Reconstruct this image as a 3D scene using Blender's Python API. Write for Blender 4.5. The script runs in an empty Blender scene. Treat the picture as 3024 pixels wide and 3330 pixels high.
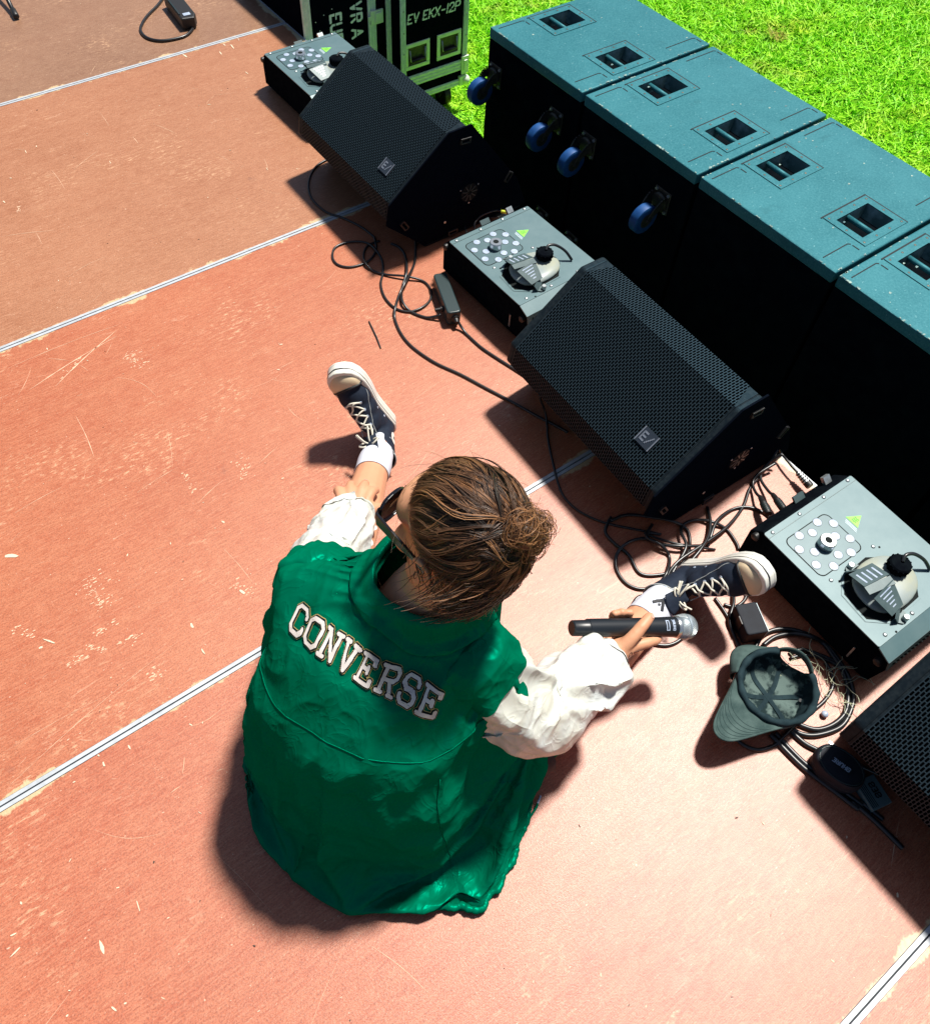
import bpy, bmesh, math, random
import numpy as np
from mathutils import Vector, Matrix, noise
from mathutils.bvhtree import BVHTree
random.seed(7); rng = np.random.default_rng(7)
scene = bpy.context.scene
COL = scene.collection
R = math.radians

# ------------------------------------------------------------------ camera, sky, sun, exposure
cam_d = bpy.data.cameras.new('camera'); cam = bpy.data.objects.new('camera', cam_d); COL.objects.link(cam)
cam_d.sensor_fit = 'HORIZONTAL'; cam_d.sensor_width = 36.0; cam_d.lens = 2795 / 3024 * 36.0
cam_d.shift_y = -(1665 - 1409) / 3024
cam_d.clip_start = 0.02; cam_d.clip_end = 500
_rot = ((0.808816, 0.442071, -0.387801), (-0.586537, 0.653906, -0.477894), (0.042322, 0.613987, 0.788180))
cam.matrix_world = Matrix.Translation((-1.55592, -3.48164, 1.82084)) @ Matrix(_rot).to_4x4()
scene.camera = cam

SUN_TO = Vector((0.45, 0.11, 1.0)).normalized()
world = bpy.data.worlds.new('World'); scene.world = world; world.use_nodes = True
_nt = world.node_tree; _nt.nodes.clear()
_sky = _nt.nodes.new('ShaderNodeTexSky'); _sky.sky_type = 'NISHITA'; _sky.sun_disc = False
_sky.sun_elevation = math.asin(SUN_TO.z); _sky.sun_rotation = math.atan2(SUN_TO.x, SUN_TO.y)
_bg = _nt.nodes.new('ShaderNodeBackground'); _bg.inputs['Strength'].default_value = 0.05
_ow = _nt.nodes.new('ShaderNodeOutputWorld')
_nt.links.new(_sky.outputs[0], _bg.inputs[0]); _nt.links.new(_bg.outputs[0], _ow.inputs[0])
sun_d = bpy.data.lights.new('sun', 'SUN'); sun_d.energy = 5.0; sun_d.angle = R(5.5); sun_d.color = (1.0, 0.95, 0.87)
sun = bpy.data.objects.new('sun', sun_d); COL.objects.link(sun)
sun.rotation_euler = (-SUN_TO).to_track_quat('-Z', 'Y').to_euler(); sun.location = (3, -1, 6)
vs = scene.view_settings
scene.display_settings.display_device = 'sRGB'
vs.view_transform = 'Standard'; vs.look = 'None'; vs.exposure = 0.52; vs.gamma = 1.0; vs.use_curve_mapping = False
scene.render.resolution_x = 929; scene.render.resolution_y = 1024

# ------------------------------------------------------------------ helpers
def link(o): COL.objects.link(o); return o

class MB:
    """collects faces; build() links them as one mesh object"""
    def __init__(s): s.v = []; s.f = []; s.m = []; s.uv = []
    def add(s, verts, faces, m=0):
        b = len(s.v); s.v += [tuple(p) for p in verts]
        for f in faces: s.f.append(tuple(i + b for i in f)); s.m.append(m)
        return s
    def box(s, c, d, m=0, rot=None):
        x, y, z = d[0] / 2, d[1] / 2, d[2] / 2
        vs_ = [Vector(p) for p in ((-x,-y,-z),(x,-y,-z),(x,y,-z),(-x,y,-z),(-x,-y,z),(x,-y,z),(x,y,z),(-x,y,z))]
        if rot is not None: vs_ = [rot @ p for p in vs_]
        vs_ = [p + Vector(c) for p in vs_]
        return s.add(vs_, [(0,3,2,1),(4,5,6,7),(0,1,5,4),(1,2,6,5),(2,3,7,6),(3,0,4,7)], m)
    def prism(s, poly, fn, a, b, m=0, capm=None):
        """poly: 2D ccw; fn(u,v,t)->3D"""
        n = len(poly)
        vs_ = [fn(u, v, a) for u, v in poly] + [fn(u, v, b) for u, v in poly]
        fs = [(i, (i + 1) % n, n + (i + 1) % n, n + i) for i in range(n)]
        s.add(vs_, fs, m)
        s.add(vs_, [tuple(range(n - 1, -1, -1)), tuple(range(n, 2 * n))], m if capm is None else capm)
        return s
    def cyl(s, p0, p1, r0, r1=None, n=16, m=0, cap=True):
        r1 = r0 if r1 is None else r1
        p0 = Vector(p0); p1 = Vector(p1); d = (p1 - p0).normalized()
        u = d.orthogonal().normalized(); w = d.cross(u)
        vs_ = []
        for p, r in ((p0, r0), (p1, r1)):
            for i in range(n):
                t = 2 * math.pi * i / n; vs_.append(p + (u * math.cos(t) + w * math.sin(t)) * r)
        fs = [(i, (i + 1) % n, n + (i + 1) % n, n + i) for i in range(n)]
        if cap: fs += [tuple(range(n - 1, -1, -1)), tuple(range(n, 2 * n))]
        return s.add(vs_, fs, m)
    def lathe(s, p0, axis, prof, n=24, m=0):
        """prof: list of (t along axis, radius)"""
        p0 = Vector(p0); d = Vector(axis).normalized(); u = d.orthogonal().normalized(); w = d.cross(u)
        vs_ = []
        for t, r in prof:
            for i in range(n):
                a = 2 * math.pi * i / n; vs_.append(p0 + d * t + (u * math.cos(a) + w * math.sin(a)) * r)
        fs = []
        for k in range(len(prof) - 1):
            for i in range(n): fs.append((k*n+i, k*n+(i+1)%n, (k+1)*n+(i+1)%n, (k+1)*n+i))
        fs.append(tuple(range(n - 1, -1, -1))); fs.append(tuple(range((len(prof)-1)*n, len(prof)*n)))
        return s.add(vs_, fs, m)
    def tube(s, pts, rad, n=8, m=0, cap=True, flat=None):
        """rad: scalar or list; flat: (normal fn, ratio) ignored if None"""
        P_ = [Vector(p) for p in pts]; k = len(P_)
        rr = rad if hasattr(rad, '__len__') else [rad] * k
        T = []
        for i in range(k):
            t = P_[min(i + 1, k - 1)] - P_[max(i - 1, 0)]
            T.append(t.normalized() if t.length > 1e-9 else Vector((0, 0, 1)))
        u = T[0].orthogonal().normalized(); vs_ = []
        for i in range(k):
            u = (u - T[i] * u.dot(T[i]))
            u = u.normalized() if u.length > 1e-6 else T[i].orthogonal().normalized()
            w = T[i].cross(u)
            for j in range(n):
                a = 2 * math.pi * j / n; vs_.append(P_[i] + (u * math.cos(a) + w * math.sin(a)) * rr[i])
        fs = []
        for i in range(k - 1):
            for j in range(n): fs.append((i*n+j, i*n+(j+1)%n, (i+1)*n+(j+1)%n, (i+1)*n+j))
        if cap: fs += [tuple(range(n - 1, -1, -1)), tuple(range((k-1)*n, k*n))]
        return s.add(vs_, fs, m)
    def sphere(s, c, r, nu=16, nv=10, m=0, mat=None):
        c = Vector(c); rx = r if hasattr(r, '__len__') else (r, r, r)
        vs_ = []
        for i in range(nv + 1):
            th = math.pi * i / nv
            for j in range(nu):
                ph = 2 * math.pi * j / nu
                p = Vector((rx[0]*math.sin(th)*math.cos(ph), rx[1]*math.sin(th)*math.sin(ph), rx[2]*math.cos(th)))
                if mat is not None: p = mat @ p
                vs_.append(c + p)
        fs = []
        for i in range(nv):
            for j in range(nu): fs.append((i*nu+j, (i+1)*nu+j, (i+1)*nu+(j+1)%nu, i*nu+(j+1)%nu))
        return s.add(vs_, fs, m)
    def mesh(s, name, mats, smooth=False, merge=True):
        me = bpy.data.meshes.new(name); me.from_pydata(s.v, [], s.f)
        for mt in (mats if isinstance(mats, (list, tuple)) else [mats]): me.materials.append(mt)
        if max(s.m, default=0): me.polygons.foreach_set('material_index', s.m)
        if merge:
            bm = bmesh.new(); bm.from_mesh(me); bmesh.ops.remove_doubles(bm, verts=bm.verts, dist=1e-6)
            bmesh.ops.recalc_face_normals(bm, faces=bm.faces); bm.to_mesh(me); bm.free()
        if smooth:
            me.polygons.foreach_set('use_smooth', [True] * len(me.polygons))
            if smooth is not True: me.set_sharp_from_angle(angle=R(smooth))
        me.update(); return me
    def build(s, name, mats, parent=None, loc=None, smooth=False, bevel=0, seg=2, merge=True):
        o = bpy.data.objects.new(name, s.mesh(name, mats, smooth, merge)); link(o)
        if parent is not None: o.parent = parent
        if loc is not None: o.location = loc
        if bevel:
            md = o.modifiers.new('bevel', 'BEVEL'); md.width = bevel; md.segments = seg; md.limit_method = 'ANGLE'; md.angle_limit = R(35)
        return o

def tag(o, label=None, cat=None, group=None, kind=None):
    if label: o['label'] = label
    if cat: o['category'] = cat
    if group: o['group'] = group
    if kind: o['kind'] = kind
    return o
def empty(name, loc=(0, 0, 0), rz=0, label=None, cat=None, group=None):
    o = bpy.data.objects.new(name, None); link(o); o.location = loc; o.rotation_euler = (0, 0, rz); o.empty_display_size = 0.05
    return tag(o, label, cat, group)
def copy_tree(o, parent=None):
    c = o.copy(); link(c); c.parent = parent
    for ch in list(o.children): copy_tree(ch, c)
    return c
def catmull(pts, n=6):
    P_ = [Vector(p) for p in pts]; out = []
    for i in range(len(P_) - 1):
        a = P_[max(i-1, 0)]; b = P_[i]; c = P_[i+1]; d = P_[min(i+2, len(P_)-1)]
        for k in range(n):
            t = k / n
            out.append(0.5 * ((2*b) + (c-a)*t + (2*a-5*b+4*c-d)*t*t + (3*b-a-3*c+d)*t**3))
    out.append(P_[-1]); return out

# ------------------------------------------------------------------ materials
def nmat(name):
    m = bpy.data.materials.new(name); m.use_nodes = True
    nt = m.node_tree; return m, nt, nt.nodes['Principled BSDF']
def N(nt, typ, **kw):
    n = nt.nodes.new(typ)
    for k, v in kw.items():
        if k.startswith('i_'):
            key = k[2:]; key = int(key) if key.isdigit() else key
            n.inputs[key].default_value = v
        else: setattr(n, k, v)
    return n
def math_(nt, op, a, b=None, c=None, clamp=False):
    n = nt.nodes.new('ShaderNodeMath'); n.operation = op; n.use_clamp = clamp
    for i, x in enumerate((a, b, c)):
        if x is None: continue
        if hasattr(x, 'is_linked') or hasattr(x, 'links'): nt.links.new(x, n.inputs[i])
        else: n.inputs[i].default_value = x
    return n.outputs[0]
def mixc(nt, fac, a, b):
    n = nt.nodes.new('ShaderNodeMix'); n.data_type = 'RGBA'
    for sk, x in ((n.inputs[0], fac), (n.inputs[6], a), (n.inputs[7], b)):
        if hasattr(x, 'links'): nt.links.new(x, sk)
        elif hasattr(x, '__len__'): sk.default_value = (*x[:3], 1)
        else: sk.default_value = x
    return n.outputs[2]
def ramp(nt, x, lo, hi):
    n = nt.nodes.new('ShaderNodeMapRange'); n.inputs[1].default_value = lo; n.inputs[2].default_value = hi; n.clamp = True
    nt.links.new(x, n.inputs[0]); return n.outputs[0]
def noise_(nt, vec, scale, detail=3, rough=.5, dist=0):
    n = N(nt, 'ShaderNodeTexNoise'); n.inputs['Scale'].default_value = scale; n.inputs['Detail'].default_value = detail
    n.inputs['Roughness'].default_value = rough; n.inputs['Distortion'].default_value = dist
    if vec is not None: nt.links.new(vec, n.inputs['Vector'])
    return n.outputs['Fac']
def scalev(nt, vec, s, rot=(0,0,0)):
    n = N(nt, 'ShaderNodeMapping'); n.inputs['Scale'].default_value = s; n.inputs['Rotation'].default_value = rot
    nt.links.new(vec, n.inputs['Vector']); return n.outputs[0]
def bump_(nt, bs, h, strength=.3, dist=.002, prev=None):
    b = N(nt, 'ShaderNodeBump'); b.inputs['Strength'].default_value = strength; b.inputs['Distance'].default_value = dist
    nt.links.new(h, b.inputs['Height'])
    if prev is not None: nt.links.new(prev, b.inputs['Normal'])
    nt.links.new(b.outputs[0], bs.inputs['Normal']); return b.outputs[0]
def mat(name, col, rough=.5, metal=0, spec=.5, col2=None, nscale=12, nlo=.4, nhi=.65, bscale=0, bstr=.2, bdist=.002, sheen=0, coat=0, world=False, tint=None):
    m, nt, bs = nmat(name)
    bs.inputs['Base Color'].default_value = (*col, 1); bs.inputs['Roughness'].default_value = rough
    bs.inputs['Metallic'].default_value = metal; bs.inputs['Specular IOR Level'].default_value = spec
    if tint: bs.inputs['Specular Tint'].default_value = (*tint, 1)
    if sheen: bs.inputs['Sheen Weight'].default_value = sheen
    if coat: bs.inputs['Coat Weight'].default_value = coat; bs.inputs['Coat Roughness'].default_value = .15
    tc = N(nt, 'ShaderNodeTexCoord'); v = tc.outputs['Object']
    if world: v = N(nt, 'ShaderNodeNewGeometry').outputs['Position']
    if col2 is not None:
        f = ramp(nt, noise_(nt, v, nscale, 5, .6), nlo, nhi)
        nt.links.new(mixc(nt, f, col, col2), bs.inputs['Base Color'])
    if bscale: bump_(nt, bs, noise_(nt, v, bscale, 3, .6), bstr, bdist)
    return m

def deck_material(half, c1, c2, c3):
    m, nt, bs = nmat('deck_plywood')
    tc = N(nt, 'ShaderNodeTexCoord'); v = tc.outputs['Object']
    gpos = N(nt, 'ShaderNodeNewGeometry').outputs['Position']
    sx = N(nt, 'ShaderNodeSeparateXYZ'); nt.links.new(v, sx.inputs[0])
    big = ramp(nt, noise_(nt, gpos, 2.2, 4, .55), .35, .68)
    c = mixc(nt, big, c1, c2)
    mid = ramp(nt, noise_(nt, scalev(nt, gpos, (1, 4, 1)), 7, 6, .65), .35, .72)
    c = mixc(nt, math_(nt, 'MULTIPLY', mid, .6), c, c3)
    grain = ramp(nt, noise_(nt, scalev(nt, gpos, (1.0, 1.6, 1)), 230, 3, .7), .40, .62)
    c = mixc(nt, math_(nt, 'MULTIPLY', grain, .62), c, tuple(t*.50 for t in c1))
    ridge = ramp(nt, noise_(nt, scalev(nt, gpos, (.35, 2.6, 1)), 95, 3, .7), .42, .64)
    c = mixc(nt, math_(nt, 'MULTIPLY', ridge, .38), c, tuple(min(.62, t*1.12+.03) for t in c3))
    fleck = ramp(nt, noise_(nt, gpos, 330, 2, .6), .56, .64)
    c = mixc(nt, math_(nt, 'MULTIPLY', fleck, .45), c, tuple(t*.35 for t in c1))
    dust = ramp(nt, noise_(nt, scalev(nt, gpos, (1, 1.4, 1)), 120, 4, .75), .56, .72)
    c = mixc(nt, math_(nt, 'MULTIPLY', dust, .40), c, tuple(min(.62, t*1.25+.10) for t in c3))
    # dark drips / rubber marks
    dk = ramp(nt, noise_(nt, gpos, 5.3, 5, .6), .70, .78)
    c = mixc(nt, math_(nt, 'MULTIPLY', dk, .5), c, (.10, .05, .045))
    # worn pale patches
    wp = math_(nt, 'MULTIPLY', ramp(nt, noise_(nt, gpos, 3.4, 4, .6), .54, .64), ramp(nt, noise_(nt, scalev(nt, gpos, (.8, 2.4, 1)), 46, 6, .75), .54, .62))
    c = mixc(nt, math_(nt, 'MULTIPLY', wp, .8), c, (.60, .36, .21))
    # fine scratches: thin lines from stretched noise bands at a few angles
    for ang, sc, w, amt in ((.55, 11, .004, .28), (-.35, 9, .0035, .25), (1.25, 10, .0035, .22), (.1, 15, .0035, .22)):
        vv = scalev(nt, gpos, (.35, 3.2, 1), (0, 0, ang))
        nz = noise_(nt, vv, sc, 2, .45, .25)
        ln = math_(nt, 'LESS_THAN', math_(nt, 'ABSOLUTE', math_(nt, 'SUBTRACT', nz, .5)), w)
        ms = ramp(nt, noise_(nt, scalev(nt, gpos, (1, 1, 1), (0, 0, ang)), 4.3 + sc * .3, 3, .6), .56, .64)
        c = mixc(nt, math_(nt, 'MULTIPLY', math_(nt, 'MULTIPLY', ln, ms), amt), c, (.66, .42, .28))
    # tiny paint specks
    sp = math_(nt, 'GREATER_THAN', noise_(nt, scalev(nt, gpos, (1, 2, 1), (0, 0, .6)), 95, 2, .5), .735)
    c = mixc(nt, math_(nt, 'MULTIPLY', sp, .75), c, (.68, .50, .36))
    # pale bare ply along the long edges (local y = +-half)
    ay = math_(nt, 'SUBTRACT', half, math_(nt, 'ABSOLUTE', sx.outputs[1]))
    ex = math_(nt, 'ABSOLUTE', sx.outputs[0])
    wob = math_(nt, 'MULTIPLY', noise_(nt, gpos, 9, 5, .62), .085)
    fine = math_(nt, 'MULTIPLY', noise_(nt, gpos, 60, 3, .6), .022)
    lim = math_(nt, 'SUBTRACT', math_(nt, 'ADD', wob, fine), .052)
    ed = ramp(nt, math_(nt, 'SUBTRACT', lim, ay), -.001, .004)
    bare = mixc(nt, ramp(nt, noise_(nt, scalev(nt, gpos, (3, 1, 1)), 55, 4, .7), .3, .7), (.46, .30, .15), (.58, .46, .28))
    c = mixc(nt, ed, c, bare)
    # bare ply at the stage lip (local x = 0 end)
    lx = math_(nt, 'MULTIPLY', sx.outputs[0], -1.0)
    edx = ramp(nt, math_(nt, 'SUBTRACT', math_(nt, 'ADD', lim, .022), lx), -.002, .006)
    c = mixc(nt, edx, c, (.55, .47, .30))
    nt.links.new(c, bs.inputs['Base Color'])
    bs.inputs['Roughness'].default_value = .52; bs.inputs['Specular IOR Level'].default_value = .70
    nt.links.new(math_(nt, 'ADD', .39, math_(nt, 'MULTIPLY', noise_(nt, gpos, 14, 4, .6), .06)), bs.inputs['Roughness'])
    wv = N(nt, 'ShaderNodeTexWave'); wv.wave_type = 'BANDS'; wv.bands_direction = 'Y'
    wv.inputs['Scale'].default_value = 105; wv.inputs['Distortion'].default_value = 1.2; wv.inputs['Detail'].default_value = 2; wv.inputs['Detail Scale'].default_value = 2
    nt.links.new(gpos, wv.inputs['Vector'])
    h = math_(nt, 'ADD', math_(nt, 'MULTIPLY', wv.outputs['Fac'], .35), math_(nt, 'MULTIPLY', grain, .9))
    bump_(nt, bs, h, .15, .0012)
    return m

def grille_material(pu=.0064, pv=.0125):
    m, nt, bs = nmat('perforated_grille')
    uv = N(nt, 'ShaderNodeUVMap'); uv.uv_map = 'UVMap'
    s = N(nt, 'ShaderNodeSeparateXYZ'); nt.links.new(uv.outputs[0], s.inputs[0])
    uu = math_(nt, 'DIVIDE', s.outputs[0], pu); row = math_(nt, 'FLOOR', uu)
    odd = math_(nt, 'MULTIPLY', math_(nt, 'MODULO', math_(nt, 'ABSOLUTE', row), 2.0), .5)
    vv = math_(nt, 'ADD', math_(nt, 'DIVIDE', s.outputs[1], pv), odd)
    fu = math_(nt, 'MULTIPLY', math_(nt, 'SUBTRACT', math_(nt, 'SUBTRACT', uu, row), .5), pu)
    fv = math_(nt, 'MULTIPLY', math_(nt, 'SUBTRACT', math_(nt, 'FRACT', vv), .5), pv)
    av = math_(nt, 'MAXIMUM', math_(nt, 'SUBTRACT', math_(nt, 'ABSOLUTE', fv), pv * .27), 0.0)
    d = math_(nt, 'SQRT', math_(nt, 'ADD', math_(nt, 'MULTIPLY', fu, fu), math_(nt, 'MULTIPLY', av, av)))
    hole = ramp(nt, d, pu * .26, pu * .38)   # 0 in hole -> 1 metal
    nt.links.new(mixc(nt, hole, (.0005, .0007, .001), (.018, .028, .036)), bs.inputs['Base Color'])
    nt.links.new(math_(nt, 'SUBTRACT', .95, math_(nt, 'MULTIPLY', hole, .53)), bs.inputs['Roughness'])
    nt.links.new(math_(nt, 'MULTIPLY', hole, .16), bs.inputs['Specular IOR Level'])
    bs.inputs['Specular Tint'].default_value = (.25, .7, 1, 1); bump_(nt, bs, hole, .8, .002)
    return m

def cloth_mat(name, c1, c2, rough, spec, tint=(1, 1, 1)):
    m, nt, bs = nmat(name); v = N(nt, 'ShaderNodeTexCoord').outputs['Object']
    nt.links.new(mixc(nt, ramp(nt, noise_(nt, v, 8, 4, .6), .35, .7), c1, c2), bs.inputs['Base Color'])
    bs.inputs['Roughness'].default_value = rough; bs.inputs['Specular IOR Level'].default_value = spec; bs.inputs['Specular Tint'].default_value = (*tint, 1)
    # creases: ridged, warped noise at two scales plus a fine weave
    r1 = math_(nt, 'POWER', math_(nt, 'SUBTRACT', 1.0, math_(nt, 'ABSOLUTE', math_(nt, 'MULTIPLY', math_(nt, 'SUBTRACT', noise_(nt, scalev(nt, v, (1, 1, .6)), 8, 2, .5, 1.0), .5), 3.2))), 4.0)
    r2 = math_(nt, 'POWER', math_(nt, 'SUBTRACT', 1.0, math_(nt, 'ABSOLUTE', math_(nt, 'MULTIPLY', math_(nt, 'SUBTRACT', noise_(nt, scalev(nt, v, (1, 1.5, .7)), 20, 2, .5, 1.2), .5), 3.2))), 4.0)
    h = math_(nt, 'ADD', math_(nt, 'ADD', r1, math_(nt, 'MULTIPLY', r2, .4)), math_(nt, 'MULTIPLY', noise_(nt, v, 500, 2), .03))
    nb = bump_(nt, bs, h, .34, .005)
    if tint != (1, 1, 1):   # dyed nylon: coloured gloss instead of a white Fresnel coat
        bs.inputs['Specular IOR Level'].default_value = 0
        gl = N(nt, 'ShaderNodeBsdfGlossy'); gl.inputs['Color'].default_value = (*tint, 1); gl.inputs['Roughness'].default_value = .42; nt.links.new(nb, gl.inputs['Normal'])
        mx = N(nt, 'ShaderNodeMixShader'); mx.inputs[0].default_value = spec; nt.links.new(bs.outputs[0], mx.inputs[1]); nt.links.new(gl.outputs[0], mx.inputs[2])
        nt.links.new(mx.outputs[0], nt.nodes['Material Output'].inputs['Surface'])
    return m
def sub_mat():  # worn black paint, with the sky's reflection put into the base colour as teal
    m, nt, bs = nmat('worn_paint_sky_sheen'); g = N(nt, 'ShaderNodeNewGeometry').outputs['Position']
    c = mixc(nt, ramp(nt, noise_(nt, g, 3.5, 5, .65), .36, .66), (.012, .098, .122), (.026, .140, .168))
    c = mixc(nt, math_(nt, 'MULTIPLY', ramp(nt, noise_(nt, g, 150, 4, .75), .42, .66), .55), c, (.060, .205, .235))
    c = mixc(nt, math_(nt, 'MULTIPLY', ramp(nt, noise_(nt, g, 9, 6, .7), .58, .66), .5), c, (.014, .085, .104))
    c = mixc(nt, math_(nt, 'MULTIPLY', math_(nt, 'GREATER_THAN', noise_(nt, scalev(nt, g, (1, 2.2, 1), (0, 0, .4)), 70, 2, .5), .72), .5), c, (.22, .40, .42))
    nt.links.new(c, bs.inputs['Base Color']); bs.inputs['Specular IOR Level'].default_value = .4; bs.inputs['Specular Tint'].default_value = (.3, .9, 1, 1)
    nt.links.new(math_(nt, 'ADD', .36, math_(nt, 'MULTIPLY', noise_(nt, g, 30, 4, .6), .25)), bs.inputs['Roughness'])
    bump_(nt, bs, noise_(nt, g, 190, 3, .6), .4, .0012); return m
M = {}
M['deck'] = [deck_material(0.61 - .011, *c_) for c_ in (((.215, .098, .050), (.29, .140, .076), (.34, .19, .110)), ((.325, .118, .050), (.40, .160, .076), (.45, .21, .11)), ((.385, .090, .034), (.455, .132, .056), (.50, .19, .090)), ((.375, .078, .030), (.445, .116, .052), (.51, .19, .095)))]  # far panels browner and darker: shade at the far end put into the tints
M['alu'] = mat('brushed_aluminium', (.50, .53, .56), .45, .15, .5, (.38, .41, .44), 40, .35, .7, 220, .12, .0006, world=True)
M['alu_case'] = mat('case_aluminium', (.82, .93, .84), .45, .0, .4, (.62, .78, .66), 60, .35, .7)
M['steel'] = mat('zinc_steel', (.50, .55, .55), .35, .75, .5, (.35, .38, .38), 60, .4, .7)
M['steel_case'] = mat('case_hardware', (.70, .85, .62), .4, .1, .5, (.82, .90, .74), 45, .45, .7)
M['black_case'] = mat('black_laminate', (.002, .003, .006), .65, 0, .0, (.004, .006, .010), 30, .4, .8)
M['dark_void'] = mat('dark_under_stage', (.008, .008, .009), .9, 0, .1)
M['cabinet'] = mat('textured_black_plastic', (.0030, .0046, .0085), .75, 0, .0, (.004, .006, .011), 60, .4, .7, 420, .55, .0012)
M['cap_edge'] = mat('satin_black_plastic', (.008, .012, .016), .5, 0, .12, (.018, .024, .028), 90, .4, .7, 520, .5, .001, tint=(.25, .7, 1))
M['rubber'] = mat('black_rubber', (.009, .009, .010), .48, 0, .5)
M['cable'] = mat('cable_rubber', (.010, .011, .013), .33, 0, .6, (.016, .017, .019), 30)
M['grille'] = grille_material()
M['badge'] = mat('badge_metal', (.10, .12, .14), .3, .8, .5)
M['badge_light'] = mat('badge_bright', (.55, .58, .6), .3, .8, .5)
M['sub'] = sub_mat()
M['sub_edge'] = mat('chipped_paint', (.30, .42, .36), .6, 0, .4, (.05, .14, .16), 60, .40, .60, world=True)
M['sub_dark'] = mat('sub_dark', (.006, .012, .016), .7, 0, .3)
M['sub_side'] = mat('sub_side_paint', (.003, .004, .006), .7, 0, .0, (.005, .008, .010), 14, .4, .7, 160, .3, .001)  # darker copy of the cabinet paint, shade on the sides put into the colour
M['handle_cup'] = mat('handle_cup', (.03, .085, .09), .5, 0, .5, (.16, .26, .28), 20, .45, .7)
M['blue'] = mat('blue_rubber', (.006, .055, .20), .55, 0, .3, (.010, .085, .27), 30, .4, .7)
M['caster'] = mat('caster_steel', (.055, .055, .048), .5, .6, .5, (.12, .11, .08), 50, .4, .7)
M['fog_plate'] = mat('fogger_plate', (.080, .145, .160), .45, .1, .42, (.105, .172, .185), 14, .4, .7, 180, .06, .0005)
M['fog_black'] = mat('fogger_black', (.003, .004, .006), .6, 0, .0, (.005, .007, .009), 60)
M['fog_panel'] = mat('fogger_led_panel', (.065, .118, .132), .42, .1, .42, (.080, .14, .155), 20, .4, .7)
M['lens'] = mat('led_lens', (.32, .39, .50), .25, 0, .45, (.42, .49, .60), 80, .4, .6, coat=.6)
M['chrome'] = mat('turned_metal', (.58, .62, .62), .22, .85, .5)
M['hole'] = mat('dark_hole', (.004, .007, .007), .8, 0, .2)
M['sticker'] = mat('warning_sticker', (.20, .78, .05), .5, 0, .4, (.25, .85, .08), 30)
M['sticker_ink'] = mat('sticker_ink', (.04, .18, .03), .6)
M['sticker_white'] = mat('sticker_white', (.45, .58, .62), .5)
M['bottle'] = mat('fluid_bottle', (.26, .31, .31), .32, 0, .4, (.33, .35, .27), 16, .38, .66)
M['cage'] = mat('cage_steel', (.060, .095, .100), .45, .1, .4, (.085, .125, .13), 30)
M['paint_white'] = mat('stencil_paint', (.85, .90, .88), .6, 0, .3, (.70, .78, .76), 90, .4, .7)
M['grass_soil'] = mat('lawn_soil', (.16, .46, .006), .9, 0, .1, (.07, .20, .008), 26, .35, .7, 60, .8, .02, world=True)
M['skin'] = mat('skin', (.56, .27, .155), .5, 0, .35, (.62, .31, .18), 22, .35, .7, 260, .08, .0005)
M['jacket'] = cloth_mat('green_nylon', (.0, .100, .050), (.0, .122, .064), .40, .05, (.0, .75, .45))
M['sleeve'] = cloth_mat('cream_nylon', (.56, .60, .60), (.62, .61, .52), .42, .35)
M['shorts'] = mat('dark_shorts', (.006, .010, .018), .8)
M['sock'] = mat('white_sock', (.60, .63, .70), .9, 0, .2, (.56, .59, .66), 30, .4, .7, 300, .3, .0012)
M['canvas'] = mat('navy_canvas', (.008, .014, .028), .78, 0, .25, (.014, .022, .040), 60, .4, .7, 700, .5, .0008)
M['sole'] = mat('white_rubber', (.70, .70, .66), .42, 0, .45, (.62, .60, .52), 16, .4, .75)
M['toe'] = mat('cream_rubber', (.60, .48, .32), .38, 0, .5)
M['lace'] = mat('cream_lace', (.66, .63, .53), .85, 0, .2)
M['stitch'] = mat('stitch', (.36, .38, .38), .8)
M['ink'] = mat('black_print', (.010, .012, .016), .6)
M['hair'] = mat('brown_hair', (.070, .034, .019), .40, 0, .45, (.165, .082, .042), 9, .35, .68)
M['hair_light'] = mat('light_hair', (.34, .165, .070), .40, 0, .45, (.24, .105, .042), 18, .35, .7)
M['hair_dark'] = mat('dark_hair', (.016, .009, .006), .45, 0, .4)
M['glass_frame'] = mat('black_acetate', (.006, .006, .008), .16, 0, .6)
M['glass_lens'] = mat('tinted_lens', (.03, .014, .020), .08, 0, .6)
M['mic_body'] = mat('mic_black', (.010, .013, .017), .38, 0, .5)
M['mic_grille'] = mat('mic_mesh', (.50, .58, .62), .35, .7, .5)
M['capcloth'] = mat('washed_grey_cotton', (.034, .060, .058), .9, 0, .08, (.078, .120, .112), 26, .35, .68, 500, .5, .001)
M['capdark'] = mat('dark_cotton_tape', (.008, .020, .026), .85, 0, .15, (.018, .038, .045), 40)
M['capline'] = mat('cap_lining', (.012, .024, .026), .9, 0, .1, (.10, .145, .135), 34, .44, .56, 300, .4, .001)
M['capstitch'] = mat('cap_stitch', (.022, .042, .042), .9, 0, .1)
M['pouch'] = mat('black_pouch', (.008, .010, .016), .7, 0, .3, (.012, .016, .024), 40, .4, .7, 500, .4, .0008)
M['straw'] = mat('pale_string', (.48, .50, .34), .8)
M['chip'] = mat('pale_chips', (.66, .55, .40), .8)
M['chip_dark'] = mat('dark_crumbs', (.06, .04, .03), .8)
M['scratch'] = mat('scratch', (.70, .47, .32), .8, 0, .2)
M['gold'] = mat('tan_felt', (.50, .36, .14), .85, 0, .15)
M['felt_black'] = mat('black_felt', (.008, .009, .011), .85, 0, .15)
M['felt_white'] = mat('cream_felt', (.72, .66, .62), .85, 0, .15, (.58, .50, .46), 40, .4, .7)
M['card'] = mat('printed_card', (.10, .155, .165), .55)
M['adapter'] = mat('adapter_plastic', (.014, .032, .035), .36, 0, .55)
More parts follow.
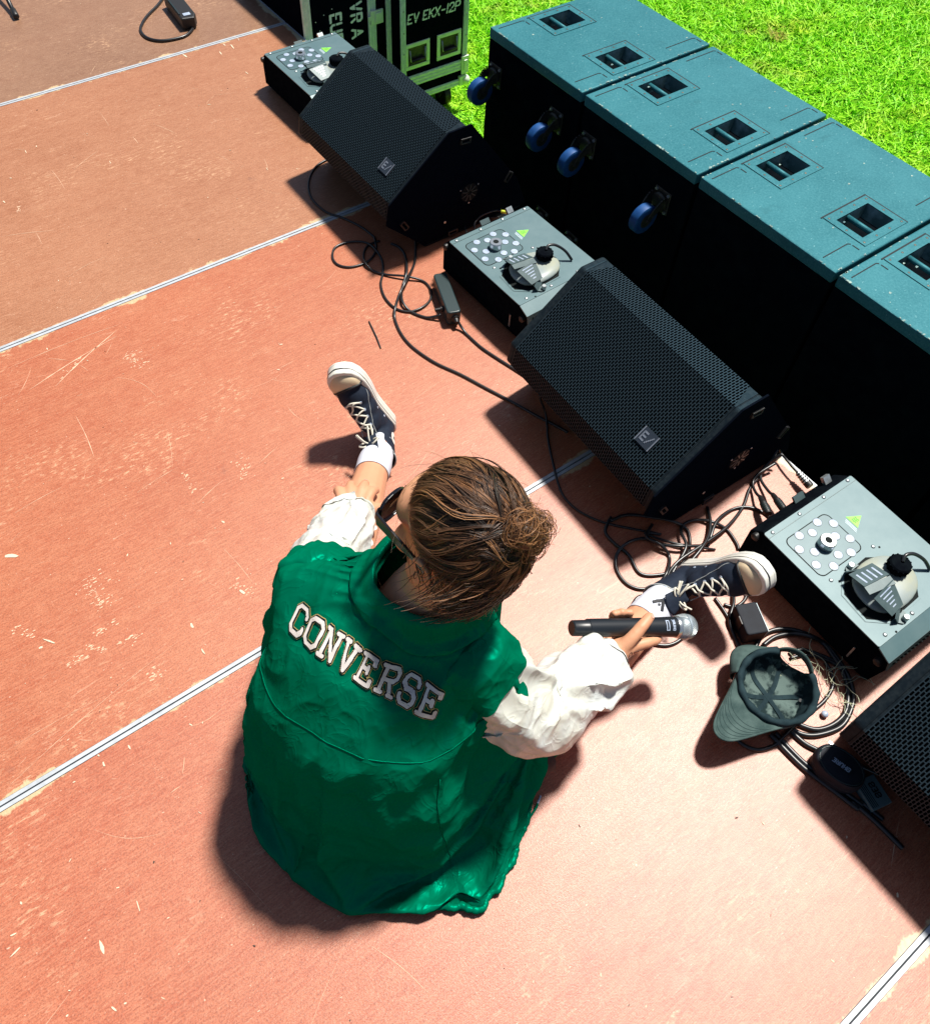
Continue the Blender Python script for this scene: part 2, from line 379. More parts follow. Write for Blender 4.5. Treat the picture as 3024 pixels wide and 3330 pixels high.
M['yellow'] = mat('yellow_sleeve', (.55, .62, .03), .5)
M['tattoo'] = mat('tattoo_ink', (.12, .055, .04), .6)
M['nail'] = mat('nail', (.66, .36, .27), .3)

# ------------------------------------------------------------------ letters: strokes -> fine quad sheet with bands
def _strokes(ch, serif=True):
    """block letters in a 0..1 x 0..1.35 box"""
    k = .22; H = 1.35
    oct_ = [(k,0),(1-k,0),(1,k),(1,H-k),(1-k,H),(k,H),(0,H-k),(0,k)]
    L = []
    def pl(*p): L.extend([(p[i], p[i+1]) for i in range(len(p)-1)])
    sr = .15
    if ch == 'O': pl(*oct_, oct_[0])
    elif ch == 'C': pl((1,.38),(1,k),(1-k,0),(k,0),(0,k),(0,H-k),(k,H),(1-k,H),(1,H-k),(1,H-.38))
    elif ch == 'N':
        pl((.12,0),(.12,H)); pl((.88,0),(.88,H)); pl((.12,H),(.88,0))
        if serif: pl((-.04,0),(.30,0)); pl((-.04,H),(.14,H)); pl((.70,H),(1.04,H))
    elif ch == 'V':
        pl((.08,H),(.5,0)); pl((.92,H),(.5,0))
        if serif: pl((-.06,H),(.28,H)); pl((.72,H),(1.06,H))
    elif ch == 'E':
        pl((.16,0),(.16,H)); pl((.16,0),(.92,0)); pl((.16,H),(.92,H)); pl((.16,H/2),(.62,H/2))
        if serif: pl((-.02,0),(.2,0)); pl((-.02,H),(.2,H)); pl((.92,0),(.92,.26)); pl((.92,H),(.92,H-.26)); pl((.62,H/2-.14),(.62,H/2+.14))
    elif ch == 'R':
        pl((.16,0),(.16,H)); pl((.16,H),(1-k,H),(.96,H-k),(.96,H/2+k-.04),(1-k,H/2),(.16,H/2)); pl((.55,H/2),(.90,0))
        if serif: pl((-.02,0),(.34,0)); pl((-.02,H),(.2,H)); pl((.78,0),(1.06,0))
    elif ch == 'P': pl((.12,0),(.12,H)); pl((.12,H),(.75,H),(.95,H-.2),(.95,H/2+.15),(.75,H/2-.05),(.12,H/2-.05))
    elif ch == 'S': pl((.96,H-.36),(.96,H-k),(1-k,H),(k,H),(.03,H-k),(.03,H/2+k-.02),(k,H/2+.02),(1-k,H/2-.02),(.97,H/2-k+.02),(.97,k),(1-k,0),(k,0),(.03,k),(.03,.36))
    elif ch == 'K': pl((.1,0),(.1,H)); pl((.1,H*.45),(.9,H)); pl((.35,H*.6),(.92,0))
    elif ch == 'X': pl((.05,0),(.95,H)); pl((.05,H),(.95,0))
    elif ch == '-': pl((.2,H*.5),(.8,H*.5))
    elif ch == '1': pl((.5,0),(.5,H))
    elif ch == '2': pl((.08,H-.35),(.1,H-.15),(.3,H),(.7,H),(.92,H-.2),(.9,H-.5),(.08,0),(.95,0))
    elif ch == 'U': pl((.08,H),(.08,.2),(.28,0),(.72,0),(.92,.2),(.92,H))
    elif ch == 'H': pl((.1,0),(.1,H)); pl((.9,0),(.9,H)); pl((.1,H/2),(.9,H/2))
    elif ch == 'A': pl((.03,0),(.5,H)); pl((.5,H),(.97,0)); pl((.22,.42),(.78,.42))
    elif ch == 'D': pl((.12,0),(.12,H)); pl((.12,H),(.65,H),(.92,H-.3),(.92,.3),(.65,0),(.12,0))
    elif ch == 'I': pl((.5,0),(.5,H))
    return L
def letter_cells(ch, bands, cell, serif=True, gap=None):
    """bands: [(half width, material index)] outermost first; returns cells [(x0,y0,x1,y1,m)] in letter units"""
    S_ = np.array(_strokes(ch, serif)); pad = bands[0][0] + cell
    xs = np.arange(-pad, 1 + pad, cell); ys = np.arange(-pad, 1.35 + pad, cell)
    X, Y = np.meshgrid(xs + cell/2, ys + cell/2)
    D = np.full(X.shape, 9.)
    for (a, b) in S_:
        ax, ay = a; dx, dy = b[0]-ax, b[1]-ay; l2 = dx*dx + dy*dy + 1e-9
        t = np.clip(((X-ax)*dx + (Y-ay)*dy) / l2, 0, 1)
        px, py = X-(ax+t*dx), Y-(ay+t*dy)
        if serif:  # square-ish ends
            n = math.sqrt(l2); ux, uy = dx/n, dy/n
            al = np.abs(px*ux + py*uy); pe = np.abs(-px*uy + py*ux); d = np.maximum(np.maximum(al, pe), (al + pe) * .74)
        else: d = np.hypot(px, py)
        D = np.minimum(D, d)
    out = []
    mi = np.full(D.shape, -1)
    for hw, m_ in bands: mi[D < hw] = m_
    if gap: mi[(np.abs(Y - gap) < .045)] = -1
    for j in range(len(ys)):
        i = 0
        while i < len(xs):
            if mi[j, i] >= 0:
                k = i
                lim = 6 if serif else 400
                while k + 1 < len(xs) and mi[j, k+1] == mi[j, i] and k - i < lim: k += 1
                out.append((xs[i], ys[j], xs[k] + cell, ys[j] + cell, mi[j, i])); i = k + 1
            else: i += 1
    return out
def text_mesh(mb, txt, fn, size, adv=1.25, bands=((.17, 0),), cell=.05, serif=False, gap=None, space=.6):
    """fn(u,v)->3D with u along baseline in metres"""
    x = 0; base_ = mb; mb.letters = getattr(mb, 'letters', [])
    for ch in txt:
        if ch == ' ': x += space; continue
        mb = MB(); base_.letters.append(mb)
        for (x0, y0, x1, y1, m_) in letter_cells(ch, bands, cell, serif, gap):
            mb.add([fn((x+x0)*size, y0*size), fn((x+x1)*size, y0*size), fn((x+x1)*size, y1*size), fn((x+x0)*size, y1*size)], [(0,1,2,3)], int(m_))
        x += adv * (.7 if ch in '1-I' else 1)

# ------------------------------------------------------------------ ground and stage
GZ = -.53
g = MB()
g.add([(-40,-40,GZ),(60,-40,GZ),(60,60,GZ),(-40,60,GZ)], [(0,1,2,3)])
ground = tag(g.build('ground', M['grass_soil']), kind='structure')

SEAM0 = -.1472 * 1.22; SP = 1.22
st = MB().box((-2.45, -2.6, -.32), (4.88, 8.4, .40))
stage = tag(st.build('stage', M['dark_void']), kind='structure')
dp = MB(); hw = SP/2 - .011
dp.prism([(-2.44, -hw), (-.004, -hw), (-.004, hw), (-2.44, hw)], lambda u, v, t: (u, v, t), -.06, 0.0)
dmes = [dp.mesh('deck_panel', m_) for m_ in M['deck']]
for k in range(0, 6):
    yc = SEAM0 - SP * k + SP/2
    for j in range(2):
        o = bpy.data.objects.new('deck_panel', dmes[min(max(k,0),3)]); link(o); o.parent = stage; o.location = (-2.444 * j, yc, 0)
fr = MB()
for s_ in (-1, 1): fr.box((-1.22, s_ * .0058, -.02), (2.44, .0084, .0420))
fme = fr.mesh('edge_strip', M['alu'])
for k in range(0, 5):
    for j in range(2):
        o = bpy.data.objects.new('edge_strip', fme); link(o); o.parent = stage; o.location = (-2.444*j, SEAM0 - SP*k, 0); o.rotation_euler = (0, 0, 0)
lip = MB().box((.0005, 0, -.045), (.008, 1.212, .09)).box((.014, 0, -.100), (.012, 1.21, .006))
lme = lip.mesh('lip_strip', M['alu'])
for k in range(0, 6):
    o = bpy.data.objects.new('lip_strip', lme); link(o); o.parent = stage; o.location = (.0005, SEAM0 - SP*k + SP/2, 0)

# ------------------------------------------------------------------ subwoofers
SX0, SX1, SZ = .394, 1.012, .261
def make_sub(y0, y1, label, casters, seed):
    rnd = random.Random(seed)
    yc = (y0 + y1) / 2; W = abs(y1 - y0); D = SX1 - SX0
    t = empty('subwoofer', (SX0, yc, GZ), 0, label, 'speaker', 'row of subwoofers below the stage')
    H = SZ - GZ
    # cabinet shell: four sides + bottom, top sheet with two openings
    b = MB()
    b.box((D/2, 0, H/2 - .02), (D, W, H - .04 - .0))
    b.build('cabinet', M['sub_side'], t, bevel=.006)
    # top lid with two handle openings (frame of quads) - local coords (x depth, y)
    hx0, hx1 = .185, .337
    holes = [(-.208, -.108), (.108, .208)]
    xs = [0, hx0, hx1, D]; ys = [-W/2, holes[0][0], holes[0][1], holes[1][0], holes[1][1], W/2]
    lid = bmesh.new()
    vt = {}
    for i, x in enumerate(xs):
        for j, y in enumerate(ys): vt[i, j] = lid.verts.new((x, y, H))
    for i in range(3):
        for j in range(5):
            if i == 1 and j in (1, 3): continue
            lid.faces.new((vt[i,j], vt[i+1,j], vt[i+1,j+1], vt[i,j+1]))
    r_ = bmesh.ops.extrude_face_region(lid, geom=lid.faces[:])
    bmesh.ops.translate(lid, verts=[e for e in r_['geom'] if isinstance(e, bmesh.types.BMVert)], vec=(0, 0, -.0395))
    bmesh.ops.recalc_face_normals(lid, faces=lid.faces)
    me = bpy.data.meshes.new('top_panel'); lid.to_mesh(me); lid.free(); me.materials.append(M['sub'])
    o = bpy.data.objects.new('top_panel', me); link(o); o.parent = t
    md = o.modifiers.new('b', 'BEVEL'); md.width = .0045; md.segments = 2; md.limit_method = 'ANGLE'
    # chipped edges: thin uneven slivers along the top edges
    ce = MB()
    for side in range(3):
        n = 46
        for i in range(n):
            if rnd.random() < .30 + .65*(noise.noise(Vector((i*.17, side*7.1, seed*3.3))) < .12): continue
            if side == 0: p = (.0035, -W/2 + W*(i+rnd.random())/n); dx, dy = .004 + .006*rnd.random()**2, .006 + .012*rnd.random()
            elif side == 1: p = (D*(i+rnd.random())/n, -W/2+.004); dx, dy = .006+.012*rnd.random(), .004 + .005*rnd.random()**2
            else: p = (D*(i+rnd.random())/n, W/2-.004); dx, dy = .006+.012*rnd.random(), .003 + .004*rnd.random()**2
            ce.add([(p[0]-dx/2, p[1]-dy/2*rnd.random(), H+.0006), (p[0]+dx/2*rnd.random(), p[1]-dy/2, H+.0006), (p[0]+dx/2, p[1]+dy/2*rnd.random(), H+.0006), (p[0]-dx/2*rnd.random(), p[1]+dy/2, H+.0006)], [(0,1,2,3)])
    for _ in range(16):
        p = (rnd.uniform(.02, D-.02), rnd.uniform(-W/2+.02, W/2-.02)); a = rnd.uniform(.0015, .005)
        ce.add([(p[0]-a, p[1]-a*.6, H+.0006), (p[0]+a*1.2, p[1]-a*.5, H+.0006), (p[0]+a*.8, p[1]+a, H+.0006), (p[0]-a*.7, p[1]+a*.5, H+.0006)], [(0,1,2,3)])
    tag(ce.build('chipped_paint', M['sub_edge'], t), kind='stuff')
    # handles
    for (ya, yb) in holes:
        ym = (ya + yb)/2; h = MB()
        x0, x1, y0_, y1_ = hx0-.022, hx1+.022, ya-.026, yb+.026
        # raised plate ring
        ring_o = [(x0,y0_),(x1,y0_),(x1,y1_),(x0,y1_)]; ring_i = [(hx0+.002,ya+.002),(hx1-.002,ya+.002),(hx1-.002,yb-.002),(hx0+.002,yb-.002)]
        for i in range(4):
            j = (i+1) % 4
            h.add([(*ring_o[i],H+.0025),(*ring_o[j],H+.0025),(*ring_i[j],H+.0025),(*ring_i[i],H+.0025)], [(0,1,2,3)])
            h.add([(*ring_o[i],H-.001),(*ring_o[j],H-.001),(*ring_o[j],H+.0025),(*ring_o[i],H+.0025)], [(0,1,2,3)])
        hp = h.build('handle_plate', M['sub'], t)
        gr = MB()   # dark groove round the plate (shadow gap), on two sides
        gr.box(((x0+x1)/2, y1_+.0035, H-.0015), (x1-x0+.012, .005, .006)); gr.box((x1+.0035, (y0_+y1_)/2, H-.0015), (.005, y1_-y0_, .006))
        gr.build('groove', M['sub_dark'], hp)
        cup = MB(); cd = .075
        ci = [(hx0+.002,ya+.002),(hx1-.002,ya+.002),(hx1-.002,yb-.002),(hx0+.002,yb-.002)]; cb = [(hx0+.018,ya+.012),(hx1-.03,ya+.012),(hx1-.03,yb-.012),(hx0+.018,yb-.012)]
        for i in range(4):
            j = (i+1) % 4
            cup.add([(*ci[i],H),(*ci[j],H),(*cb[j],H-cd),(*cb[i],H-cd)], [(3,2,1,0)])
        cup.add([(*p,H-cd) for p in cb], [(0,1,2,3)])
        cup.build('handle_cup', M['handle_cup'], hp)
        bar = MB().tube([(hx0+.062, ya-.004, H-.012), (hx0+.062, yb+.004, H-.012)], .0085, 12)
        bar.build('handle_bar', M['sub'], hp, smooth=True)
        sc = MB()
        for (sx_, sy_) in ((x0+.011,y0_+.012),(x1-.011,y0_+.012),(x1-.011,y1_-.012),(x0+.011,y1_-.012),(x0+.011,ym),(x1-.011,ym),((x0+x1)/2-.03,y0_+.012),((x0+x1)/2+.03,y0_+.012),((x0+x1)/2-.03,y1_-.012),((x0+x1)/2+.03,y1_-.012)):
            sc.lathe((sx_, sy_, H+.002), (0,0,1), [(0,.0042),(.0012,.0036),(.0016,.001)], 10)
        tag(sc.build('screws', M['caster'], hp), kind='stuff')
    # stacking notches near corners: recessed three-sided grooves
    for (nx0, nx1, sgn) in ((.022, .137, 1), (.022, .137, -1), (D-.165, D-.020, 1), (D-.165, D-.020, -1)):
        yo = sgn * (W/2 - .025); n = MB()
        ytop = (W/2 - .026) if sgn > 0 else -(W/2 - .026) + .036; ybot = ytop - .036
        n.box(((nx0+nx1)/2 - .004, ytop, H+.0002), (nx1-nx0-.008, .0034, .0016)); n.box((nx1, (ytop+ybot)/2 - .006, H+.0002), (.0034, .024, .0016))
        n.box((nx1-.004, ytop-.003, H+.0002), (.009, .0034, .0016), rot=Matrix.Rotation(R(-40), 3, 'Z'))
        n.build('corner_notch', M['sub_dark'], t)
    if casters:
        for cy, cz in ((W/2-.055, .10), (-W/2+.105, .10), (W/2-.055, -.33), (-W/2+.105, -.33)):
            c = empty('caster', (0, cy, cz - GZ)); c.parent = t; c.scale = (.94, .94, .94)
            pl = MB().box((-.0025, 0, 0), (.005, .074, .088)); pl.build('mounting_plate', M['caster'], c, bevel=.002)
            bl = MB()
            for sy_ in (-.028, .028):
                for sz_ in (-.035, .035): bl.cyl((-.005, sy_, sz_), (-.010, sy_, sz_), .006, n=6)
            tag(bl.build('bolts', M['steel'], c), kind='stuff')
            wy, wz, wx = .012, -.045, -.078   # wheel hangs down and trails
            fk = MB()
            for s_ in (-1, 1):
                pts = catmull([(-.006, s_*.028, .006), (-.028, s_*.030, .012), (-.055, s_*.027, -.010), (wx, s_*.024, wz)], 5)
                for i in range(len(pts)-1):
                    a, b2 = pts[i], pts[i+1]; w1 = .026 - .018*i/len(pts); w2 = .026 - .018*(i+1)/len(pts)
                    d = (b2 - a).normalized(); u = Vector((-d.z, 0, d.x)); nn = Vector((0, .002*s_, 0))
                    fk.add([a-u*w1-nn, b2-u*w2-nn, b2+u*w2-nn, a+u*w1-nn, a-u*w1+nn, b2-u*w2+nn, b2+u*w2+nn, a+u*w1+nn], [(0,1,2,3),(7,6,5,4),(0,4,5,1),(3,2,6,7)])
            fk.lathe((-.005,0,0), (-1,0,0), [(0,.030),(.010,.034),(.016,.030)], 20)
            fk.cyl((wx, -.030, wz), (wx, .030, wz), .006, n=10)
            fk.build('fork', M['caster'], c, smooth=40)
            wh = MB().lathe((wx, -.019, wz), (0,1,0), [(0,.030),(0,.047),(.003,.0525),(.008,.054),(.030,.054),(.035,.0525),(.038,.047),(.038,.030)], 36)
            w_ = wh.build('wheel', M['blue'], c, smooth=40)
            hb = MB().lathe((wx, -.021, wz), (0,1,0), [(0,.012),(.002,.028),(.040,.028),(.042,.012)], 24); hb.build('hub', M['caster'], w_, smooth=40)
    return t
make_sub(-1.061, -1.577, 'black subwoofer farthest from the camera with two blue wheels beside the grass', True, 1)
make_sub(-1.594, -2.120, 'black subwoofer second from the far end, with two blue wheels and chipped corners', True, 2)
make_sub(-2.135, -2.655, 'black subwoofer third from the far end, without visible wheels, both handles in view', False, 3)
make_sub(-3.205, -3.730, 'black subwoofer nearest the camera, almost hidden beyond the nearest fog machine', False, 5)
make_sub(-2.667, -3.190, 'black subwoofer at the right edge of the picture, only partly in view', False, 4)

# ------------------------------------------------------------------ flight cases on the grass
def trim_bar(mb, x0, x1, z0, z1, y, th=.006, ridges=3, vertical=True):
    mb.box(((x0+x1)/2, y - th/2, (z0+z1)/2), (x1-x0, th, z1-z0))
    for i in range(ridges):
        if vertical:
            xx = x0 + (x1-x0)*(i+.5)/ridges; mb.box((xx, y - th - .0012, (z0+z1)/2), ((x1-x0)/ridges*.45, .0028, z1-z0-.002))
        else:
            zz = z0 + (z1-z0)*(i+.5)/ridges; mb.box(((x0+x1)/2, y - th - .0012, zz), (x1-x0-.002, .0028, (z1-z0)/ridges*.45))
def case_common(t, W, Hh, D):
    b = MB().box((W/2, D/2, .13 + Hh/2), (W, D, Hh)); b.build('body', M['black_case'], t, bevel=.003)
    for (cx, cy) in ((.07, .07), (W-.07, .07), (.07, D-.07), (W-.07, D-.07)):
        c = empty('caster', (cx, cy, .13)); c.parent = t
        MB().box((0, 0, -.004), (.09, .09, .008)).build('mounting_plate', M['caster'], c)
        f = MB()
        for s_ in (-1, 1): f.prism([(-.03,-.01),(.03,-.01),(.022,-.075),(.0,-.085)], lambda u, v, q: (q, u, v), s_*.026-.002, s_*.026+.002)
        f.build('fork', M['caster'], c)
        w_ = MB().lathe((-.02, .015, -.078), (1,0,0), [(0,.02),(0,.046),(.004,.052),(.036,.052),(.04,.046),(.04,.02)], 28).build('wheel', M['rubber'], c, smooth=40)
# right case (face at y=-.40): x .43..795
W, Hh, D = .365, .60, .55
t = empty('flight_case', (.430, -.40, GZ), 0, 'black flight case with white stencil lettering and two sunk handles', 'flight case', 'flight cases on the grass')
case_common(t, W, Hh, D)
z0 = .13
m_ = MB(); trim_bar(m_, 0, .026, z0+.03, z0+Hh, 0); m_.build('edge_trim', M['alu_case'], t)
m_ = MB(); trim_bar(m_, W-.026, W, z0+.03, z0+Hh, 0); m_.build('edge_trim', M['alu_case'], t)
m_ = MB(); trim_bar(m_, .0262, W-.0262, z0+.075, z0+.125, 0, vertical=False); m_.build('lid_trim', M['alu_case'], t)
m_ = MB(); trim_bar(m_, .001, W-.001, z0, z0+.03, 0, vertical=False, ridges=2); m_.build('base_trim', M['alu_case'], t)
m_ = MB(); m_.sphere((W-.004, -.004, z0+.018), .024, 14, 10); m_.box((W-.022,-.006,z0+.022),(.040,.016,.046)); m_.build('corner_ball', M['steel_case'], t, smooth=40, bevel=.002)
m_ = MB(); m_.box((W-.014, -.0105, z0+.100), (.040, .008, .085)); m_.box((W-.014, -.016, z0+.100), (.018, .006, .05)); m_.build('latch', M['steel_case'], t, bevel=.0015)
rv = MB()
for zz in np.arange(z0+.05, z0+Hh, .095):
    for xx in (.013, W-.013): rv.lathe((xx, -.009, zz), (0,-1,0), [(0,.004),(.0015,.003),(.002,.001)], 8)
tag(rv.build('rivets', M['steel'], t), kind='stuff')
for hx in (.020, .194):
    hz = -.243 - GZ; p = MB(); w_, h_ = .134, .120
    p.box((hx+w_/2, -.003, hz+.009), (w_, .006, .018)); p.box((hx+w_/2, -.003, hz+h_-.009), (w_, .006, .018)); p.box((hx+.009, -.003, hz+h_/2), (.018, .006, h_-.037)); p.box((hx+w_-.009, -.003, hz+h_/2), (.018, .006, h_-.037))
    hp = p.build('handle_dish', M['steel_case'], t, bevel=.002)
    q = MB()
    a = [(hx+.018,hz+.018),(hx+w_-.018,hz+.018),(hx+w_-.018,hz+h_-.018),(hx+.018,hz+h_-.018)]; b_ = [(hx+.026,hz+.03),(hx+w_-.026,hz+.03),(hx+w_-.026,hz+h_-.03),(hx+.026,hz+h_-.03)]
    for i in range(4):
        j = (i+1)%4; q.add([(a[i][0],-.0045,a[i][1]),(a[j][0],-.0045,a[j][1]),(b_[j][0],-.0008,b_[j][1]),(b_[i][0],-.0008,b_[i][1])], [(0,1,2,3)])
    q.add([(u, -.0008, v) for u, v in b_], [(0,1,2,3)]); q.build('dish', M['caster'], hp)  # dark steel tone stands in for the shade inside the recess
    MB().tube([(hx+.030,-.010,hz+.040),(hx+w_-.030,-.010,hz+.040)], .0085, 10).build('grip', M['rubber'], hp, smooth=True)
    MB().tube([(hx+.026,-.006,hz+h_-.03),(hx+.028,-.012,hz+.042),(hx+w_-.028,-.012,hz+.042),(hx+w_-.026,-.006,hz+h_-.03)], .0032, 8).build('bail', M['steel'], hp, smooth=True)
tx = MB(); text_mesh(tx, 'EV EKX-12P', lambda u, v: (.034 + u + v*.16, -.0018, -.033 - .006*u - GZ + v), .0275, adv=1.16, bands=((.125, 0),), cell=.05, gap=.42)
[l_.build('letter', M['paint_white'], t) for l_ in tx.letters]

# left case (face at y=-.33): x 0..425
W, Hh, D = .422, .62, .6
t = empty('flight_case', (.004, -.33, GZ), 0, 'black flight case with vertical white lettering beside the stage lip', 'flight case', 'flight cases on the grass')
case_common(t, W, Hh, D)
for (xa, xb) in ((0, .038), (.308, .346), (.398, .422)):
    m_ = MB(); trim_bar(m_, xa, xb, z0, z0+Hh, 0); m_.build('edge_trim', M['alu_case'], t)
m_ = MB(); m_.box((.346, -.0125, .535), (.062, .007, .060)); m_.box((.352, -.018, .535), (.034, .006, .040)); m_.box((.312, -.0125, .535), (.02, .006, .02)); m_.build('latch', M['steel_case'], t, bevel=.0015)
tx = MB()
text_mesh(tx, 'VR A', lambda u, v: (.228 + v, -.0018, .615 - u), .037, adv=1.2, bands=((.14, 0),), cell=.05, gap=.62)
text_mesh(tx, 'EUR', lambda u, v: (.128 + v, -.0018, .595 - u), .037, adv=1.2, bands=((.14, 0),), cell=.05, gap=.62)
[l_.build('letter', M['paint_white'], t) for l_ in tx.letters]
sd = MB()
for (xx, zz) in ((.10,.60),(.14,.615),(.226,.66),(.06,.58),(.075,.54)): sd.add([(xx-.002,-.001,zz-.002),(xx+.002,-.001,zz-.002),(xx+.0015,-.001,zz+.002),(xx-.002,-.001,zz+.0015)], [(0,1,2,3)])
tag(sd.build('paint_specks', M['paint_white'], t), kind='stuff')

# ------------------------------------------------------------------ speaker wedges
PROF = [(-.0203,.3767),(.0513,.3776),(.2448,.1222),(.2876,.0),(-.1039,.0),(-.2341,.1499),(-.2253,.2107)]  # P1 P2 P3 P3b P4 P5 P6
LEN = .571
def inset(poly, d):
    n = len(poly); out = []
    for i in range(n):
        p0, p1, p2 = Vector(poly[i-1]), Vector(poly[i]), Vector(poly[(i+1)%n])
        e1 = (p1-p0).normalized(); e2 = (p2-p1).normalized(); n1 = Vector((e1.y,-e1.x)); n2 = Vector((e2.y,-e2.x))
        k = n1 + n2; k = k / max(k.length_squared, .2) * 2
        out.append(tuple(p1 + k * d))
    return out
def make_wedge(x, y, rz, label):
    t = empty('speaker_wedge', (x, y, 0), R(rz), label, 'speaker', 'stage monitor wedges')
    cab = [(u, max(v, .001)) for u, v in inset(PROF, .004)]
    MB().prism(cab, lambda u, v, q: (u, q, v), .006, LEN-.006).build('cabinet', M['cabinet'], t, bevel=.003)
    for (a, b) in ((0, .024), (LEN-.024, LEN)):
        MB().prism([(u, max(v, .0)) for u, v in PROF], lambda u, v, q: (u, q, v), a, b).build('end_cap', M['cap_edge'], t, bevel=.007, seg=3)
    # grille: facets P5-P6, P6-P1, P1-P2 sitting proud of cabinet
    prof = [(-.2341,.1499),(-.2253,.2107),(-.0203,.3767),(.0513,.3776)]
    lo = (Vector(PROF[4]) * .28 + Vector(PROF[5]) * .72)
    prof = [tuple(lo)] + prof[0:]
    g_ = bmesh.new(); uvl = g_.loops.layers.uv.new('UVMap')
    acc = 0; a0, a1 = .026, LEN-.026
    # rounded profile
    pts = []
    for i, p in enumerate(prof):
        pts.append(Vector(p))
    arc = [0]
    for i in range(1, len(pts)): arc.append(arc[-1] + (pts[i]-pts[i-1]).length)
    for i in range(len(pts)-1):
        n = Vector((pts[i+1].y-pts[i].y, -(pts[i+1].x-pts[i].x))).normalized(); off = -n * -.0 
        c0, c1 = (.010, .0) if i == 0 else ((.0, .022) if i == len(pts)-2 else (0, 0))
        quad = [(pts[i], a0+c0, arc[i]), (pts[i+1], a0+c1, arc[i+1]), (pts[i+1], a1-c1, arc[i+1]), (pts[i], a1-c0, arc[i])]
        vs_ = [g_.verts.new((p.x, yy, p.y)) for p, yy, s_ in quad]
        f = g_.faces.new(vs_)
        for lp, (p, yy, s_) in zip(f.loops, quad): lp[uvl].uv = (yy, s_)
    me = bpy.data.meshes.new('grille'); bmesh.ops.recalc_face_normals(g_, faces=g_.faces); g_.to_mesh(me); g_.free(); me.materials.append(M['grille'])
    o = bpy.data.objects.new('grille', me); link(o); o.parent = t
    fr = MB().prism([(p[0], p[1]) for p in prof] + [(.03,.30),(-.16,.12)], lambda u, v, q: (u*.998, q, v*.998-.0008), .022, LEN-.022); fr.build('grille_frame', M['cap_edge'], t)
    # badge on front facet
    ax = (Vector(PROF[0]) - Vector(PROF[6])).normalized(); nn = Vector((-ax.y, ax.x))
    def fp(s, yy, h): 
        p = Vector(PROF[6]) + ax * s + nn * h; return (p.x, yy, p.y)
    bc, by = .075, .115
    bd = MB()
    def bx(s0, s1, y0_, y1_, h0, h1, m=0):
        vs_ = [fp(s, yy, h) for h in (h0, h1) for (s, yy) in ((s0,y0_),(s1,y0_),(s1,y1_),(s0,y1_))]
        bd.add(vs_, [(0,3,2,1),(4,5,6,7),(0,1,5,4),(1,2,6,5),(2,3,7,6),(3,0,4,7)], m)
    bx(bc-.021, bc+.021, by-.021, by+.021, .0005, .004)
    bx(bc-.021, bc+.021, by-.023, by-.0205, .0005, .006, 1); bx(bc-.021, bc+.021, by+.0205, by+.023, .0005, .006, 1)
    for s_ in (-.010, .0, .010): bx(bc+s_-.0022, bc+s_+.0022, by+.003, by+.015, .004, .0052, 1)
    bx(bc-.012, bc+.012, by+.0135, by+.0165, .004, .0052, 1)
    for k in range(6): bx(bc-.012+k*.004, bc-.008+k*.004, by-.004-k*.0022, by-.001-k*.0022, .004, .0052, 1)
    bd.build('badge', [M['badge'], M['badge_light']], t)
    MB().prism([(u, max(v, .012)) for u, v in inset(PROF, -.012)], lambda u, v, q: (u, q, v), -.0010, .004).build('end_panel', M['cabinet'], t)
    # near end: feet, pole socket
    def endp(u, v, h=0): return (u, -h, v)
    for (u, v, ang) in ((.035, .345, -5), (.215, .150, 55), (.0, .020, 0), (-.185, .125, -60)):
        ca, sa = math.cos(R(ang)), math.sin(R(ang)); f = MB()
        for (du, dv, wu, wv) in ((0,.007,.038,.005),(0,-.007,.038,.005),(.0165,0,.005,.0185),(-.0165,0,.005,.0185)):
            f.box((u + du*ca - dv*sa, -.003, v + du*sa + dv*ca), (wu, .008, wv), rot=Matrix.Rotation(-R(ang), 3, 'Y'))
        f.build('rubber_foot', M['rubber'], t, bevel=.001)
    MB().lathe((.06, -.0014, .150), (0,-1,0), [(0,.045),(.0012,.044),(.0016,.034)], 36).build('pole_socket', M['cabinet'], t, smooth=40)
    MB().lathe((.06, -.0030, .150), (0,-1,0), [(0,.0325),(.0006,.0325)], 30).build('socket_hole', M['hole'], t)
    rb = MB()
    for k in range(9):
        a = R(40*k); rb.box((.06+.019*math.cos(a), -.0042, .150+.019*math.sin(a)), (.022, .0016, .0032), rot=Matrix.Rotation(-a, 3, 'Y'))
    tag(rb.build('socket_ribs', M['adapter'], t), kind='stuff')
    sc = MB()
    for a in (30, 150, 270): sc.lathe((.06+.039*math.cos(R(a)), -.0022, .15+.039*math.sin(R(a))), (0,-1,0), [(0,.0032),(.0014,.0026)], 8)
    sc.lathe((-.03,-.0005,.07),(0,-1,0),[(0,.005),(.001,.004)],10); tag(sc.build('screws', M['steel'], t), kind='stuff')
    return t
make_wedge(-.216, -1.692, -.34, 'black speaker wedge at the far end, beside the first fog machine')
make_wedge(-.282, -2.905, -1.74, 'black speaker wedge in the middle, right behind the seated person')
make_wedge(-.330, -4.063, 0, 'black speaker wedge cut off at the right edge, beside the zip case')

